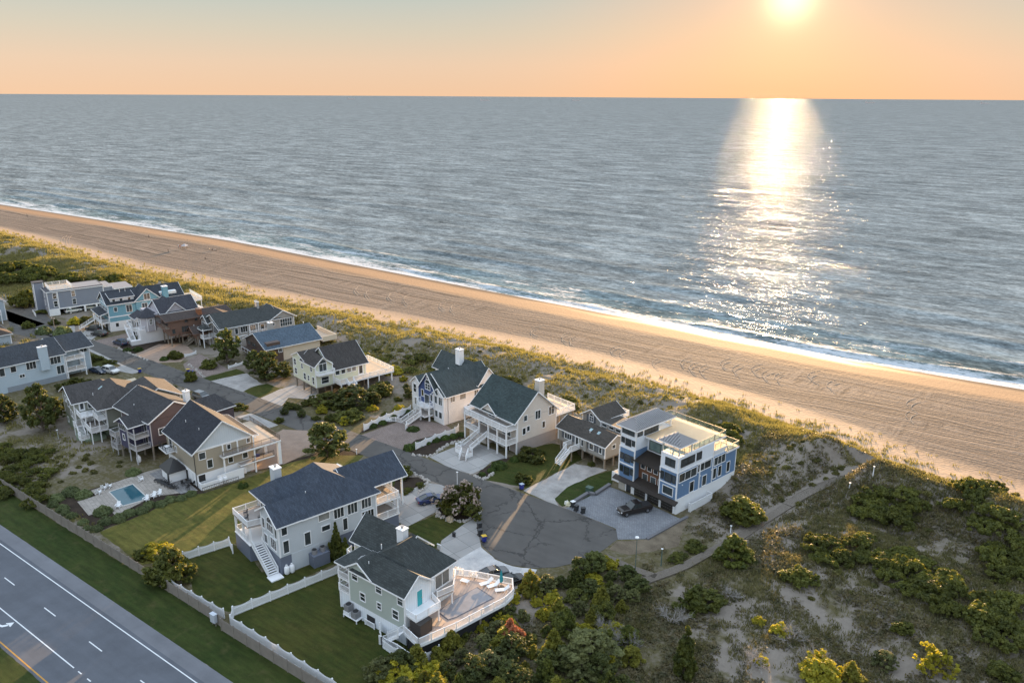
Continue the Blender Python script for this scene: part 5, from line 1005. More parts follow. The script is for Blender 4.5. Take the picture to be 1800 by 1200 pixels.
# highway runs along the x axis of the scene
uvsheet('road',[(-420,29.6),(60,29.6),(60,41.9),(-420,41.9)],.02,HWY); 
uvsheet('road_shoulder',[(-420,41.9),(60,41.9),(60,43.9),(-20,43.9)]+[(x,43.9) for x in range(-60,-419,-60)]+[(-420,43.9)],.015,SHO,.0)
uvsheet('verge',[(-420,43.88),(60,43.88),(60,49.6),(-420,49.6)],.012,VERGE,.10,3)
uvsheet('median',[(-420,5),(60,5),(60,30.6),(-420,30.6)],.10,VERGE,.05,4)
PW=paint('worn_white_road_paint',(.62,.64,.66),.6,.2); PY=paint('worn_orange_road_paint',(.45,.22,.03),.6,.25)
def stripe(u0,u1,v,w,mat,name='road_marking',dv=0): o=MB().prism([(u0,v-w/2),(u1,v-w/2+dv),(u1,v+w/2+dv),(u0,v+w/2)],.021,.026).build(name,mat); tag(o,kind='structure')
stripe(-420,60,41.35,.14,PW); stripe(-420,-89.3,34.15,.14,PW); stripe(-420,60,31.05,.16,PY)
for i in range(-24,10): 
    u=-80.7+11.75*i; stripe(u-.2,u+2.9,37.7,.14,PW)
for i in range(9): stripe(-88.3+2.1*i,-87.5+2.1*i,34.15,.14,PW)
a=MB(); b0=-104.6
P_=[(-107.2,32.55),(-105.6,32.55),(-104.9,32.7),(-104.5,33.2),(-104.1,33.2),(-104.5,32.5),(-105.2,32.25),(-107.2,32.2)]
tag(MB().prism(ccw(P_),.021,.026).build('turn_arrow',PW),kind='structure'); tag(MB().prism(ccw([(-105.0,33.15),(-103.7,33.15),(-104.3,33.9)]),.021,.026).build('turn_arrow',PW),kind='structure')
# side street and turning circle
ST=[(-420,104.4),(-173.1,104.0),(-152,104.0),(-125,103.4),(-100,102.8),(-79.5,102.3),(-66.5,102.3),(-56.8,101.8),(-52.3,101.2),(-50.7,98.9),(-50.9,96.0),(-51.2,93.3),(-52.3,89.6),(-54.4,86.4),(-57,84.3),(-59.8,83.2),(-62.7,83.2),(-66.7,84.9),(-69.9,87.9),(-72.4,91.3),(-73.2,93.9),(-78,95.6),(-84.9,96.4),(-99.4,96.5),(-125,97.0),(-180.8,97.6),(-206.3,98.4),(-260,99),(-420,99.5)]
uvsheet('side_street',ST,.045,ASPH,.06,7)
D=[('driveway',PAVE,[(1010,885),(1070,855),(1090,862),(1192,910),(1200,912),(1137,947),(1086,948),(1083,929),(1040,911),(994,893)]),
('gravel_drive',GRAV,[(920,862),(964,839),(1010,815),(1052,822),(1067,826),(1040,836),(997,856),(975,876),(982,889),(955,878)]),
('driveway',CONCRETE,[(755,803),(800,785),(826,773),(871,791),(891,804),(864,811),(849,824),(829,833),(790,822)]),
('driveway',PINK,[(633,765),(724,733),(784,747),(797,756),(775,762),(731,773),(709,789),(706,793)]),
('driveway',CONCRETE,[(455,701),(490,685),(515,677),(558,680),(560,703),(507,699),(494,715)]),
('gravel_drive',GRAV,[(368,670),(433,656),(461,675),(441,681),(426,689)]),
('driveway',PINK,[(330,659),(322,640),(350,621),(396,646),(400,650),(357,664)]),
('driveway',COBBLE,[(234,624),(279,605),(325,604),(340,618),(318,636),(279,638),(266,634)]),
('driveway',PINK,[(162,600),(227,585),(244,597),(208,611)]),('driveway',CONCRETE,[(138,595),(149,581),(187,578),(159,599)]),
('parking_court',ASPH,[(10,545),(64,535),(84,557),(95,565),(60,575),(30,572),(110,596),(125,600),(100,605),(20,585)]),
('driveway',COBBLE,[(441,829),(452,795),(480,765),(497,755),(548,757),(556,790),(500,815)]),
('driveway',CONCRETE,[(349,703),(376,694),(413,712),(382,718)]),('driveway',CONCRETE,[(416,733),(441,726),(489,747),(474,752)]),
('driveway',CONCRETE,[(690,870),(716,864),(748,848),(776,852),(800,864),(765,900),(717,925),(694,915)]),
('driveway',CONCRETE,[(840,908),(838,923),(846,961),(792,996),(772,972),(776,950),(817,920)]),
('shell_gravel_drive',SHELL,[(845,961),(870,983),(901,995),(944,1001),(935,1025),(905,1060),(880,1050),(788,1000),(792,992)]),
('driveway',CONCRETE,[(198,650),(216,641),(249,654),(232,657)]),('footpath',CONCRETE,[(118,594),(216,641),(214,643),(112,597)]),
('footpath',CONCRETE,[(122,573),(131,571),(133,590),(124,592)])]
for i,(nm,mt,P) in enumerate(D): sheet(nm,P,.030+.0015*i,mt,None,.12 if 'grav' in nm else 0,i)
LW=[(LAWNY,[(175,935),(232,912),(330,870),(362,866),(440,838),(500,816),(560,800),(640,800),(600,840),(460,860),(413,955),(335,982),(250,992)]),
(LAWN,[(345,1052),(322,985),(405,955),(430,965),(460,1005),(520,1003),(640,950),(600,985),(402,1075)]),(LAWN,[(405,1083),(597,1006),(640,1040),(720,1110),(800,1150),(740,1200),(640,1260),(560,1215)]),
(LAWN,[(700,935),(717,924),(766,905),(822,921),(776,951),(765,965),(740,950)]),(LAWN,[(851,843),(880,820),(915,790),(975,778),(1010,790),(1025,806),(962,838),(927,857)]),
(VERGE,[(973,876),(1000,853),(1046,834),(1080,825),(1075,853),(1010,884),(988,890)]),(LAWN,[(357,664),(416,648),(432,655),(370,670)]),(LAWN,[(427,687),(441,680),(470,674),(492,683),(484,693),(455,699)]),
(LAWN,[(147,622),(183,622),(218,639),(183,645),(161,643)]),(LAWN,[(655,818),(672,795),(700,822),(690,865),(668,860)])]
for i,(mt,P) in enumerate(LW): sheet('lawn',P,.020+.001*i,mt,None,.12,20+i)
BD=[(MULCH,[(95,880),(150,862),(300,818),(352,858),(362,866),(232,912),(172,934),(150,918)]),(MULCH,[(690,868),(668,862),(690,840),(735,838),(752,846),(745,856),(716,866)]),
(MULCH,[(775,905),(765,895),(790,862),(838,868),(845,893),(838,908),(815,918)]),(MULCH,[(707,793),(731,773),(797,757),(818,768),(790,779),(752,803),(722,799)]),(MULCH,[(632,762),(640,745),(715,722),(724,731),(640,760)]),
(MULCH,[(835,834),(851,822),(880,806),(920,800),(915,812),(880,830),(851,843)]),(MULCH,[(207,612),(240,600),(330,590),(330,600),(280,606),(236,622)]),(DIRT,[(1137,948),(1200,913),(1300,855),(1345,862),(1250,920),(1190,960),(1105,975),(1070,965),(1086,950)]),
(DIRT,[(0,560),(20,545),(70,530),(90,556),(120,566),(130,590),(60,600),(0,600)]),(MULCH,[(440,830),(560,795),(620,790),(640,800),(560,806),(500,818)])]
for i,(mt,P) in enumerate(BD): sheet('planting_bed' if mt is MULCH else 'bare_soil',P,.010+.0008*i,mt,None,.2,40+i)
# border stones, low kerb walls
def kerb(name,P,w,h,mat,label):
    m=MB(); Q=[at(x,y) for x,y in P]
    for a,b in zip(Q,Q[1:]): m.bar((a.x,a.y,h/2),(b.x,b.y,h/2),w,h)
    tag(m.build(name,mat),label,'edging')
STONE=paint('border_stone',(.34,.32,.30),.85,.3)
kerb('block_edging',[(1137,948),(1200,913),(1208,909)],.5,.25,paint('dark_edging_block',(.12,.12,.13),.8),'dark block edging along the right side of the grey paved drive')
kerb('retaining_wall',[(1008,884),(1034,868),(1046,870),(1072,853)],.6,.45,paint('dark_edging_block',(.12,.12,.13)),'low dark retaining wall between grey paved drive and grass strip')
kerb('block_edging',[(1298,853),(1315,846),(1312,838)],.9,.15,paint('dark_edging_block',(.12,.12,.13)),'dark block strip behind the far corner of the modern house')
def stones(P,lab,n,r=.24):
    """a border of separate natural stones reads as one ring: built as one edging"""
    Q=[at(x,y) for x,y in P]; L=[(b-a).length for a,b in zip(Q,Q[1:])]; T=sum(L); rnd=random.Random(len(lab)); m=MB()
    for k in range(n):
        d=T*(k+rnd.random()*.6)/n; i=0
        while i<len(L)-1 and d>L[i]: d-=L[i]; i+=1
        p=Q[i].lerp(Q[i+1],min(d/L[i],1)); r_=r*rnd.uniform(.6,1.3); a=rnd.random()*6
        x=p.x+rnd.uniform(-.3,.3); y=p.y+rnd.uniform(-.3,.3); P5=[(x+r_*rnd.uniform(.8,1.2)*math.cos(a+t*2*math.pi/6),y+r_*rnd.uniform(.8,1.2)*math.sin(a+t*2*math.pi/6)) for t in range(6)]
        b=len(m.v); z=r_*rnd.uniform(.7,1.1); m.v+=[(q[0],q[1],0) for q in P5]+[(x+(q[0]-x)*.65,y+(q[1]-y)*.65,z) for q in P5]
        m.f+=[(b+t,b+(t+1)%6,b+6+(t+1)%6,b+6+t) for t in range(6)]+[tuple(b+6+t for t in range(6))]
    tag(m.build('stone_edging',STONE),lab,'edging',None,'stuff')
stones([(768,898),(771,907),(790,915),(815,916),(838,908),(845,895)],'ring of pale stones round the flowering tree island',70)
stones([(735,866),(750,856),(753,846),(740,838),(725,832)],'stones bordering the planted bed beside the concrete drive',50)
stones([(724,799),(755,803),(790,780),(818,772)],'stones bordering the hedge bed left of the concrete drive',60); stones([(829,834),(850,843),(870,830)],'stones at the street corner of the hedge bed',36)
stones([(207,612),(236,624),(262,634)],'stones edging the garden below the lilac turret house',50); stones([(330,640),(345,650),(358,664)],'stones beside the rose paved drive',30); stones([(120,597),(145,603),(168,597)],'stones along the path beside the parked cars',26)
# boardwalk of planks
def boardwalk():
    n=NT('grey_boardwalk_planks'); p=n.pos(); b=n.noise(p,3,4); g=n.noise(p,30,2)
    m=n.fin(n.mix(n.math('MULTIPLY_ADD',g,.4,n.math('SUBTRACT',b,.2)),(.10,.082,.066),(.20,.172,.14)),.8)
    pl=MB()
    def run(P,w):
        for (x0,y0),(x1,y1) in zip(P,P[1:]):
            L=math.hypot(x1-x0,y1-y0); k=int(L/.2); dx,dy=(x1-x0)/L,(y1-y0)/L
            for i in range(k):
                t=(i+.5)/k; x=x0+(x1-x0)*t; y=y0+(y1-y0)*t; z=hgt(x,y)+.22; pl.bar((x-dy*w/2,y+dx*w/2,z),(x+dy*w/2,y-dx*w/2,z),.165,.06)
            for s in (-1,1):
                for i in range(max(1,int(L/3))):
                    t0=i/max(1,int(L/3)); t1=(i+1)/max(1,int(L/3)); q=[(x0+(x1-x0)*t-dy*s*w/2,y0+(y1-y0)*t+dx*s*w/2) for t in (t0,t1)]
                    pl.bar((*q[0],hgt(*q[0])+.16),(*q[1],hgt(*q[1])+.16),.08,.2)
    def curve(P,k=6):
        out=[]
        for i in range(len(P)-1):
            p0=P[max(i-1,0)]; p1=P[i]; p2=P[i+1]; p3=P[min(i+2,len(P)-1)]
            for j in range(k):
                t=j/k; out.append(tuple(.5*((2*p1[c])+(-p0[c]+p2[c])*t+(2*p0[c]-5*p1[c]+4*p2[c]-p3[c])*t*t+(-p0[c]+3*p1[c]-3*p2[c]+p3[c])*t*t*t) for c in (0,1)))
        return out+[P[-1]]
    G=lambda l:[tuple(gnd(x,y))[:2] for x,y in l]
    run(G([(1063,979),(1112,1001),(1153,1015)]),1.2); run(curve(G([(1128,1024),(1153,1015),(1205,995),(1260,965),(1300,945),(1345,915),(1384,890)]),3),1.4)
    run(curve(G([(1384,889),(1410,872),(1440,857),(1475,843),(1510,833),(1560,829),(1612,829)]),3),1.7)
    o=pl.build('boardwalk',m); tag(o,'weathered grey plank boardwalk climbing from the turning circle to the beach','boardwalk')
boardwalk()
def tyre_arcs():
    m=MB(); rnd=random.Random(3); n=0
    for px,py,dx in ((640,500,26),(655,506,20),(700,512,30),(722,517,22),(790,527,30),(806,532,24),(952,572,34),(1003,583,28),(1015,590,24),(1092,606,34),(1104,612,26),(1160,628,24),(1215,628,34),(1228,636,30),(1243,640,24),(1285,630,34),(1303,640,28),(1340,640,34),(1356,650,30),(1375,654,24),(1442,652,40),(1470,668,30),(1610,700,30),(1605,720,24),(118,413,10),(126,414,9)):
        for off in (0,1.9):
            a=at(px,py,.6); b=at(px-dx,py+6,.6); c=at(px-dx*.2,py+18,.6); P=[]
            for i in range(15):
                t=i/14; q=a*(1-t)**2+b*(2*t*(1-t))+c*t*t; x=q.x+off*.7; y=q.y-off; P.append((x,y,hgt(x,y)+.01+.04*math.sin(math.pi*t)))
            for p,q in zip(P,P[1:]): (rnd.random()<.8) and m.bar(p,q,.14+.10*rnd.random(),.04)
    tag(m.build('tyre_tracks',paint('turned_up_sand',(.36,.28,.21),.95,.2,.04)),kind='structure')
tyre_arcs()
# ================================================================ FENCES, POOL, STREET FURNITURE, CARS, PEOPLE
def fence(P,h,label,mat=WHITE,name='picket_fence',pitch=2.4,scal=.22,board=.11,gap=.135,group=None):
    Q=[tuple(gnd(x,y))[:2] if P[0][0]>0 or abs(P[0][0])>400 else (x,y) for x,y in P] if P[0]!='uv' else P[1:]
    r=empty(name,(Q[0][0],Q[0][1],0),0,label,'fence',group); ox,oy=Q[0]
    for (x0,y0),(x1,y1) in zip(Q,Q[1:]):
        L=math.hypot(x1-x0,y1-y0); k=max(1,round(L/pitch))
        for i in range(k):
            ax,ay=x0+(x1-x0)*i/k,y0+(y1-y0)*i/k; bx,by=x0+(x1-x0)*(i+1)/k,y0+(y1-y0)*(i+1)/k; zz=hgt(ax,ay); m=MB(); n=int(L/k/gap)
            for j in range(n):
                t=(j+.5)/n; x=ax+(bx-ax)*t-ox; y=ay+(by-ay)*t-oy; d=math.sin(math.pi*t)*scal; dx,dy=(bx-ax)/L*k,(by-ay)/L*k
                m.bar((x-dx*board/2,y-dy*board/2,zz+(h-d)/2+.03),(x+dx*board/2,y+dy*board/2,zz+(h-d)/2+.03),.03,h-d-.04)
            for z in (.25,h-scal-.15): m.bar((ax-ox,ay-oy,zz+z),(bx-ox,by-oy,zz+z),.06,.09)
            m.build('fence_panel',mat,r)
            MB().box(ax-ox-.07,ax-ox+.07,ay-oy-.07,ay-oy+.07,zz-.1,zz+h+.12).build('post',mat,r)
    x,y=Q[-1]; MB().box(x-ox-.07,x-ox+.07,y-oy-.07,y-oy+.07,hgt(x,y)-.1,hgt(x,y)+h+.12).build('post',mat,r); return r
GW=paint('silvered_fence_boards',(.20,.18,.16),.85,.25)
fence(['uv',(-200,49.9),(-96.7,49.6),(-84.5,49.5),(-81.2,49.2)],1.75,'long weathered grey board fence beside the road verge',GW,'board_fence',2.5,0,.13,.15)
fence(['uv',(-81.1,48.9),(-55,48.9)],1.75,'silvery grey board fence behind white pickets at the lower edge',GW,'board_fence',2.5,0,.13,.15)
V='white picket fence with scalloped top '
fence(['uv',(-82.4,51.6),(-78.7,66.6)],1.5,V+'between the two lawns',gap=.15); fence(['uv',(-82.2,51.4),(-81,50.2),(-54,49.9)],1.6,V+'along the dark lawn beside the grey boards',gap=.15)
fence(['uv',(-94.5,50.3),(-83.0,50.6)],1.5,V+'along the boards below the stair lawn',gap=.15); fence(['uv',(-99.6,55.3),(-97.6,61.8),(-95.4,60.8)],1.5,V+'between yellow lawn and blue grey house',gap=.15)
fence([(640,757),(680,738),(722,724)],1.5,V+'above the flower bed by the rose drive'); fence([(731,790),(765,775),(800,763),(806,757)],1.5,V+'along the hedge between the two paved drives')
fence([(672,1138),(700,1158),(724,1180),(730,1172)],1.5,V+'around the yard corner of the sage house'); fence([(724,1178),(772,1150)],1.4,V+'under the pool deck edge beside the trees')
fence([(668,1112),(672,1138)],1.5,V+'short run closing the yard by the sage house')
fence([(104,606),(118,602)],.9,'short brown rail fence by the bushes',GW,'rail_fence',2,0,.1,.5); fence([(152,592),(172,590),(195,587)],.6,'low brown rail fence beside the two dark parked cars',GW,'rail_fence',2.4,0,.1,.6)
fence([(325,628),(345,622)],.9,'short white board fence by the brown stilt house'); fence([(402,648),(428,640)],.9,'short white fence before the grey beige house')
# ---- pool terrace
def pool():
    PT=patchy('tan_patio_pavers',(.26,.235,.21),(.34,.31,.28),.4,12,.85,.3,.02,(.6,.6,.02,0)); PG=patchy('grey_patio_pavers',(.17,.17,.175),(.24,.235,.235),.4,12,.85,.3,.02,(.6,.6,.02,0))
    sheet('patio',[(160,862),(258,829),(296,819),(348,862),(268,873),(203,906)],.06,PT); sheet('patio',[(262,833),(297,820),(346,861),(318,868)],.075,PG); sheet('patio',[(136,882),(172,870),(196,892),(156,906)],.068,PT)
    w=NT('pool_water'); p=w.pos(); f=w.noise(p,.5,3); w.p.inputs['Roughness'].default_value=.04; wm=w.fin(w.mix(f,(.022,.075,.105),(.04,.12,.155)),.05,w.bump(w.noise(p,2.2,3),.12,.03),None,.6)
    C=[at(x,y,.1) for x,y in ((193,864),(233,851),(260,876),(216,888))]; r=empty('swimming_pool',(C[0].x,C[0].y,0),0,'rectangular swimming pool with dark blue water and pale stone coping','pool')
    L=[(c.x-C[0].x,c.y-C[0].y) for c in C]; cx=sum(x for x,y in L)/4; cy=sum(y for x,y in L)/4; O=[(cx+(x-cx)*1.07,cy+(y-cy)*1.1) for x,y in L]
    m=MB(); 
    for i in range(4):
        j=(i+1)%4; m.prism(ccw([L[i],L[j],O[j],O[i]]),.02,.12)
    m.build('coping',paint('pool_coping',(.42,.41,.39),.6),r); MB().prism(ccw(L),.02,.09).build('pool_water',wm,r)
pool()
BLACK=paint('black_resin',(.02,.02,.022),.5); RES=paint('white_resin',(.72,.73,.75),.45)
def seat(kind,x,y,rz,label,group,mat,z=0,cat='chair',name=None,dark=False,proto={}):
    key=(kind,mat.name)
    if key not in proto:
        o=chair_mb(kind).build(name or kind,mat); proto[key]=o
    else: o=proto[key].copy(); COL.objects.link(o)
    p=at(x,y,z); o.location=(p.x,p.y,z); o.rotation_euler=(0,0,R(rz)); return tag(o,label,cat,group)
for x,y,a,l in ((175,866,-150,'leftmost of the three far poolside chairs'),(184,858,-150,'middle of the three far poolside chairs'),(193,855,-150,'rightmost of the three far poolside chairs'),(251,843,160,'alone at the pool head by the dark umbrella base'),(207,893,40,'alone at the near left pool corner'),(255,881,20,'nearest of three along the hedge'),(268,875,20,'middle of three along the hedge'),(278,871,20,'farthest of three along the hedge')): seat('adirondack',x,y,a,'white slatted garden chair '+l,'white garden chairs round the pool',RES,.08,name='garden_chair')
for i,(x,y) in enumerate(((281,846),(287,849),(293,852),(299,855),(305,858))): seat('lounger',x,y,-62,'black sun lounger, number %s from the pool in the row of five'%('one','two','three','four','five')[i] if 0 else ['black sun lounger nearest the pool in the row','black sun lounger second from the pool','black sun lounger in the middle of the row of five','black sun lounger fourth from the pool','black sun lounger at the house end of the row'][i],'black sun loungers by the pool',BLACK,.08,'sun lounger','sun_lounger')
for x,y,a,l in ((322,853,90,'left of the patio table'),(341,852,-90,'right of the patio table'),(333,847,180,'behind the patio table'),(330,860,0,'in front of the patio table')): seat('chair',x,y,a,'dark metal dining chair '+l,'dark chairs round the patio table',BLACK,.08,name='dining_chair')
p=at(331,853,.08); t=MB(); t.cyl(0,0,.70,.74,.6,n=18); o=t.build('table_top',BLACK); r=empty('patio_table',(p.x,p.y,.08),0,'round dark metal patio table at the corner of the white house base','table'); o.parent=r; MB().cyl(0,0,0,.7,.05).cyl(0,0,0,.03,.3).build('table_leg',BLACK,r)
for i,(x,y) in enumerate(((855,1027),(868,1031),(883,1039))): seat('lounger',x,y,[-25,-25,-45][i],'white sun lounger on the pool deck, '+['leftmost of three','middle of three','right of the turquoise umbrella'][i],'white sun loungers on the pool deck',RES,2.42,'sun lounger','sun_lounger')
for x,y,a,l in ((803,1003,200,'leftmost by the deck rail'),(811,1006,200,'second along the deck rail'),(829,1014,190,'third along the deck rail'),(836,1017,190,'nearest the loungers')): seat('chair',x,y,a,'small white deck chair '+l,'white chairs along the pool deck rail',RES,2.42,name='deck_chair')
def umbrella(x,y):
    p=at(x,y,2.4); r=empty('parasol',(p.x,p.y,2.4),0,'closed turquoise parasol standing beside the white sun loungers','parasol'); MB().cyl(0,0,0,2.7,.03).build('pole',BLACK,r); m=MB(); m.tube([(0,0,.9),(0,0,1.3),(0,0,2.2),(0,0,2.75)],[.20,.24,.16,.02],7); m.build('canopy',paint('turquoise_canvas',(.01,.20,.24),.8),r); MB().cyl(0,0,0,.1,.45).build('base',BLACK,r)
umbrella(881,1032)
p=at(817,1024,2.4); r=empty('coffee_table',(p.x,p.y,2.4),R(10),'low white coffee table among the deck chairs','table'); MB().box(-.6,.6,-.35,.35,.36,.42).build('table_top',RES,r)
for a in (-.52,.52):
    for b in (-.28,.28): MB().box(a-.04,a+.04,b-.04,b+.04,0,.36).build('leg',RES,r)
# ---- bins, tanks, boxes
def bin_proto(body,lid,label,loc,rz):
    r=empty('wheelie_bin',loc,rz,label,'bin','wheeled bins put out along the street'); m=MB(); m.prism([(-.28,-.3),(.28,-.3),(.28,.3),(-.28,.3)],.06,.1); b=len(m.v)
    m=MB(); m.v+=[(-.24,-.26,.08),(.24,-.26,.08),(.24,.26,.08),(-.24,.26,.08),(-.31,-.34,1.0),(.31,-.34,1.0),(.31,.36,1.0),(-.31,.36,1.0)]; m.f+=[(3,2,1,0),(4,5,6,7),(0,1,5,4),(1,2,6,5),(2,3,7,6),(3,0,4,7)]; m.build('bin_body',body,r)
    MB().slab([[(-.34,-.38,1.07),(.34,-.38,1.07),(.34,.4,1.12),(-.34,.4,1.12)]],.06).build('lid',lid,r)
    for s in (-1,1): MB().tube([(s*.22,.3,.12),(s*.3,.3,.12)],.12,10).build('wheel',BLACK,r)
    return r
BLU=paint('blue_bin_plastic',(.018,.03,.22),.45); YEL=paint('yellow_bin_lid',(.55,.36,.02),.45); DKP=paint('charcoal_bin_plastic',(.03,.032,.036),.5); LGB=paint('pale_blue_lid',(.35,.42,.5),.5)
for x,y,b,l,lab in ((142,617,BLU,BLU,'blue wheeled bin alone on the kerb by the sky blue house'),(246,655,BLU,YEL,'blue wheeled bin with yellow lid beside the concrete drive'),(331,656,BLU,YEL,'blue wheeled bin with yellow lid by the rose drive'),(338,659,BLU,BLU,'all blue wheeled bin next to a yellow lidded one'),
 (917,860,BLU,LGB,'blue wheeled bin with pale lid at the gravel drive mouth'),(851,952,BLU,YEL,'blue wheeled bin with yellow lid on the turning circle'),(844,941,DKP,DKP,'charcoal wheeled bin beside the yellow lidded one'),(843,929,DKP,DKP,'charcoal wheeled bin farthest back at the turning circle edge'),
 (1013,898,DKP,DKP,'dark wheeled bin next to rubbish bags by the paved drive'),(1025,902,DKP,DKP,'dark wheeled bin standing apart at the paved drive corner'),(1007,891,DKP,RES,'white lidded bin beside the rubbish bags'),(454,808,BLU,BLU,'blue wheeled bin under the raised deck of the tan house')):
    p=at(x,y); bin_proto(b,l,lab,(p.x,p.y,.04),R(random.Random(x).uniform(-20,20)+150))
def rock_mesh(r,seed,flatz=.7):
    rnd=random.Random(seed); m=MB(); P=[]
    for j in range(5):
        ph=j/4*math.pi/2; rr=math.cos(ph)*r
        for i in range(8): a=2*math.pi*i/8; k=rnd.uniform(.8,1.15); P.append((rr*k*math.cos(a),rr*k*math.sin(a),math.sin(ph)*r*flatz*k+.0))
    m.v=P; m.f=[(j*8+i,j*8+(i+1)%8,(j+1)*8+(i+1)%8,(j+1)*8+i) for j in range(4) for i in range(8)]; return m
p=at(791,915); o=rock_mesh(.7,3,1.3).build('boulder',paint('sandstone',(.36,.30,.22),.85,.25)); o.location=(p.x,p.y,0); tag(o,'upright tan boulder in front of the flowering tree','rock')
p=at(1000,888); o=rock_mesh(.55,5,1.2).build('rubbish_bag',paint('cream_bag',(.55,.52,.36),.5)); o.location=(p.x,p.y,0); tag(o,'pale yellow rubbish bag heaped beside the dark bins','bag')
p=at(996,885); o=rock_mesh(.45,6,1.4).build('rubbish_bag',paint('white_bag',(.6,.6,.56),.5)); o.location=(p.x,p.y,.0); tag(o,'white rubbish bag left of the pale yellow one','bag')
def tank(x,y,lab,s=1.0,z=0):
    p=at(x,y); r=empty('propane_tank',(p.x,p.y,z),0,lab,'gas tank','white upright gas tanks'); a=.38*s; m=MB(); m.tube([(0,0,.08),(0,0,.2),(0,0,.3),(0,0,1.15*s),(0,0,1.32*s),(0,0,1.4*s)],[.24*s,.34*s,a,a,.28*s,.1*s],14); m.build('tank_body',RES,r,smooth=True); MB().cyl(0,0,1.36*s,1.58*s,.15*s).build('valve_collar',RES,r)
for x,y,l in ((245,813,'beside the dark stilt house'),(431,832,'by the raised deck of the tan house'),(389,852,'left of a pair at the white yard wall'),(397,849,'right of a pair at the white yard wall'),(505,1009,'left of a pair at the foot of the outside stair'),(514,1006,'right of a pair at the foot of the outside stair')): tank(x,y,'white upright gas tank '+l)
def cabinet(x,y,w,d,h,mat,name,label,cat='utility box',leg=0,rz=0):
    p=at(x,y); r=empty(name,(p.x,p.y,0),R(rz),label,cat); MB().box(-w/2,w/2,-d/2,d/2,leg,leg+h).build('cabinet_body',mat,r,bevel=.03); MB().box(-w/2-.04,w/2+.04,-d/2-.04,d/2+.04,leg+h,leg+h+.06).build('lid',mat,r)
    if leg:
        for s in (-1,1): MB().box(s*w*.4-.05,s*w*.4+.05,-.05,.05,-.1,leg).build('leg',GW,r)
cabinet(1036,864,1.1,.9,.9,paint('utility_green',(.05,.09,.07),.5),'transformer_box','green ground transformer box by the grass strip'); cabinet(377,1098,.9,.5,1.2,paint('pale_grey_steel',(.42,.46,.52),.4),'utility_cabinet','pale grey utility cabinet on a post in front of the board fence',leg=.5)
cabinet(798,943,.5,.3,.7,BLACK,'meter_box','small black box beside the concrete drive edge',leg=0); cabinet(772,965,.7,.15,.8,paint('white_bike_frame',(.55,.56,.58),.5),'garden_gate','small pale lattice gate by the corner of the sage house lawn','gate')
for i,(x,y,z) in enumerate(((614,1083,1.0),(626,1090,.5))):
    p=at(x,y); r=empty('condenser_unit',(p.x,p.y,z),R(-2),('higher' if i==0 else 'lower')+' of two grey cooling units on a white stand beside the sage house','air conditioner','grey cooling units by the sage house'); MB().box(-.45,.45,-.45,.45,.05,.95).build('housing',paint('condenser_grey',(.20,.20,.21),.5),r); MB().cyl(0,0,.95,1.0,.38,n=16).build('fan_grille',DARK,r)
    if i==0: sr=empty('unit_stand',(p.x,p.y,0),R(-2),'white timber stand carrying the grey cooling units','stand'); MB().box(-.6,2.1,-.55,.6,.42,.5).build('shelf',WHITE,sr); [MB().box(a-.05,a+.05,b-.05,b+.05,0,.42).build('leg',WHITE,sr) for a in (-.5,2.0) for b in (-.5,.5)]; MB().box(-.55,.55,-.5,.5,.5,1.0).build('riser',WHITE,sr)
# ---- poles and lamps
def pole(x,y,h,label,cat,top=None,r=.06,mat=None,name='pole',z=None):
    p=gnd(x,y); e=empty(name,(p.x,p.y,p.z),0,label,cat); MB().cyl(0,0,-.2,h,r,r*.7).build('shaft',mat or paint('galvanised',(.38,.40,.40),.5),e)
    if top=='lamp': MB().tube([(0,0,h-.02),(0,0,h+.08),(0,0,h+.2),(0,0,h+.3)],[.12,.3,.26,.03],12).build('lamp_head',RES,e)
    if top=='arm': MB().bar((-.9,0,h-.4),(.9,0,h-.4),.1,.12).build('cross_arm',GW,e); [MB().cyl(a,0,h-.34,h-.14,.06).build('insulator',RES,e) for a in (-.8,.8)]
    if top=='cap': MB().box(-.14,.14,-.14,.14,h,h+.08).build('cap',RES,e)
    return e
pole(804,857,3.0,'slim pale post at the kerb behind the flowering tree','post','cap',.07,RES,'street_post'); pole(1116,1012,6.2,'tall thin lamp with pale round head by the boardwalk','street lamp','lamp',.06,paint('green_lamp_post',(.08,.12,.11),.5),'street_lamp')
pole(1162,994,2.8,'green grey wooden post beside the boardwalk junction','post','cap',.1,paint('green_lamp_post',(.08,.12,.11)),'marker_post'); pole(535,590,4.0,'white pole behind the grey beige house','post','cap',.08,RES,'flag_pole')
pole(1534,838,1.9,'white post beside the boardwalk near the beach','post','cap',.1,RES,'marker_post'); pole(98,590,5.5,'utility pole left of the bushes','utility pole','arm',.12,GW,'utility_pole'); pole(67,588,1.6,'short white marker post beside a round bush','post','cap',.08,RES,'marker_post')
pole(1284,936,1.2,'short white marker post in front of the broad shrub by the boardwalk','post','cap',.09,RES,'marker_post'); pole(1493,858,1.0,'short white marker post on the dune above the boardwalk','post','cap',.08,RES,'marker_post'); pole(627,798,1.0,'short white post at the corner of the yellow lawn','post','cap',.09,RES,'marker_post')
pole(103,772,2.0,'bent grey pole in the scrub beside the olive house','post','cap',.07,None,'garden_pole')
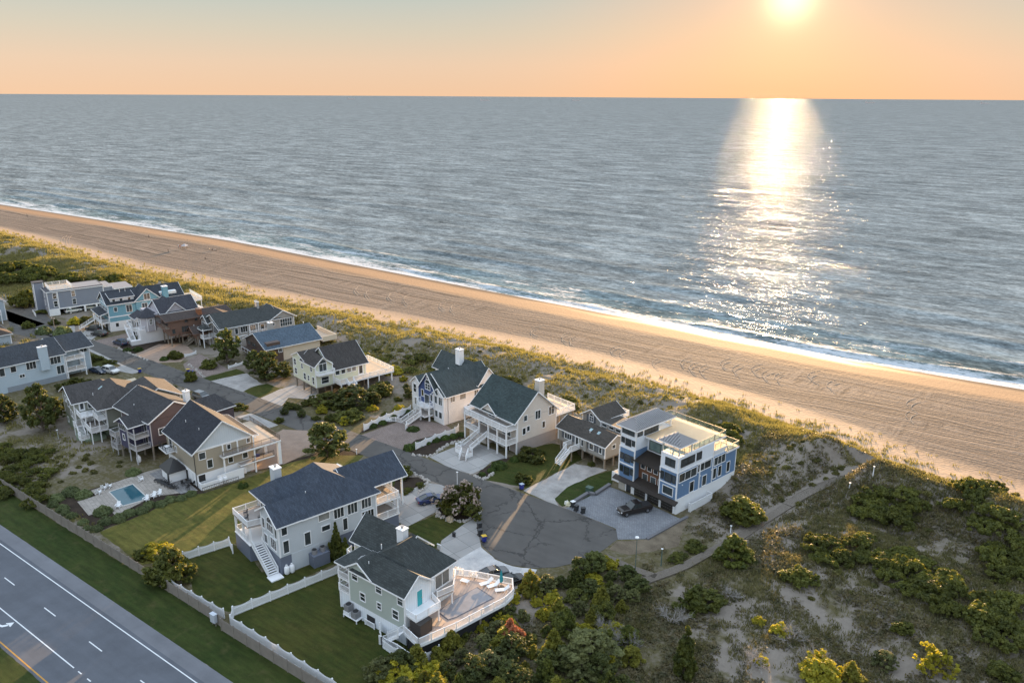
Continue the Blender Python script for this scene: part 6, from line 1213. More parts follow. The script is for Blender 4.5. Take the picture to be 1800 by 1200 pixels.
# ---- cars
def car(kind,px,heading,col,label,cat='car',group='cars parked at the houses',z=.045):
    """heading: degrees, direction the nose points"""
    p=at(*px); r=empty({'pickup':'pickup_truck','suv':'parked_suv','sedan':'parked_car'}[kind],(p.x,p.y,z),R(heading),label,cat,group)
    n=NT('car_paint_%s'%len(_mc)); _mc['car_paint_%s'%len(_mc)]=n.m; pm=n.fin(col,.28,None,.3,.6); n.p.inputs['Coat Weight'].default_value=.6
    L,Wd,H={'pickup':(5.9,2.0,1.95),'suv':(4.9,1.95,1.75),'sedan':(4.8,1.9,1.45)}[kind]
    # body side profile: (x, z bottom, z top, half width)
    if kind=='pickup': prof=[(L/2,.55,.85,.85),(L/2-.1,.42,1.05,.95),(L/2-.5,.38,1.15,1.0),(1.1,.36,1.2,1.0),(-.9,.36,1.2,1.0),(-L/2+.15,.4,1.22,.99),(-L/2,.5,1.15,.95)]; cab=[(1.2,1.18,.9),(.45,1.88,.74),(-.75,1.92,.74),(-1.0,1.18,.92)]
    elif kind=='suv': prof=[(L/2,.5,.75,.78),(L/2-.12,.35,.9,.9),(L/2-.6,.3,1.0,.96),(1.0,.28,1.06,.97),(-1.2,.28,1.08,.97),(-L/2+.12,.34,1.05,.93),(-L/2,.5,.95,.85)]; cab=[(1.15,1.04,.88),(.45,1.66,.70),(-1.75,1.68,.70),(-2.3,1.05,.86)]
    else: prof=[(L/2,.45,.6,.72),(L/2-.15,.3,.72,.86),(L/2-.7,.25,.84,.93),(.9,.24,.92,.95),(-1.3,.24,.98,.95),(-L/2+.15,.32,.98,.88),(-L/2,.45,.85,.78)]; cab=[(1.2,.90,.82),(.35,1.40,.62),(-.7,1.42,.60),(-1.9,1.0,.74)]
    m=MB()
    for (x,zb,zt,w) in prof:
        zm=(zb+zt)/2; m.v+=[(x,-w*.94,zb),(x,-w,zm),(x,-w*.93,zt-.05),(x,-w*.78,zt),(x,w*.78,zt),(x,w*.93,zt-.05),(x,w,zm),(x,w*.94,zb)]
    for i in range(len(prof)-1):
        for k in range(8): a=i*8+k; b=i*8+(k+1)%8; m.f.append((a,b,b+8,a+8))
    m.f+=[tuple(range(8))[::-1],tuple((len(prof)-1)*8+k for k in range(8))]; m.build('body',pm,r,bevel=.03)
    if kind=='pickup': MB().box(-2.8,-1.15,-.8,.8,1.14,1.24).build('bed_cover',BLACK,r)
    g=MB(); (x0,z0,w0),(x1,z1,w1),(x2,z2,w2),(x3,z3,w3)=cab
    V=[(x0,-w0,z0),(x0,w0,z0),(x1,-w1,z1),(x1,w1,z1),(x2,-w2,z2),(x2,w2,z2),(x3,-w3,z3),(x3,w3,z3)]; g.v=V; g.f=[(1,0,2,3),(3,2,4,5),(5,4,6,7),(0,6,4,2),(1,3,5,7)]; g.build('glasshouse',GLASS,r)
    t=MB(); e=.03; t.slab([[(x1-.12,-w1-e+.05,z1+.04),(x1-.12,w1+e-.05,z1+.04),(x2+.05,w2+e-.05,z2+.04),(x2+.05,-w2-e+.05,z2+.04)][::-1]],.06)
    for s in (-1,1):
        t.bar((x0-.1,s*(w0-.02),z0),(x1-.05,s*w1,z1),.07); t.bar((x3+.05,s*(w3-.02),z3),(x2,s*w2,z2),.1); xm=(x1+x2)/2; t.bar((xm,s*w1*1.0,z1),(xm-.02,s*(w0+.01),z0),.07); t.bar((x1-.1,s*w1,z1),(x2,s*w2,z2),.07)
    t.build('cabin_roof',pm,r)
    R_={'pickup':.40,'suv':.37,'sedan':.34}[kind]
    for x in (L/2-.95,-L/2+1.0):
        for s in (-1,1): w=MB().tube([(x,s*(Wd/2-.26),R_),(x,s*(Wd/2+.01),R_)],R_,16).build('wheel',paint('tyre_rubber',(.015,.015,.016),.8),r); MB().tube([(x,s*(Wd/2-.1),R_),(x,s*(Wd/2+.025),R_)],R_*.6,10).build('rim',paint('alloy_rim',(.30,.30,.32),.3,.05,metal=.8),w)
    zl={'pickup':.85,'suv':.78,'sedan':.64}[kind]
    for s in (-1,1): MB().box(L/2-.12,L/2-.02+.03,s*.78-.14,s*.78+.14,zl-.07,zl+.08).build('headlight',paint('lamp_lens',(.6,.62,.64),.1),r); MB().box(-L/2-.02,-L/2+.08,s*.76-.12,s*.76+.12,zl-.02,zl+.2).build('tail_light',paint('red_lens',(.25,.01,.01),.2),r); MB().box(x0-.35,x0-.15,s*(Wd/2+.02),s*(Wd/2+.18),z0-.02,z0+.14).build('wing_mirror',pm,r)
    MB().box(L/2-.02,L/2+.02,-.25,.25,zl-.35,zl-.24).build('number_plate',RES,r)
    return r
car('pickup',(1115,900),-122,(.018,.012,.010),'black pickup truck on the grey paved drive before the garages','pickup truck')
car('sedan',(866,1013),62,(.10,.105,.115),'dark silver car on shell gravel beyond the deck loungers, left of two'); car('sedan',(896,1027),68,(.012,.013,.015),'glossy black car on shell gravel beyond the deck, right of two')
car('sedan',(757,882),60,(.02,.035,.12),'dark blue car half hidden by the flowering tree'); car('suv',(355,701),5,(.16,.17,.19),'grey estate car with roof rails on the drive by the street')
car('suv',(212,606),182,(.03,.045,.09),'dark blue car on rose pavers below the turret house'); car('suv',(165,581),200,(.025,.027,.03),'black car at the back of the pair by the blue house'); car('suv',(175,590),196,(.02,.022,.025),'black car nearer the street by the blue house')
car('suv',(129,549),80,(.55,.56,.57),'white car in the middle carport of the slate house'); car('sedan',(159,543),80,(.45,.47,.48),'silver white car in the right carport of the slate house'); car('sedan',(173,655),10,(.02,.035,.07),'navy car behind the olive house hedge'); car('suv',(195,655),10,(.6,.6,.6),'white van like car beside the navy car behind the olive house','car')
# ---- people and things on the beach
def person(loc,shirt,trousers,label,sit=False,rz=0,group='people on the beach'):
    o=bpy.data.meshes.new('person'); h=1.0
    if sit: V=[(0,0,.25),(0,0,.55),(0,0,.74),(0,0,.86),(.16,0,.68),(.26,.12,.45),(-.16,0,.68),(-.26,.12,.45),(.1,.02,.22),(.13,.45,.40),(.13,.60,.06),(-.1,.02,.22),(-.13,.45,.40),(-.13,.60,.06),(0,.0,1.02)]
    else: V=[(0,0,.92),(0,0,1.2),(0,0,1.42),(0,0,1.53),(.19,0,1.4),(.27,.02,1.1),(-.19,0,1.4),(-.25,.1,1.12),(.1,0,.88),(.12,.05,.48),(.13,-.02,.05),(-.1,0,.88),(-.13,-.03,.48),(-.14,-.1,.05),(0,.0,1.68)]
    E=[(0,1),(1,2),(2,3),(2,4),(4,5),(2,6),(6,7),(0,8),(8,9),(9,10),(0,11),(11,12),(12,13),(3,14)]; rad=[.15,.15,.14,.055,.07,.045,.07,.045,.10,.075,.05,.10,.075,.05,.11]
    # extra joints so that hands and feet show
    for i,(d) in ((5,(.02,.08,-.24)),(7,(-.02,.1,-.22))): V.append(tuple(V[i][k]+d[k] for k in range(3))); E.append((i,len(V)-1)); rad.append(.035)
    for i in (10,13): V.append((V[i][0],V[i][1]+.16,V[i][2]-.01)); E.append((i,len(V)-1)); rad.append(.04)
    o.from_pydata(V,E,[]); ob=bpy.data.objects.new('person',o); COL.objects.link(ob)
    sk=ob.modifiers.new('skin','SKIN'); o.skin_vertices[0].data.foreach_set('radius',[x for r_ in rad for x in (r_,r_)]); o.skin_vertices[0].data[0].use_root=True; ob.modifiers.new('sub','SUBSURF').levels=1; ob.modifiers['sub'].render_levels=1
    n=NT('clothing_%d'%len(_mc)); _mc['cl%d'%len(_mc)]=n.m; sx=n.N.new('ShaderNodeSeparateXYZ'); n.L.new(n.coord('Object'),sx.inputs[0]); z=sx.outputs[2]; s=.45 if sit else .95; t=.78 if sit else 1.46
    col=n.mix(n.ramp(z,[(0,0.),(s/2,0.),(s/2+.001,1.)]) if 0 else n.math('GREATER_THAN',z,s),trousers,shirt); col=n.mix(n.math('GREATER_THAN',z,t),col,(.40,.25,.18)); col=n.mix(n.math('GREATER_THAN',z,t+.24),col,(.05,.035,.025)); o.materials.append(n.fin(col,.8))
    ob.location=loc; ob.rotation_euler=(0,0,rz); return tag(ob,label,'person',group)
for x,y,c1,c2,l,si in ((262,418,(.04,.04,.06),(.03,.03,.04),'person in dark clothes standing alone near the surf at far left',0),(296,443,(.03,.03,.03),(.05,.04,.03),'person in black standing on the tracked sand below the tent',0),(361,456,(.03,.03,.035),(.03,.03,.04),'person in dark clothes crouching alone on the grey sand',1),(314,436,(.5,.5,.5),(.1,.1,.15),'person in white shirt at the left end of the beach camp',0),(317,437,(.40,.08,.04),(.1,.08,.06),'person in red at the beach camp',0),(320,436,(.05,.08,.2),(.03,.03,.03),'person in navy beside the beach tent',0),(374,440,(.04,.05,.08),(.03,.03,.03),'person in dark clothes seated right of the camp',1),(378,441,(.35,.36,.4),(.03,.03,.03),'person in grey seated at the far right of the camp',1),(48,381,(.05,.05,.06),(.04,.04,.04),'tiny dark figure walking on the far left beach',0)):
    p=gnd(x,y); person((p.x,p.y,p.z),c1,c2,l,bool(si),R(x*37%360))
def tent(x,y,s,label,c):
    p=gnd(x,y); r=empty('beach_shelter',(p.x,p.y,p.z),R(20),label,'tent'); m=MB(); m.slab([[(-s,-s,1.1),(s,-s,1.1),(0,0,2.0)],[(s,-s,1.1),(s,s,1.1),(0,0,2.0)],[(s,s,1.1),(-s,s,1.1),(0,0,2.0)],[(-s,s,1.1),(-s,-s,1.1),(0,0,2.0)]],.05); m.build('canopy',c,r); [MB().cyl(a,b,0,1.1,.03).build('pole',RES,r) for a in (-s*.95,s*.95) for b in (-s*.95,s*.95)]
tent(325,436,1.2,'small white canopy tent of the beach camp near the surf',paint('white_canvas',(.36,.35,.37),.8)); pole(331,434,3.4,'thin upright pole beside the white beach tent','pole',None,.05,GW,'beach_pole')
p=gnd(370,440); o=chair_mb('chair').build('beach_chair',paint('navy_canvas',(.03,.04,.08),.7)); o.location=p; o.rotation_euler=(0,0,2.2); tag(o,'dark folding chair at the beach camp','chair')
for i,(x,y) in enumerate(((1615,841),(1629,844))): p=gnd(x,y); o=chair_mb('adirondack').build('beach_chair',paint('dark_brown_slats',(.04,.025,.018),.7)); o.location=p; o.scale=(1.3,1.3,1.3); o.rotation_euler=(0,0,R(-150)); tag(o,('left' if i==0 else 'right')+' dark brown slatted chair at the end of the boardwalk','chair','dark chairs at the top of the beach')
# ---- ships on the horizon
def ship(px,d,L,label):
    a=ray(px,169); a.z=0; a.normalize(); r=empty('cargo_ship',(a.x*d,a.y*d,SEA),math.atan2(-a.x,a.y),label,'ship','ships on the horizon'); m=MB(); m.prism([(-L/2,-9),(L/2-14,-9),(L/2,0),(L/2-14,9),(-L/2,9)],0,[9,9,13,9,9]); G=paint('hazy_ship_grey',(.50,.44,.42),.8); m.build('hull',G,r); MB().box(-L/2+6,-L/2+26,-8,8,9,27).build('bridge_tower',G,r); m=MB()
    for k in range(4): MB().box(-L/2+34+k*L*.16,-L/2+34+k*L*.16+L*.11,-7,7,9,15+(k%2)*2).build('deck_load',G,r)
for px,d,L,l in ((617,13000,110,'faint low ship leftmost on the horizon'),(852,11500,130,'largest grey ship on the horizon left of centre'),(1013,13000,120,'faint grey ship on the horizon right of centre'),(1531,12500,130,'faint ship on the horizon right of the glitter'),(1733,13500,110,'tiny ship at the far right of the horizon')): ship(px,d,L,l)
# ================================================================ VEGETATION
def quads(C,Nn,size,rs,aspect=1.0,up=0.0):
    """leaf clumps: small quads at C (n,3) roughly facing Nn"""
    n=len(C); r=rs.normal(size=(n,3)); d=Nn+r*.75; d[:,2]+=up; d/=np.linalg.norm(d,axis=1)[:,None]
    t=rs.normal(size=(n,3)); a=np.cross(d,t); a/=np.linalg.norm(a,axis=1)[:,None]; b=np.cross(d,a); s=size*rs.uniform(.6,1.35,n)[:,None]
    V=np.stack([C-a*s-b*s*aspect*.4,C+a*s*.5-b*s*aspect,C+a*s+b*s*aspect*.5,C-a*s*.4+b*s*aspect],1).reshape(-1,3); F=np.arange(4*n).reshape(-1,4); return V,F
def clumps(cen,rad,n_each,size,rs,flat=.8,aspect=1.,shell=.55,up=.25):
    cen=np.asarray(cen,float); rad=np.asarray(rad,float); k=len(cen); idx=np.repeat(np.arange(k),np.maximum(4,(n_each*(rad/rad.mean())**2).astype(int)))
    d=rs.normal(size=(len(idx),3)); d/=np.linalg.norm(d,axis=1)[:,None]; r=rs.uniform(shell,1.0,len(idx))**.7; P=cen[idx]+d*(rad[idx]*r)[:,None]*np.array([1,1,flat]); return quads(P,d,size,rs,aspect,up)
def limbs(pts,r0,rs,h,trunks=1,spread=.3):
    m=MB()
    for t in range(trunks):
        a=rs.uniform(0,6.28); tx,ty=math.cos(a)*spread*t,math.sin(a)*spread*t; m.tube([(0,0,-.3),(tx*.3+.05,ty*.3,h*.3),(tx*.7,ty*.7+.08,h*.6),(tx,ty,h*.9)],[r0,r0*.75,r0*.5,r0*.15],6)
    for (x,y,z) in pts:
        zb=max(.15,z-math.hypot(x,y)*.6)*.8; m.tube([(x*.05,y*.05,zb),(x*.5,y*.5,(zb+z)/2+.05),(x*.9,y*.9,z)],[r0*.4,r0*.25,r0*.08],4)
    return m
BARK=paint('grey_brown_bark',(.13,.105,.085),.9,.25); DEAD=paint('bleached_dead_wood',(.26,.24,.225),.9,.2)
LM={'cedar':leafmat('cedar_foliage',(.034,.046,.012),(.115,.125,.024),.42),'cedarlit':leafmat('sunlit_olive_cedar_foliage',(.085,.090,.018),(.21,.20,.035),.5),'pine':leafmat('pine_needles',(.036,.048,.016),(.095,.105,.030),.38),'broad':leafmat('bayberry_leaves',(.042,.052,.014),(.12,.125,.028),.45),'gold':leafmat('yellow_green_leaves',(.16,.165,.02),(.34,.30,.035),.5),  # cedarlit: cedar repeated with sunlit yellow painted into its leaves
 'rust':leafmat('rust_red_needles',(.20,.07,.035),(.30,.13,.07),.4,tr=(1.2,1,.8)),'grey':leafmat('grey_green_needles',(.058,.066,.026),(.125,.13,.05),.35),'mound':leafmat('clipped_grey_green_tufts',(.065,.085,.035),(.13,.155,.07),.3),'dune':leafmat('dune_shrub_leaves',(.055,.058,.020),(.13,.12,.04),.4),'hedge':leafmat('hedge_leaves',(.034,.058,.014),(.068,.098,.022),.35),'pink':leafmat('pale_pink_blossom',(.24,.19,.17),(.34,.27,.23),.3,tr=(1,1,1)),'white':leafmat('white_blossom',(.5,.5,.5),(.6,.6,.6),.2,tr=(1,1,1))}
PROTO={}
def proto(kind,seed=0):
    key=(kind,seed)
    if key in PROTO: return PROTO[key]
    rs=np.random.RandomState(abs(hash((len(kind)*7+ord(kind[0])*13+ord(kind[-1])*3,seed)))%99991); extra=None; trunk=None; r=2.0
    if kind in('cedar','cedarlit','cone','rust'):
        H=5.0; R0=2.0 if kind!='cone' else 1.15; H=5.0 if kind!='cone' else 5.6; cen=[];rad=[]
        for i in range(95):
            t=rs.uniform(.05,1)**1.15; a=rs.uniform(0,6.28); rr=R0*(1-t)**.75*rs.uniform(.55,1.08)*(1+.18*math.sin(3*a+seed)); cen.append((rr*math.cos(a),rr*math.sin(a),.35+H*t*rs.uniform(.88,1.02))); rad.append(.50*(1-t*.55)*rs.uniform(.65,1.25)*(R0/2)**.5)
        V,F=clumps(cen,rad,62,.105,rs,1.45,1.5,.35,.5); trunk=limbs(cen[::8],.14,rs,H*.85); r=R0+.3
    elif kind in('pine','grey'):
        H=4.6; cen=[];rad=[]
        for i in range(105):
            t=rs.uniform(.10,1); a=rs.uniform(0,6.28); env=2.3*math.sin(math.pi*min(t*.82+.16,1))**.6; rr=env*rs.uniform(.35,1.05); cen.append((rr*math.cos(a),rr*math.sin(a),.3+H*t*rs.uniform(.9,1.08))); rad.append(rs.uniform(.2,.55))
        V,F=clumps(cen,rad,55,.10,rs,.62,2.0,.1,.7); trunk=limbs(cen[::3],.16,rs,H*.9,2,.7); r=2.5
    elif kind in('broad','gold','crape'):
        cen=[];rad=[]
        for i in range(125):
            d=rs.normal(size=3); d[2]=abs(d[2])*.9+.05; d/=np.linalg.norm(d); k=rs.uniform(.6,1.05)*(1+.15*math.sin(2.3*d[0]*3+seed*2)+.12*math.sin(4*d[1]+seed)); cen.append((d[0]*2*k,d[1]*2*k,.45+d[2]*2.1*k)); rad.append(rs.uniform(.16,.52))
        V,F=clumps(cen,rad,58,.105,rs,.85,1.3,.1,.5); trunk=limbs(cen[::4],.13,rs,1.8,3,.6); r=2.4
        if kind=='crape': q=[c for c in cen if c[2]>1.2][::2]; extra=clumps([(c[0]*1.12,c[1]*1.12,c[2]*1.08) for c in q],[.38]*len(q),26,.10,rs,.9,1,.8,.3)
    elif kind=='shrub':
        cen=[];rad=[]
        for i in range(60): a=rs.uniform(0,6.28); rr=2.2*rs.uniform(0,1)**.6*(1+.25*math.sin(2*a+seed*1.7)); cen.append((rr*math.cos(a),rr*math.sin(a)*.8,.35+.95*(1-(rr/2.9)**2)*rs.uniform(.75,1.15))); rad.append(rs.uniform(.15,.5))
        V,F=clumps(cen,rad,75,.10,rs,.75,1.4,.1,.7); trunk=limbs(cen[::6],.07,rs,.7,3,.5); r=2.4
    elif kind in('mound','hedge'):
        n=2600; d=rs.normal(size=(n,3)); d[:,2]=np.abs(d[:,2]); d/=np.linalg.norm(d,axis=1)[:,None]; k=rs.uniform(.78,1.06,n)*(1+.06*np.sin(d[:,0]*7+seed)+.06*np.sin(d[:,1]*9)); P=d*k[:,None]*np.array([1,1,.95])+np.array([0,0,.05]); V,F=quads(P,d,.06,rs,1.6,.2); r=1.05; trunk=limbs([],.06,rs,.5)
    elif kind=='dune':
        n=420; d=rs.normal(size=(n,3)); d[:,2]=np.abs(d[:,2]); d/=np.linalg.norm(d,axis=1)[:,None]; k=rs.uniform(.3,1.05,n)*(1+.3*np.sin(d[:,0]*3+seed*2)); P=d*k[:,None]*np.array([1,.85,.62])+np.array([0,0,.04]); V,F=quads(P,d,.11,rs,1.9,.3); r=1.1
    elif kind in('bare','sparse'):
        m=MB(); tips=[]
        def br(p,d,L,rad,lv):
            q=p+d*L; mid=(p+q)/2+Vector(rs.normal(size=3)*L*.06); m.tube([p,mid,q],[rad,rad*.8,rad*.55],4); tips.append(tuple(q))
            if lv==0: return
            for _ in range(4 if lv>2 else 3):
                e=(d+Vector(rs.normal(size=3)*.55)); e.z+=.12; e.normalize(); br(q if _%2 else mid,e,L*rs.uniform(.6,.8),rad*.55,lv-1)
        for _ in range(5): e=Vector((rs.normal()*.55,rs.normal()*.55,1)).normalized(); br(Vector((0,0,-.1)),e,1.3,.055,4 if kind=='bare' else 3)
        trunk=m; r=2.6
        if kind=='sparse': V,F=clumps(tips[::3],[.28]*len(tips[::3]),16,.10,rs,.8,1.4,.2,.4)
        else: V=None
    root=empty('tree_proto',(0,0,-500)); mt={'cedar':'cedar','cedarlit':'cedarlit','cone':'cedar','rust':'rust','pine':'pine','grey':'grey','broad':'broad','gold':'gold','crape':'broad','shrub':'broad','mound':'mound','hedge':'hedge','dune':'dune','sparse':'gold'}.get(kind)
    parts=[]
    if V is not None: parts.append(('crown' if kind not in('mound','hedge','dune','shrub') else 'foliage',npmesh('foliage',V,F,LM[mt]),None))
    if trunk is not None and trunk.v:
        me=bpy.data.meshes.new('trunk'); me.from_pydata(trunk.v,[],trunk.f); me.materials.append(DEAD if kind=='bare' else BARK); parts.append(('branches' if kind in('bare','mound','hedge') else 'trunk',me,None))
    if extra: parts.append(('blossom',npmesh('blossom',*extra,LM['pink']),None))
    bpy.data.objects.remove(root); PROTO[key]=(parts,r,kind); return PROTO[key]
NAMES={'cedar':('cedar_tree','cedar tree'),'cedarlit':('cedar_tree','cedar tree'),'cone':('conical_evergreen','evergreen tree'),'rust':('browned_cedar_tree','dead tree'),'pine':('pine_tree','pine tree'),'grey':('pine_tree','pine tree'),'broad':('leafy_tree','tree'),'gold':('leafy_tree','tree'),'crape':('flowering_tree','flowering tree'),'shrub':('bayberry_shrub','shrub'),'mound':('round_shrub','shrub'),'hedge':('hedge_shrub','shrub'),'dune':('dune_shrub','shrub'),'bare':('bare_tree','bare tree'),'sparse':('sapling_tree','tree')}
VR=random.Random(77)
def plant_at(kind,p,s,label,group=None,sz=1.0,seed=None,mat=None,rz=None):
    sd=VR.randrange(3) if seed is None else seed; parts,r,_=proto(kind,sd); nm,cat=NAMES[kind]
    tr=(0,0,VR.uniform(0,6.28) if rz is None else rz)
    if kind=='dune':
        o=bpy.data.objects.new(nm,parts[0][1]); COL.objects.link(o); o.location=p; o.rotation_euler=tr; o.scale=(s,s,s*sz); return tag(o,label,cat,group)
    e=bpy.data.objects.new(nm,None); COL.objects.link(e); e.location=p; e.rotation_euler=tr; e.scale=(s,s,s*sz); e.empty_display_size=.3; tag(e,label,cat,group)
    for n_,me,_m in parts:
        o=bpy.data.objects.new(n_,me); COL.objects.link(o); o.parent=e
        if mat and n_ in('crown','foliage'): o.material_slots[0].link='OBJECT'; o.material_slots[0].material=LM[mat]
    return e
CF=Vector((-math.sin(YAW),math.cos(YAW),0))*math.cos(PITCH)+Vector((0,0,-math.sin(PITCH)))
def depth(p): return (Vector(p)-Vector((0,0,CZ))).dot(CF)
def plant(kind,x,y,w,label,group=None,sz=1.0,**k):
    p=gnd(x,y); s=w*depth(p)/1400./(2*proto(kind,0)[1]); 
    d=Vector((-math.sin(YAW),math.cos(YAW),0)); p=p+d*(s*proto(kind,0)[1]*.55); p.z=hgt(p.x,p.y)-.05
    return plant_at(kind,p,s,label,group,sz,**k)
# ---- garden trees and bushes
G1='trees in the house gardens'; G2='bushes in the house gardens'
for a in (('pine',571,812,84,'broad dark pine between tan house and large blue roofed house',G1,.75),('crape',808,912,92,'rounded flowering tree with pale pink blossom on its stone ringed island',None,.95),
 ('broad',292,1033,96,'sunlit bushy tree leaning over the board fence',G1,.9),('gold',270,985,66,'low golden green bush behind the sunlit tree at the fence',G1,.6),('broad',248,985,40,'small green bush left of the golden one by the fence',G1,.7),('cone',591,986,32,'tall narrow evergreen against the light blue grey wall',G1,1.1),('cone',607,985,24,'smaller narrow evergreen beside the tall one at the blue grey wall',G1,.9),
 ('pine',66,764,62,'tall ragged pine in the sand left of the olive house',G1,1.35),('pine',90,742,50,'dark pine behind the tall ragged one',G1,.8),('pine',0,748,50,'dark pine cut by the left edge of the view',G1,1.0),('broad',125,688,56,'dark bush between sky blue house and olive house',G1,.6),('broad',40,542,56,'dark rounded tree left of the slate blue house',G1,.9),
 ('pine',396,642,52,'pine in front of the long grey beige house',G1,1.15),('broad',365,650,34,'brown green bush beside the rose drive and pine',G1,.8),('pine',465,672,66,'wide dark pine before the cream stucco wall',G1,.75),('pine',445,655,36,'small pine left of the wide dark pine',G1,1.0),('pine',497,668,34,'small pine right of the wide dark pine',G1,.9),
 ('broad',572,718,70,'dark bush mass under the pale green house',G1,.55),('pine',620,722,76,'low spreading pine right of the pale green house stair',G1,.5),('gold',690,660,40,'yellow green bush behind the deck of the pale green house',G1,.6),('broad',665,700,60,'dark scrubby tree between pale green house and white house',G1,.6),('broad',610,745,60,'dark green bush along the street below the pale green house',G1,.5),('broad',537,714,24,'small bush on the edge of the concrete drive',G1,.7),('broad',508,720,30,'bush on the kerb left of the concrete drive',G1,.6),
 ('broad',935,812,58,'wide green bush by the painted block wall of the cream house',G1,.6),('broad',920,852,38,'dark bush on the lawn beside the blue bin',G1,.8),('broad',705,843,42,'leafy bush between blue roofed house and street',G1,.9),('shrub',738,858,22,'small flowering bush in the stone edged bed',G2,1.0),('shrub',715,868,26,'low dark bush at the bed corner',G2,.8),
 ('broad',334,672,26,'upright bush at the street edge opposite the rose drive',G1,1.25),('broad',306,632,32,'spiky dark bush at the corner of the cobbled drive',G1,.7),('hedge',287,634,15,'round dark bush beside the spiky one',G2,.9),('broad',234,604,22,'small spreading tree by the dark blue car',G1,1.0),('hedge',241,618,17,'rounded shrub in the garden below the turret house',G2,.9),('hedge',222,618,15,'low shrub left of the rounded one below the turret house',G2,.8),
 ('mound',106,590,30,'large round bush with lit top beside the street corner',G2,1.0),('mound',73,588,26,'round olive bush left of the white marker post',G2,1.0),('broad',45,578,28,'dark bush at the edge of the parking court',G2,.7),('gold',127,572,28,'golden topped bush under the slate blue house',G2,.8),('broad',148,570,30,'tall grassy bush right of the golden topped one',G2,.7),('broad',166,566,26,'tall grassy bush beside the bright blue house',G2,.7),('broad',93,572,22,'dark small bush in front of the slate house base',G2,.7),('shrub',70,553,26,'low planting in the kerbed island of the parking court',G2,.8),
 ('broad',437,776,24,'bush by the drive behind the tan house deck',G2,.7),('broad',415,722,36,'low dark bush between the two light drives',G2,.5),('broad',489,744,20,'small round bush at the street below the second light drive',G2,.8),('broad',262,680,30,'dark juniper by the street above the olive house',G2,.6),('broad',290,690,34,'dark juniper bush left of the upright one',G2,.6),('shrub',160,636,34,'low hedge of dark shrubs by the sky blue house lawn',G2,.8),('shrub',190,640,22,'green shrubs at the lawn tip near the street',G2,.8),('broad',150,640,30,'dark bush beside the corner decks of the sky blue house',G2,.8),
 ('hedge',718,792,22,'ball shaped shrub at the street end of the hedge row',G2,.9),('hedge',733,786,20,'second shrub of the hedge row from the street',G2,.8),('hedge',748,781,18,'third shrub of the hedge row from the street',G2,.8),('hedge',765,777,18,'fourth shrub of the hedge row from the street',G2,.8),('hedge',782,773,18,'fifth shrub of the hedge row from the street',G2,.8),('hedge',797,770,17,'sixth shrub of the hedge row from the street',G2,.8),('hedge',811,767,16,'last shrub of the hedge row near the cream house',G2,.8),
 ('hedge',654,752,18,'green shrub at the street end of the flower bed',G2,.8),('hedge',672,746,16,'yellowish shrub in the flower bed',G2,.8),('hedge',690,736,16,'round shrub in the middle of the flower bed',G2,.9),('hedge',713,726,18,'round shrub at the house end of the flower bed',G2,1.0),('hedge',878,824,30,'flat topped dark hedge block by the concrete drive',G2,.7),('hedge',864,830,16,'small ball shrub beside the flat topped hedge',G2,.8),('hedge',848,836,13,'smallest ball shrub at the street by the hedge block',G2,.8),('hedge',904,812,17,'pale round shrub near the porch corner of the cream house',G2,.9),
 ('hedge',725,758,24,'low green planting at the foot of the white front stair',G2,.5),('broad',1040,820,16,'small dark shrub under the cottage',G2,.7),('hedge',426,858,18,'yellow green shrub at the white yard wall',G2,1.2)): plant(a[0],a[1],a[2],a[3],a[4],a[5],a[6])
for i,(x,y,w) in enumerate(((665,744,12),(683,740,12),(697,733,12),(704,730,10))):
    e=plant('mound',x,y,w,'white flowering plant in the bed beside the rose drive','white flowering plants',.7,mat='white')
ML='clipped grey green round shrub '
for x,y,w,l in ((177,906,24,'largest in the row below the patio corner'),(183,922,20,'second in the row below the gravel pad'),(206,917,22,'third in the row below the patio'),(224,908,19,'fourth in the row below the patio'),(246,903,19,'fifth in the row below the patio'),(260,893,18,'sixth in the row, nearest the pool chairs'),(280,891,17,'seventh in the row below the patio'),(297,883,17,'eighth in the row below the patio'),(317,880,15,'ninth in the row below the patio'),(334,872,15,'last in the row before the white base'),
 (95,882,21,'topmost along the board fence bed'),(90,891,15,'second along the board fence bed'),(107,899,18,'third along the board fence bed'),(113,905,13,'fourth along the board fence bed'),(124,911,15,'fifth along the board fence bed'),(144,922,15,'sixth along the board fence bed'),(167,934,17,'lowest along the board fence bed'),(151,931,12,'small one near the lowest along the fence'),(120,872,24,'above the gravel pad, left'),(143,876,22,'above the gravel pad, right'),(231,836,20,'at the head of the pool terrace')): plant('mound',x,y,w*1.3,ML+l,'clipped shrubs round the pool terrace',.85)
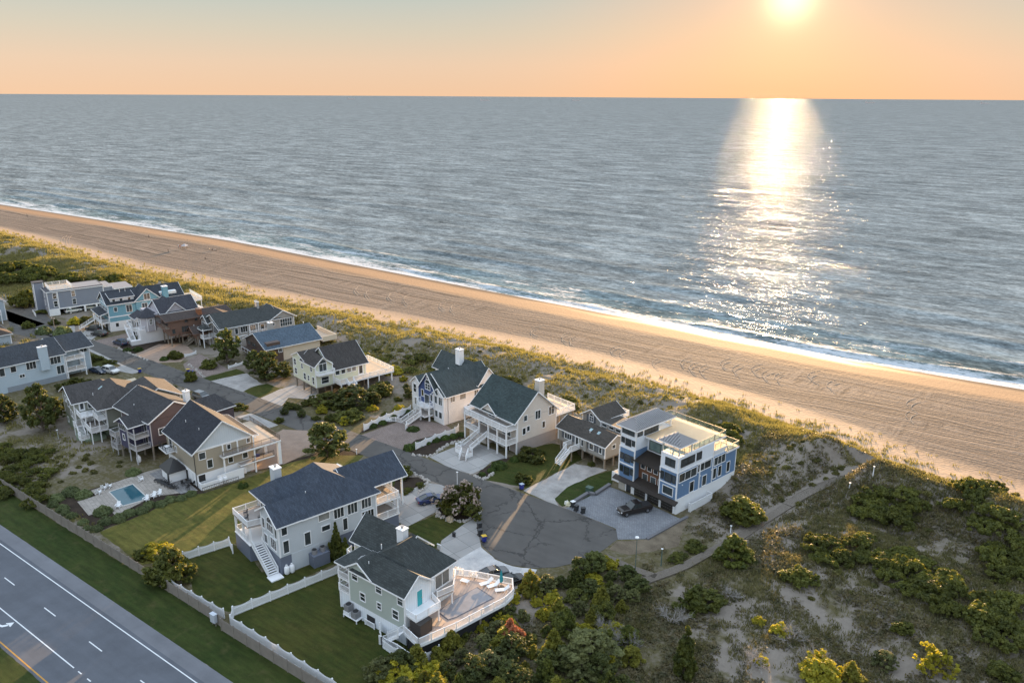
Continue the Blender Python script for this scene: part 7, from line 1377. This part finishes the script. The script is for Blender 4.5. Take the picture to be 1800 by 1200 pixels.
# ---- big shrubs by the boardwalk and in the dunes
G3='large shrubs beside the boardwalk'
for a in (('broad',1312,925,88,'broad dark shrub with sunlit top between modern house and boardwalk',G3,.75),('broad',1290,915,50,'left lobe of the shrub group between modern house and boardwalk',G3,.8),('cedar',1292,1000,82,'cone shaped cedar standing right beside the boardwalk bend',G3,.62),('broad',1225,972,44,'rounded green shrub left of the cone shaped cedar',G3,.6),('shrub',1193,990,42,'low dark shrub beside the boardwalk near the wooden post',G3,.8),
 ('broad',1412,1036,66,'dome shaped shrub with bright yellow top in the open sand',G3,.7),('broad',1232,775,40,'left end of the dark thicket behind the modern house',G3,.6),('broad',1262,772,50,'dark thicket shrub behind the roof terrace',G3,.6),('gold',1335,1100,26,'small yellow sapling in the lower scrub',G3,.9),('gold',1375,1120,38,'yellow green sapling below the dome shaped shrub',G3,.9),
 ('sparse',1645,1195,92,'open yellow green tree near the lower right corner',G3,1.0),('cone',1205,1196,50,'pointed cedar at the bottom edge of the view',G3,1.0),('bare',1065,1125,66,'pale leafless tree above the thicket',None,.8),('bare',1185,1110,84,'grey bare bush right of the thicket',None,.7),('bare',1400,1140,90,'grey bare branches among the yellow saplings',None,.6),('bare',1290,1060,54,'thin leafless bush in the sand below the boardwalk',None,.5),('bare',1440,1180,80,'leafless grey shrub near the bottom edge',None,.7),('bare',1100,1150,80,'leafless grey tree at the right rim of the thicket',None,.8),('bare',1330,1185,90,'tangled bare branches behind the small yellow bush',None,.6),
 ('broad',1245,1075,80,'dark rounded bush below the boardwalk bend',G3,.6),('cedar',1220,1080,60,'dark cedar below the boardwalk junction',G3,.6),('gold',1340,1170,30,'small yellow bush low in the scrub',G3,.8),('broad',1590,1120,46,'dark green bush in the lower grassland',G3,.7),('broad',1770,1200,60,'dark green bush in the lower right corner',G3,.7),('gold',1450,1205,90,'brownish yellow bush at the bottom edge',G3,.7),('cedarlit',1500,1205,50,'olive cedar at the bottom edge right of the brownish bush',G3,.7),('grey',1560,1180,44,'grey green young pine in the lower grassland',G3,.7)):
    plant(a[0],a[1],a[2],a[3],a[4],a[5],a[6])
def inpoly(x,y,P):
    c=False; j=len(P)-1
    for i in range(len(P)):
        if (P[i][1]>y)!=(P[j][1]>y) and x<(P[j][0]-P[i][0])*(y-P[i][1])/(P[j][1]-P[i][1])+P[i][0]: c=not c
        j=i
    return c
def scatter(P,kinds,gap,size,labels,group,seed=1,zr=(.8,1.1),maxn=400,tries=4000):
    rnd=random.Random(seed); Q=[tuple(gnd(x,y))[:2] for x,y in P]; xs=[q[0] for q in Q]; ys=[q[1] for q in Q]; got=[]
    for _ in range(tries):
        if len(got)>=maxn: break
        x=rnd.uniform(min(xs),max(xs)); y=rnd.uniform(min(ys),max(ys))
        if not inpoly(x,y,Q) or any((x-a)**2+(y-b)**2<gap*gap for a,b in got): continue
        got.append((x,y)); k=rnd.choice(kinds); s=rnd.uniform(*size); plant_at(k,Vector((x,y,hgt(x,y)-.05)),s,labels.get(k,labels.get('*')),group,rnd.uniform(*zr))
    return got
T_='crowded in the thicket below the turning circle'
scatter([(655,1240),(668,1195),(745,1165),(800,1120),(880,1075),(915,1035),(945,1030),(1000,1018),(1040,1005),(1068,992),(1100,1015),(1130,1040),(1110,1075),(1060,1090),(1110,1130),(1120,1240)],['cedar','cedarlit','gold','pine','broad','pine','grey','cedarlit'],2.1,(.40,.92),{'cedar':'dark green cedar '+T_,'cedarlit':'olive yellow cedar '+T_,'gold':'yellow green bushy tree '+T_,'pine':'dark pine '+T_,'broad':'leafy green tree '+T_,'grey':'grey green pine '+T_},'evergreens of the lower thicket',5,(.58,.92))
plant('rust',897,1145,62,'rust red browned cedar in the middle of the thicket',None,.75); plant('gold',700,1215,84,'sunlit yellow green tree at the bottom edge below the picket fence','trees at the bottom edge',.8); plant('gold',760,1205,60,'smaller sunlit tree right of the yellow green one at the bottom edge','trees at the bottom edge',.8); plant('grey',1040,1190,110,'wide grey green pine at the right of the thicket','trees at the bottom edge',.6)
M_='dark bayberry shrub massed '
for P,n,l,sz in (([(1500,880),(1570,868),(1620,880),(1590,930),(1530,925)],10,M_+'on the dune below the top of the boardwalk',(.9,1.3)),([(1660,875),(1735,872),(1760,940),(1700,950)],9,M_+'on the sandy slope at right',(.9,1.4)),([(1425,960),(1500,935),(1560,960),(1520,1000),(1440,1000)],7,M_+'in the middle of the grassy dune field',(.8,1.2)),([(1530,985),(1600,975),(1680,1030),(1720,1080),(1650,1080),(1560,1020)],14,M_+'in the long dark belt of the dune field',(.9,1.4)),([(1690,1080),(1760,1060),(1800,1090),(1800,1140),(1720,1120)],8,M_+'at the right edge of the dark belt',(.9,1.3)),([(1740,970),(1800,965),(1800,1010),(1750,1020)],8,M_+'at the right edge above the dark belt',(.8,1.2)),
 ([(0,462),(40,470),(110,490),(160,498),(150,505),(60,500),(0,500)],26,M_+'in the far left belt behind the slate house',(1.3,2.0)),([(170,495),(210,492),(215,505),(175,507)],5,M_+'behind the bright blue house',(1.2,1.7)),([(0,845),(60,850),(75,895),(10,870),(0,850)],7,M_+'along the board fence at the left edge',(.7,1.1)),([(0,805),(70,800),(80,830),(20,840)],8,M_+'in the scrub left of the pool',(.6,1.0)),([(1240,755),(1290,758),(1290,775),(1240,770)],5,M_+'behind the modern house',(.9,1.2))):
    scatter(P,['shrub'],1.7,sz,{'*':l},'bayberry shrubs in the dunes',n,(.9,1.3),n)
# scattered small shrubs on the dunes, one by one
def dune_shrubs():
    rnd=random.Random(9); n=0
    regs=[([(560,580),(700,600),(1000,650),(1200,700),(1500,800),(1480,830),(1300,800),(1200,730),(1000,690),(720,640),(600,610)],90,(.35,.8),'on the long dune behind the houses'),([(1290,790),(1500,820),(1440,850),(1370,880),(1290,850)],40,(.4,.9),'on the pale dune beside the modern house'),([(200,480),(560,570),(560,590),(330,520),(200,500)],50,(.6,1.3),'on the far dune behind the left row of houses'),([(1400,880),(1800,870),(1800,1060),(1400,1050)],60,(.4,.9),'in the sandy field at right'),([(30,790),(200,790),(240,820),(110,860),(20,850)],30,(.4,.8),'in the sand left of the pool')]
    for P,k,sz,l in regs: scatter(P,['dune'],1.6,sz,{'*':'small olive dune shrub '+l},'small shrubs scattered on the dunes',k,(.7,1.3),k)
dune_shrubs()
scatter([(560,705),(640,690),(715,665),(722,715),(640,742),(600,755),(500,728)],['broad','pine','gold'],2.6,(.35,.7),{'broad':'dark green bush in the overgrown plot between pale green and white houses','pine':'low pine in the overgrown plot between pale green and white houses','gold':'yellow green bush in the overgrown plot between pale green and white houses'},'bushes of the overgrown plot',31,(.6,.9),26)
scatter([(580,600),(700,615),(860,655),(1000,700),(1010,725),(880,705),(720,655),(600,640)],['shrub','dune'],2.4,(.5,1.2),{'shrub':'dark olive bayberry clump in the hollow behind the beach houses','dune':'small olive shrub in the hollow behind the beach houses'},'shrubs in the hollow behind the houses',33,(.7,1.0),80)
scatter([(0,790),(60,790),(110,800),(90,860),(30,850),(0,835)],['shrub','dune'],1.8,(.4,.9),{'shrub':'dark shrub clump in the scrub above the board fence','dune':'small shrub in the scrub above the board fence'},'shrubs in the scrub above the fence',35,(.7,1.1),30)
# beach grass: nobody could count it
def grass():
    rs=np.random.RandomState(4); n=200000; U=np.concatenate([rs.uniform(-470,20,n),rs.uniform(-60,20,60000)]); Vv=np.concatenate([rs.uniform(50,172,n),rs.uniform(60,165,60000)])
    ve=np.interp(U,EDGE_U,EDGE_V); s=ve-Vv; nn=fbm(U*.12,Vv*.12,61,3); cl=fbm(U*.5,Vv*.5,67,2)
    dune=sm(-3,2,s)*(1-sm(38,52,s)); crest=np.exp(-((s-3)/7.)**2); right=sm(-44,-36,U)*(1-sm(-2,4,-s))*sm(55,62,Vv)
    left=((U<-118)&(Vv<69)&(Vv>51))|((U<-160)&(Vv<96)&(Vv>60)); frontR=(U>-40)
    den=np.clip(dune*sm(.34,.50,nn*.6+cl*.4)*1.0+crest*.9*sm(.3,.5,cl),0,1); den=np.where(right>0.2,np.maximum(den,sm(.42,.60,nn*.55+cl*.45)*.9),den); den=np.where(left,sm(.42,.6,nn*.5+cl*.5)*.7,den)
    # sparse planted rows reaching onto the sand
    den=np.where((s<0)&(s>-9),.42*sm(.40,.6,cl)*np.clip(1+s/9.,0,1),den)
    ok=(rs.uniform(size=len(U))<den)&~((Vv<112)&(Vv>70)&(U>-230)&(U<-49))&~((Vv<133)&(Vv>108)&(U>-270)&(U<-40)&(s>30))&(seg_dist(U,Vv,BW)>1.3)&~((U>-142)&(U<-110)&(Vv>53)&(Vv<72))&~((U>-43.5)&(U<-27)&(Vv>108)&(rs.uniform(size=len(U))<.75)&(s>14))&~((Vv<70)&(U>-118)&(U<-52))
    U=U[ok]; Vv=Vv[ok]; d=np.hypot(U,Vv); Z=height(U,Vv); k=len(U); nb=5; r=.28+.0006*d
    bx=np.repeat(U,nb)+rs.normal(size=k*nb)*np.repeat(r,nb)*.6; by=np.repeat(Vv,nb)+rs.normal(size=k*nb)*np.repeat(r,nb)*.6; bz=np.repeat(Z,nb)-.03; h=rs.uniform(.35,.85,k*nb)*np.repeat(np.clip(d/190,.8,1.5),nb); w=.035+.00030*np.repeat(d,nb)
    a=rs.uniform(0,6.28,k*nb); lean=rs.uniform(.1,.5,k*nb)*h; la=rs.uniform(0,6.28,k*nb)
    P=np.stack([np.stack([bx-np.cos(a)*w,by-np.sin(a)*w,bz],1),np.stack([bx+np.cos(a)*w,by+np.sin(a)*w,bz],1),np.stack([bx+np.cos(la)*lean,by+np.sin(la)*lean,bz+h],1)],1).reshape(-1,3)
    fld=np.repeat((U>-44)&(ve[ok]-Vv>12),nb); PR=P.reshape(-1,3,3)
    mr=npmesh('field_grass',PR[fld].reshape(-1,3),np.arange(int(fld.sum())*3).reshape(-1,3),leafmat('shade_dulled_grass_blades',(.060,.062,.028),(.15,.135,.065),.35,tr=(1.1,1.05,.7)))  # beach grass repeated with the field's shade painted into its colour
    tag(link('field_grass',mr),'olive grass coloured duller for shade, covering the sandy field right of the boardwalk','grass',None,'stuff'); P=PR[~fld].reshape(-1,3)
    me=npmesh('beach_grass',P,np.arange(len(P)).reshape(-1,3),leafmat('beach_grass_blades',(.12,.118,.050),(.25,.225,.10),.40,tr=(1.15,1.1,.6)))
    tag(link('beach_grass',me),'tufted yellow green beach grass spread along the dunes','grass',None,'stuff'); print('grass tufts',k)
grass()
def thatch():
    """knee-high scrub and litter plants filling the ground between the trees"""
    rs=np.random.RandomState(14); n=90000; U=rs.uniform(-60,12,n); Vv=rs.uniform(48,150,n); nn=fbm(U*.1,Vv*.1,61,3); cl=fbm(U*.35,Vv*.35,69,3)
    ok=(rs.uniform(size=n)<sm(.42,.58,nn*.4+cl*.6)*.7)&(seg_dist(U,Vv,BW)>1.4)&((U>-46)|(Vv<80))&~((U<-44)&(Vv>75))&(Vv<np.interp(U,EDGE_U,EDGE_V)-2)&((U>-47)|(Vv>57)); U=U[ok];Vv=Vv[ok]; k=len(U); nb=5
    P=np.stack([U,Vv,height(U,Vv)],1); P=np.repeat(P,nb,0)+rs.normal(size=(k*nb,3))*np.array([.25,.25,.10])+np.array([0,0,.16]); V,F=quads(P,np.tile([0,0,1.],(k*nb,1)),.10,rs,1.6)
    me=npmesh('ground_scrub',V,F,leafmat('low_scrub_leaves',(.050,.052,.028),(.12,.095,.05),.3)); tag(link('ground_scrub',me),'low brown green scrub covering the sand between the trees','ground cover',None,'stuff')
thatch()
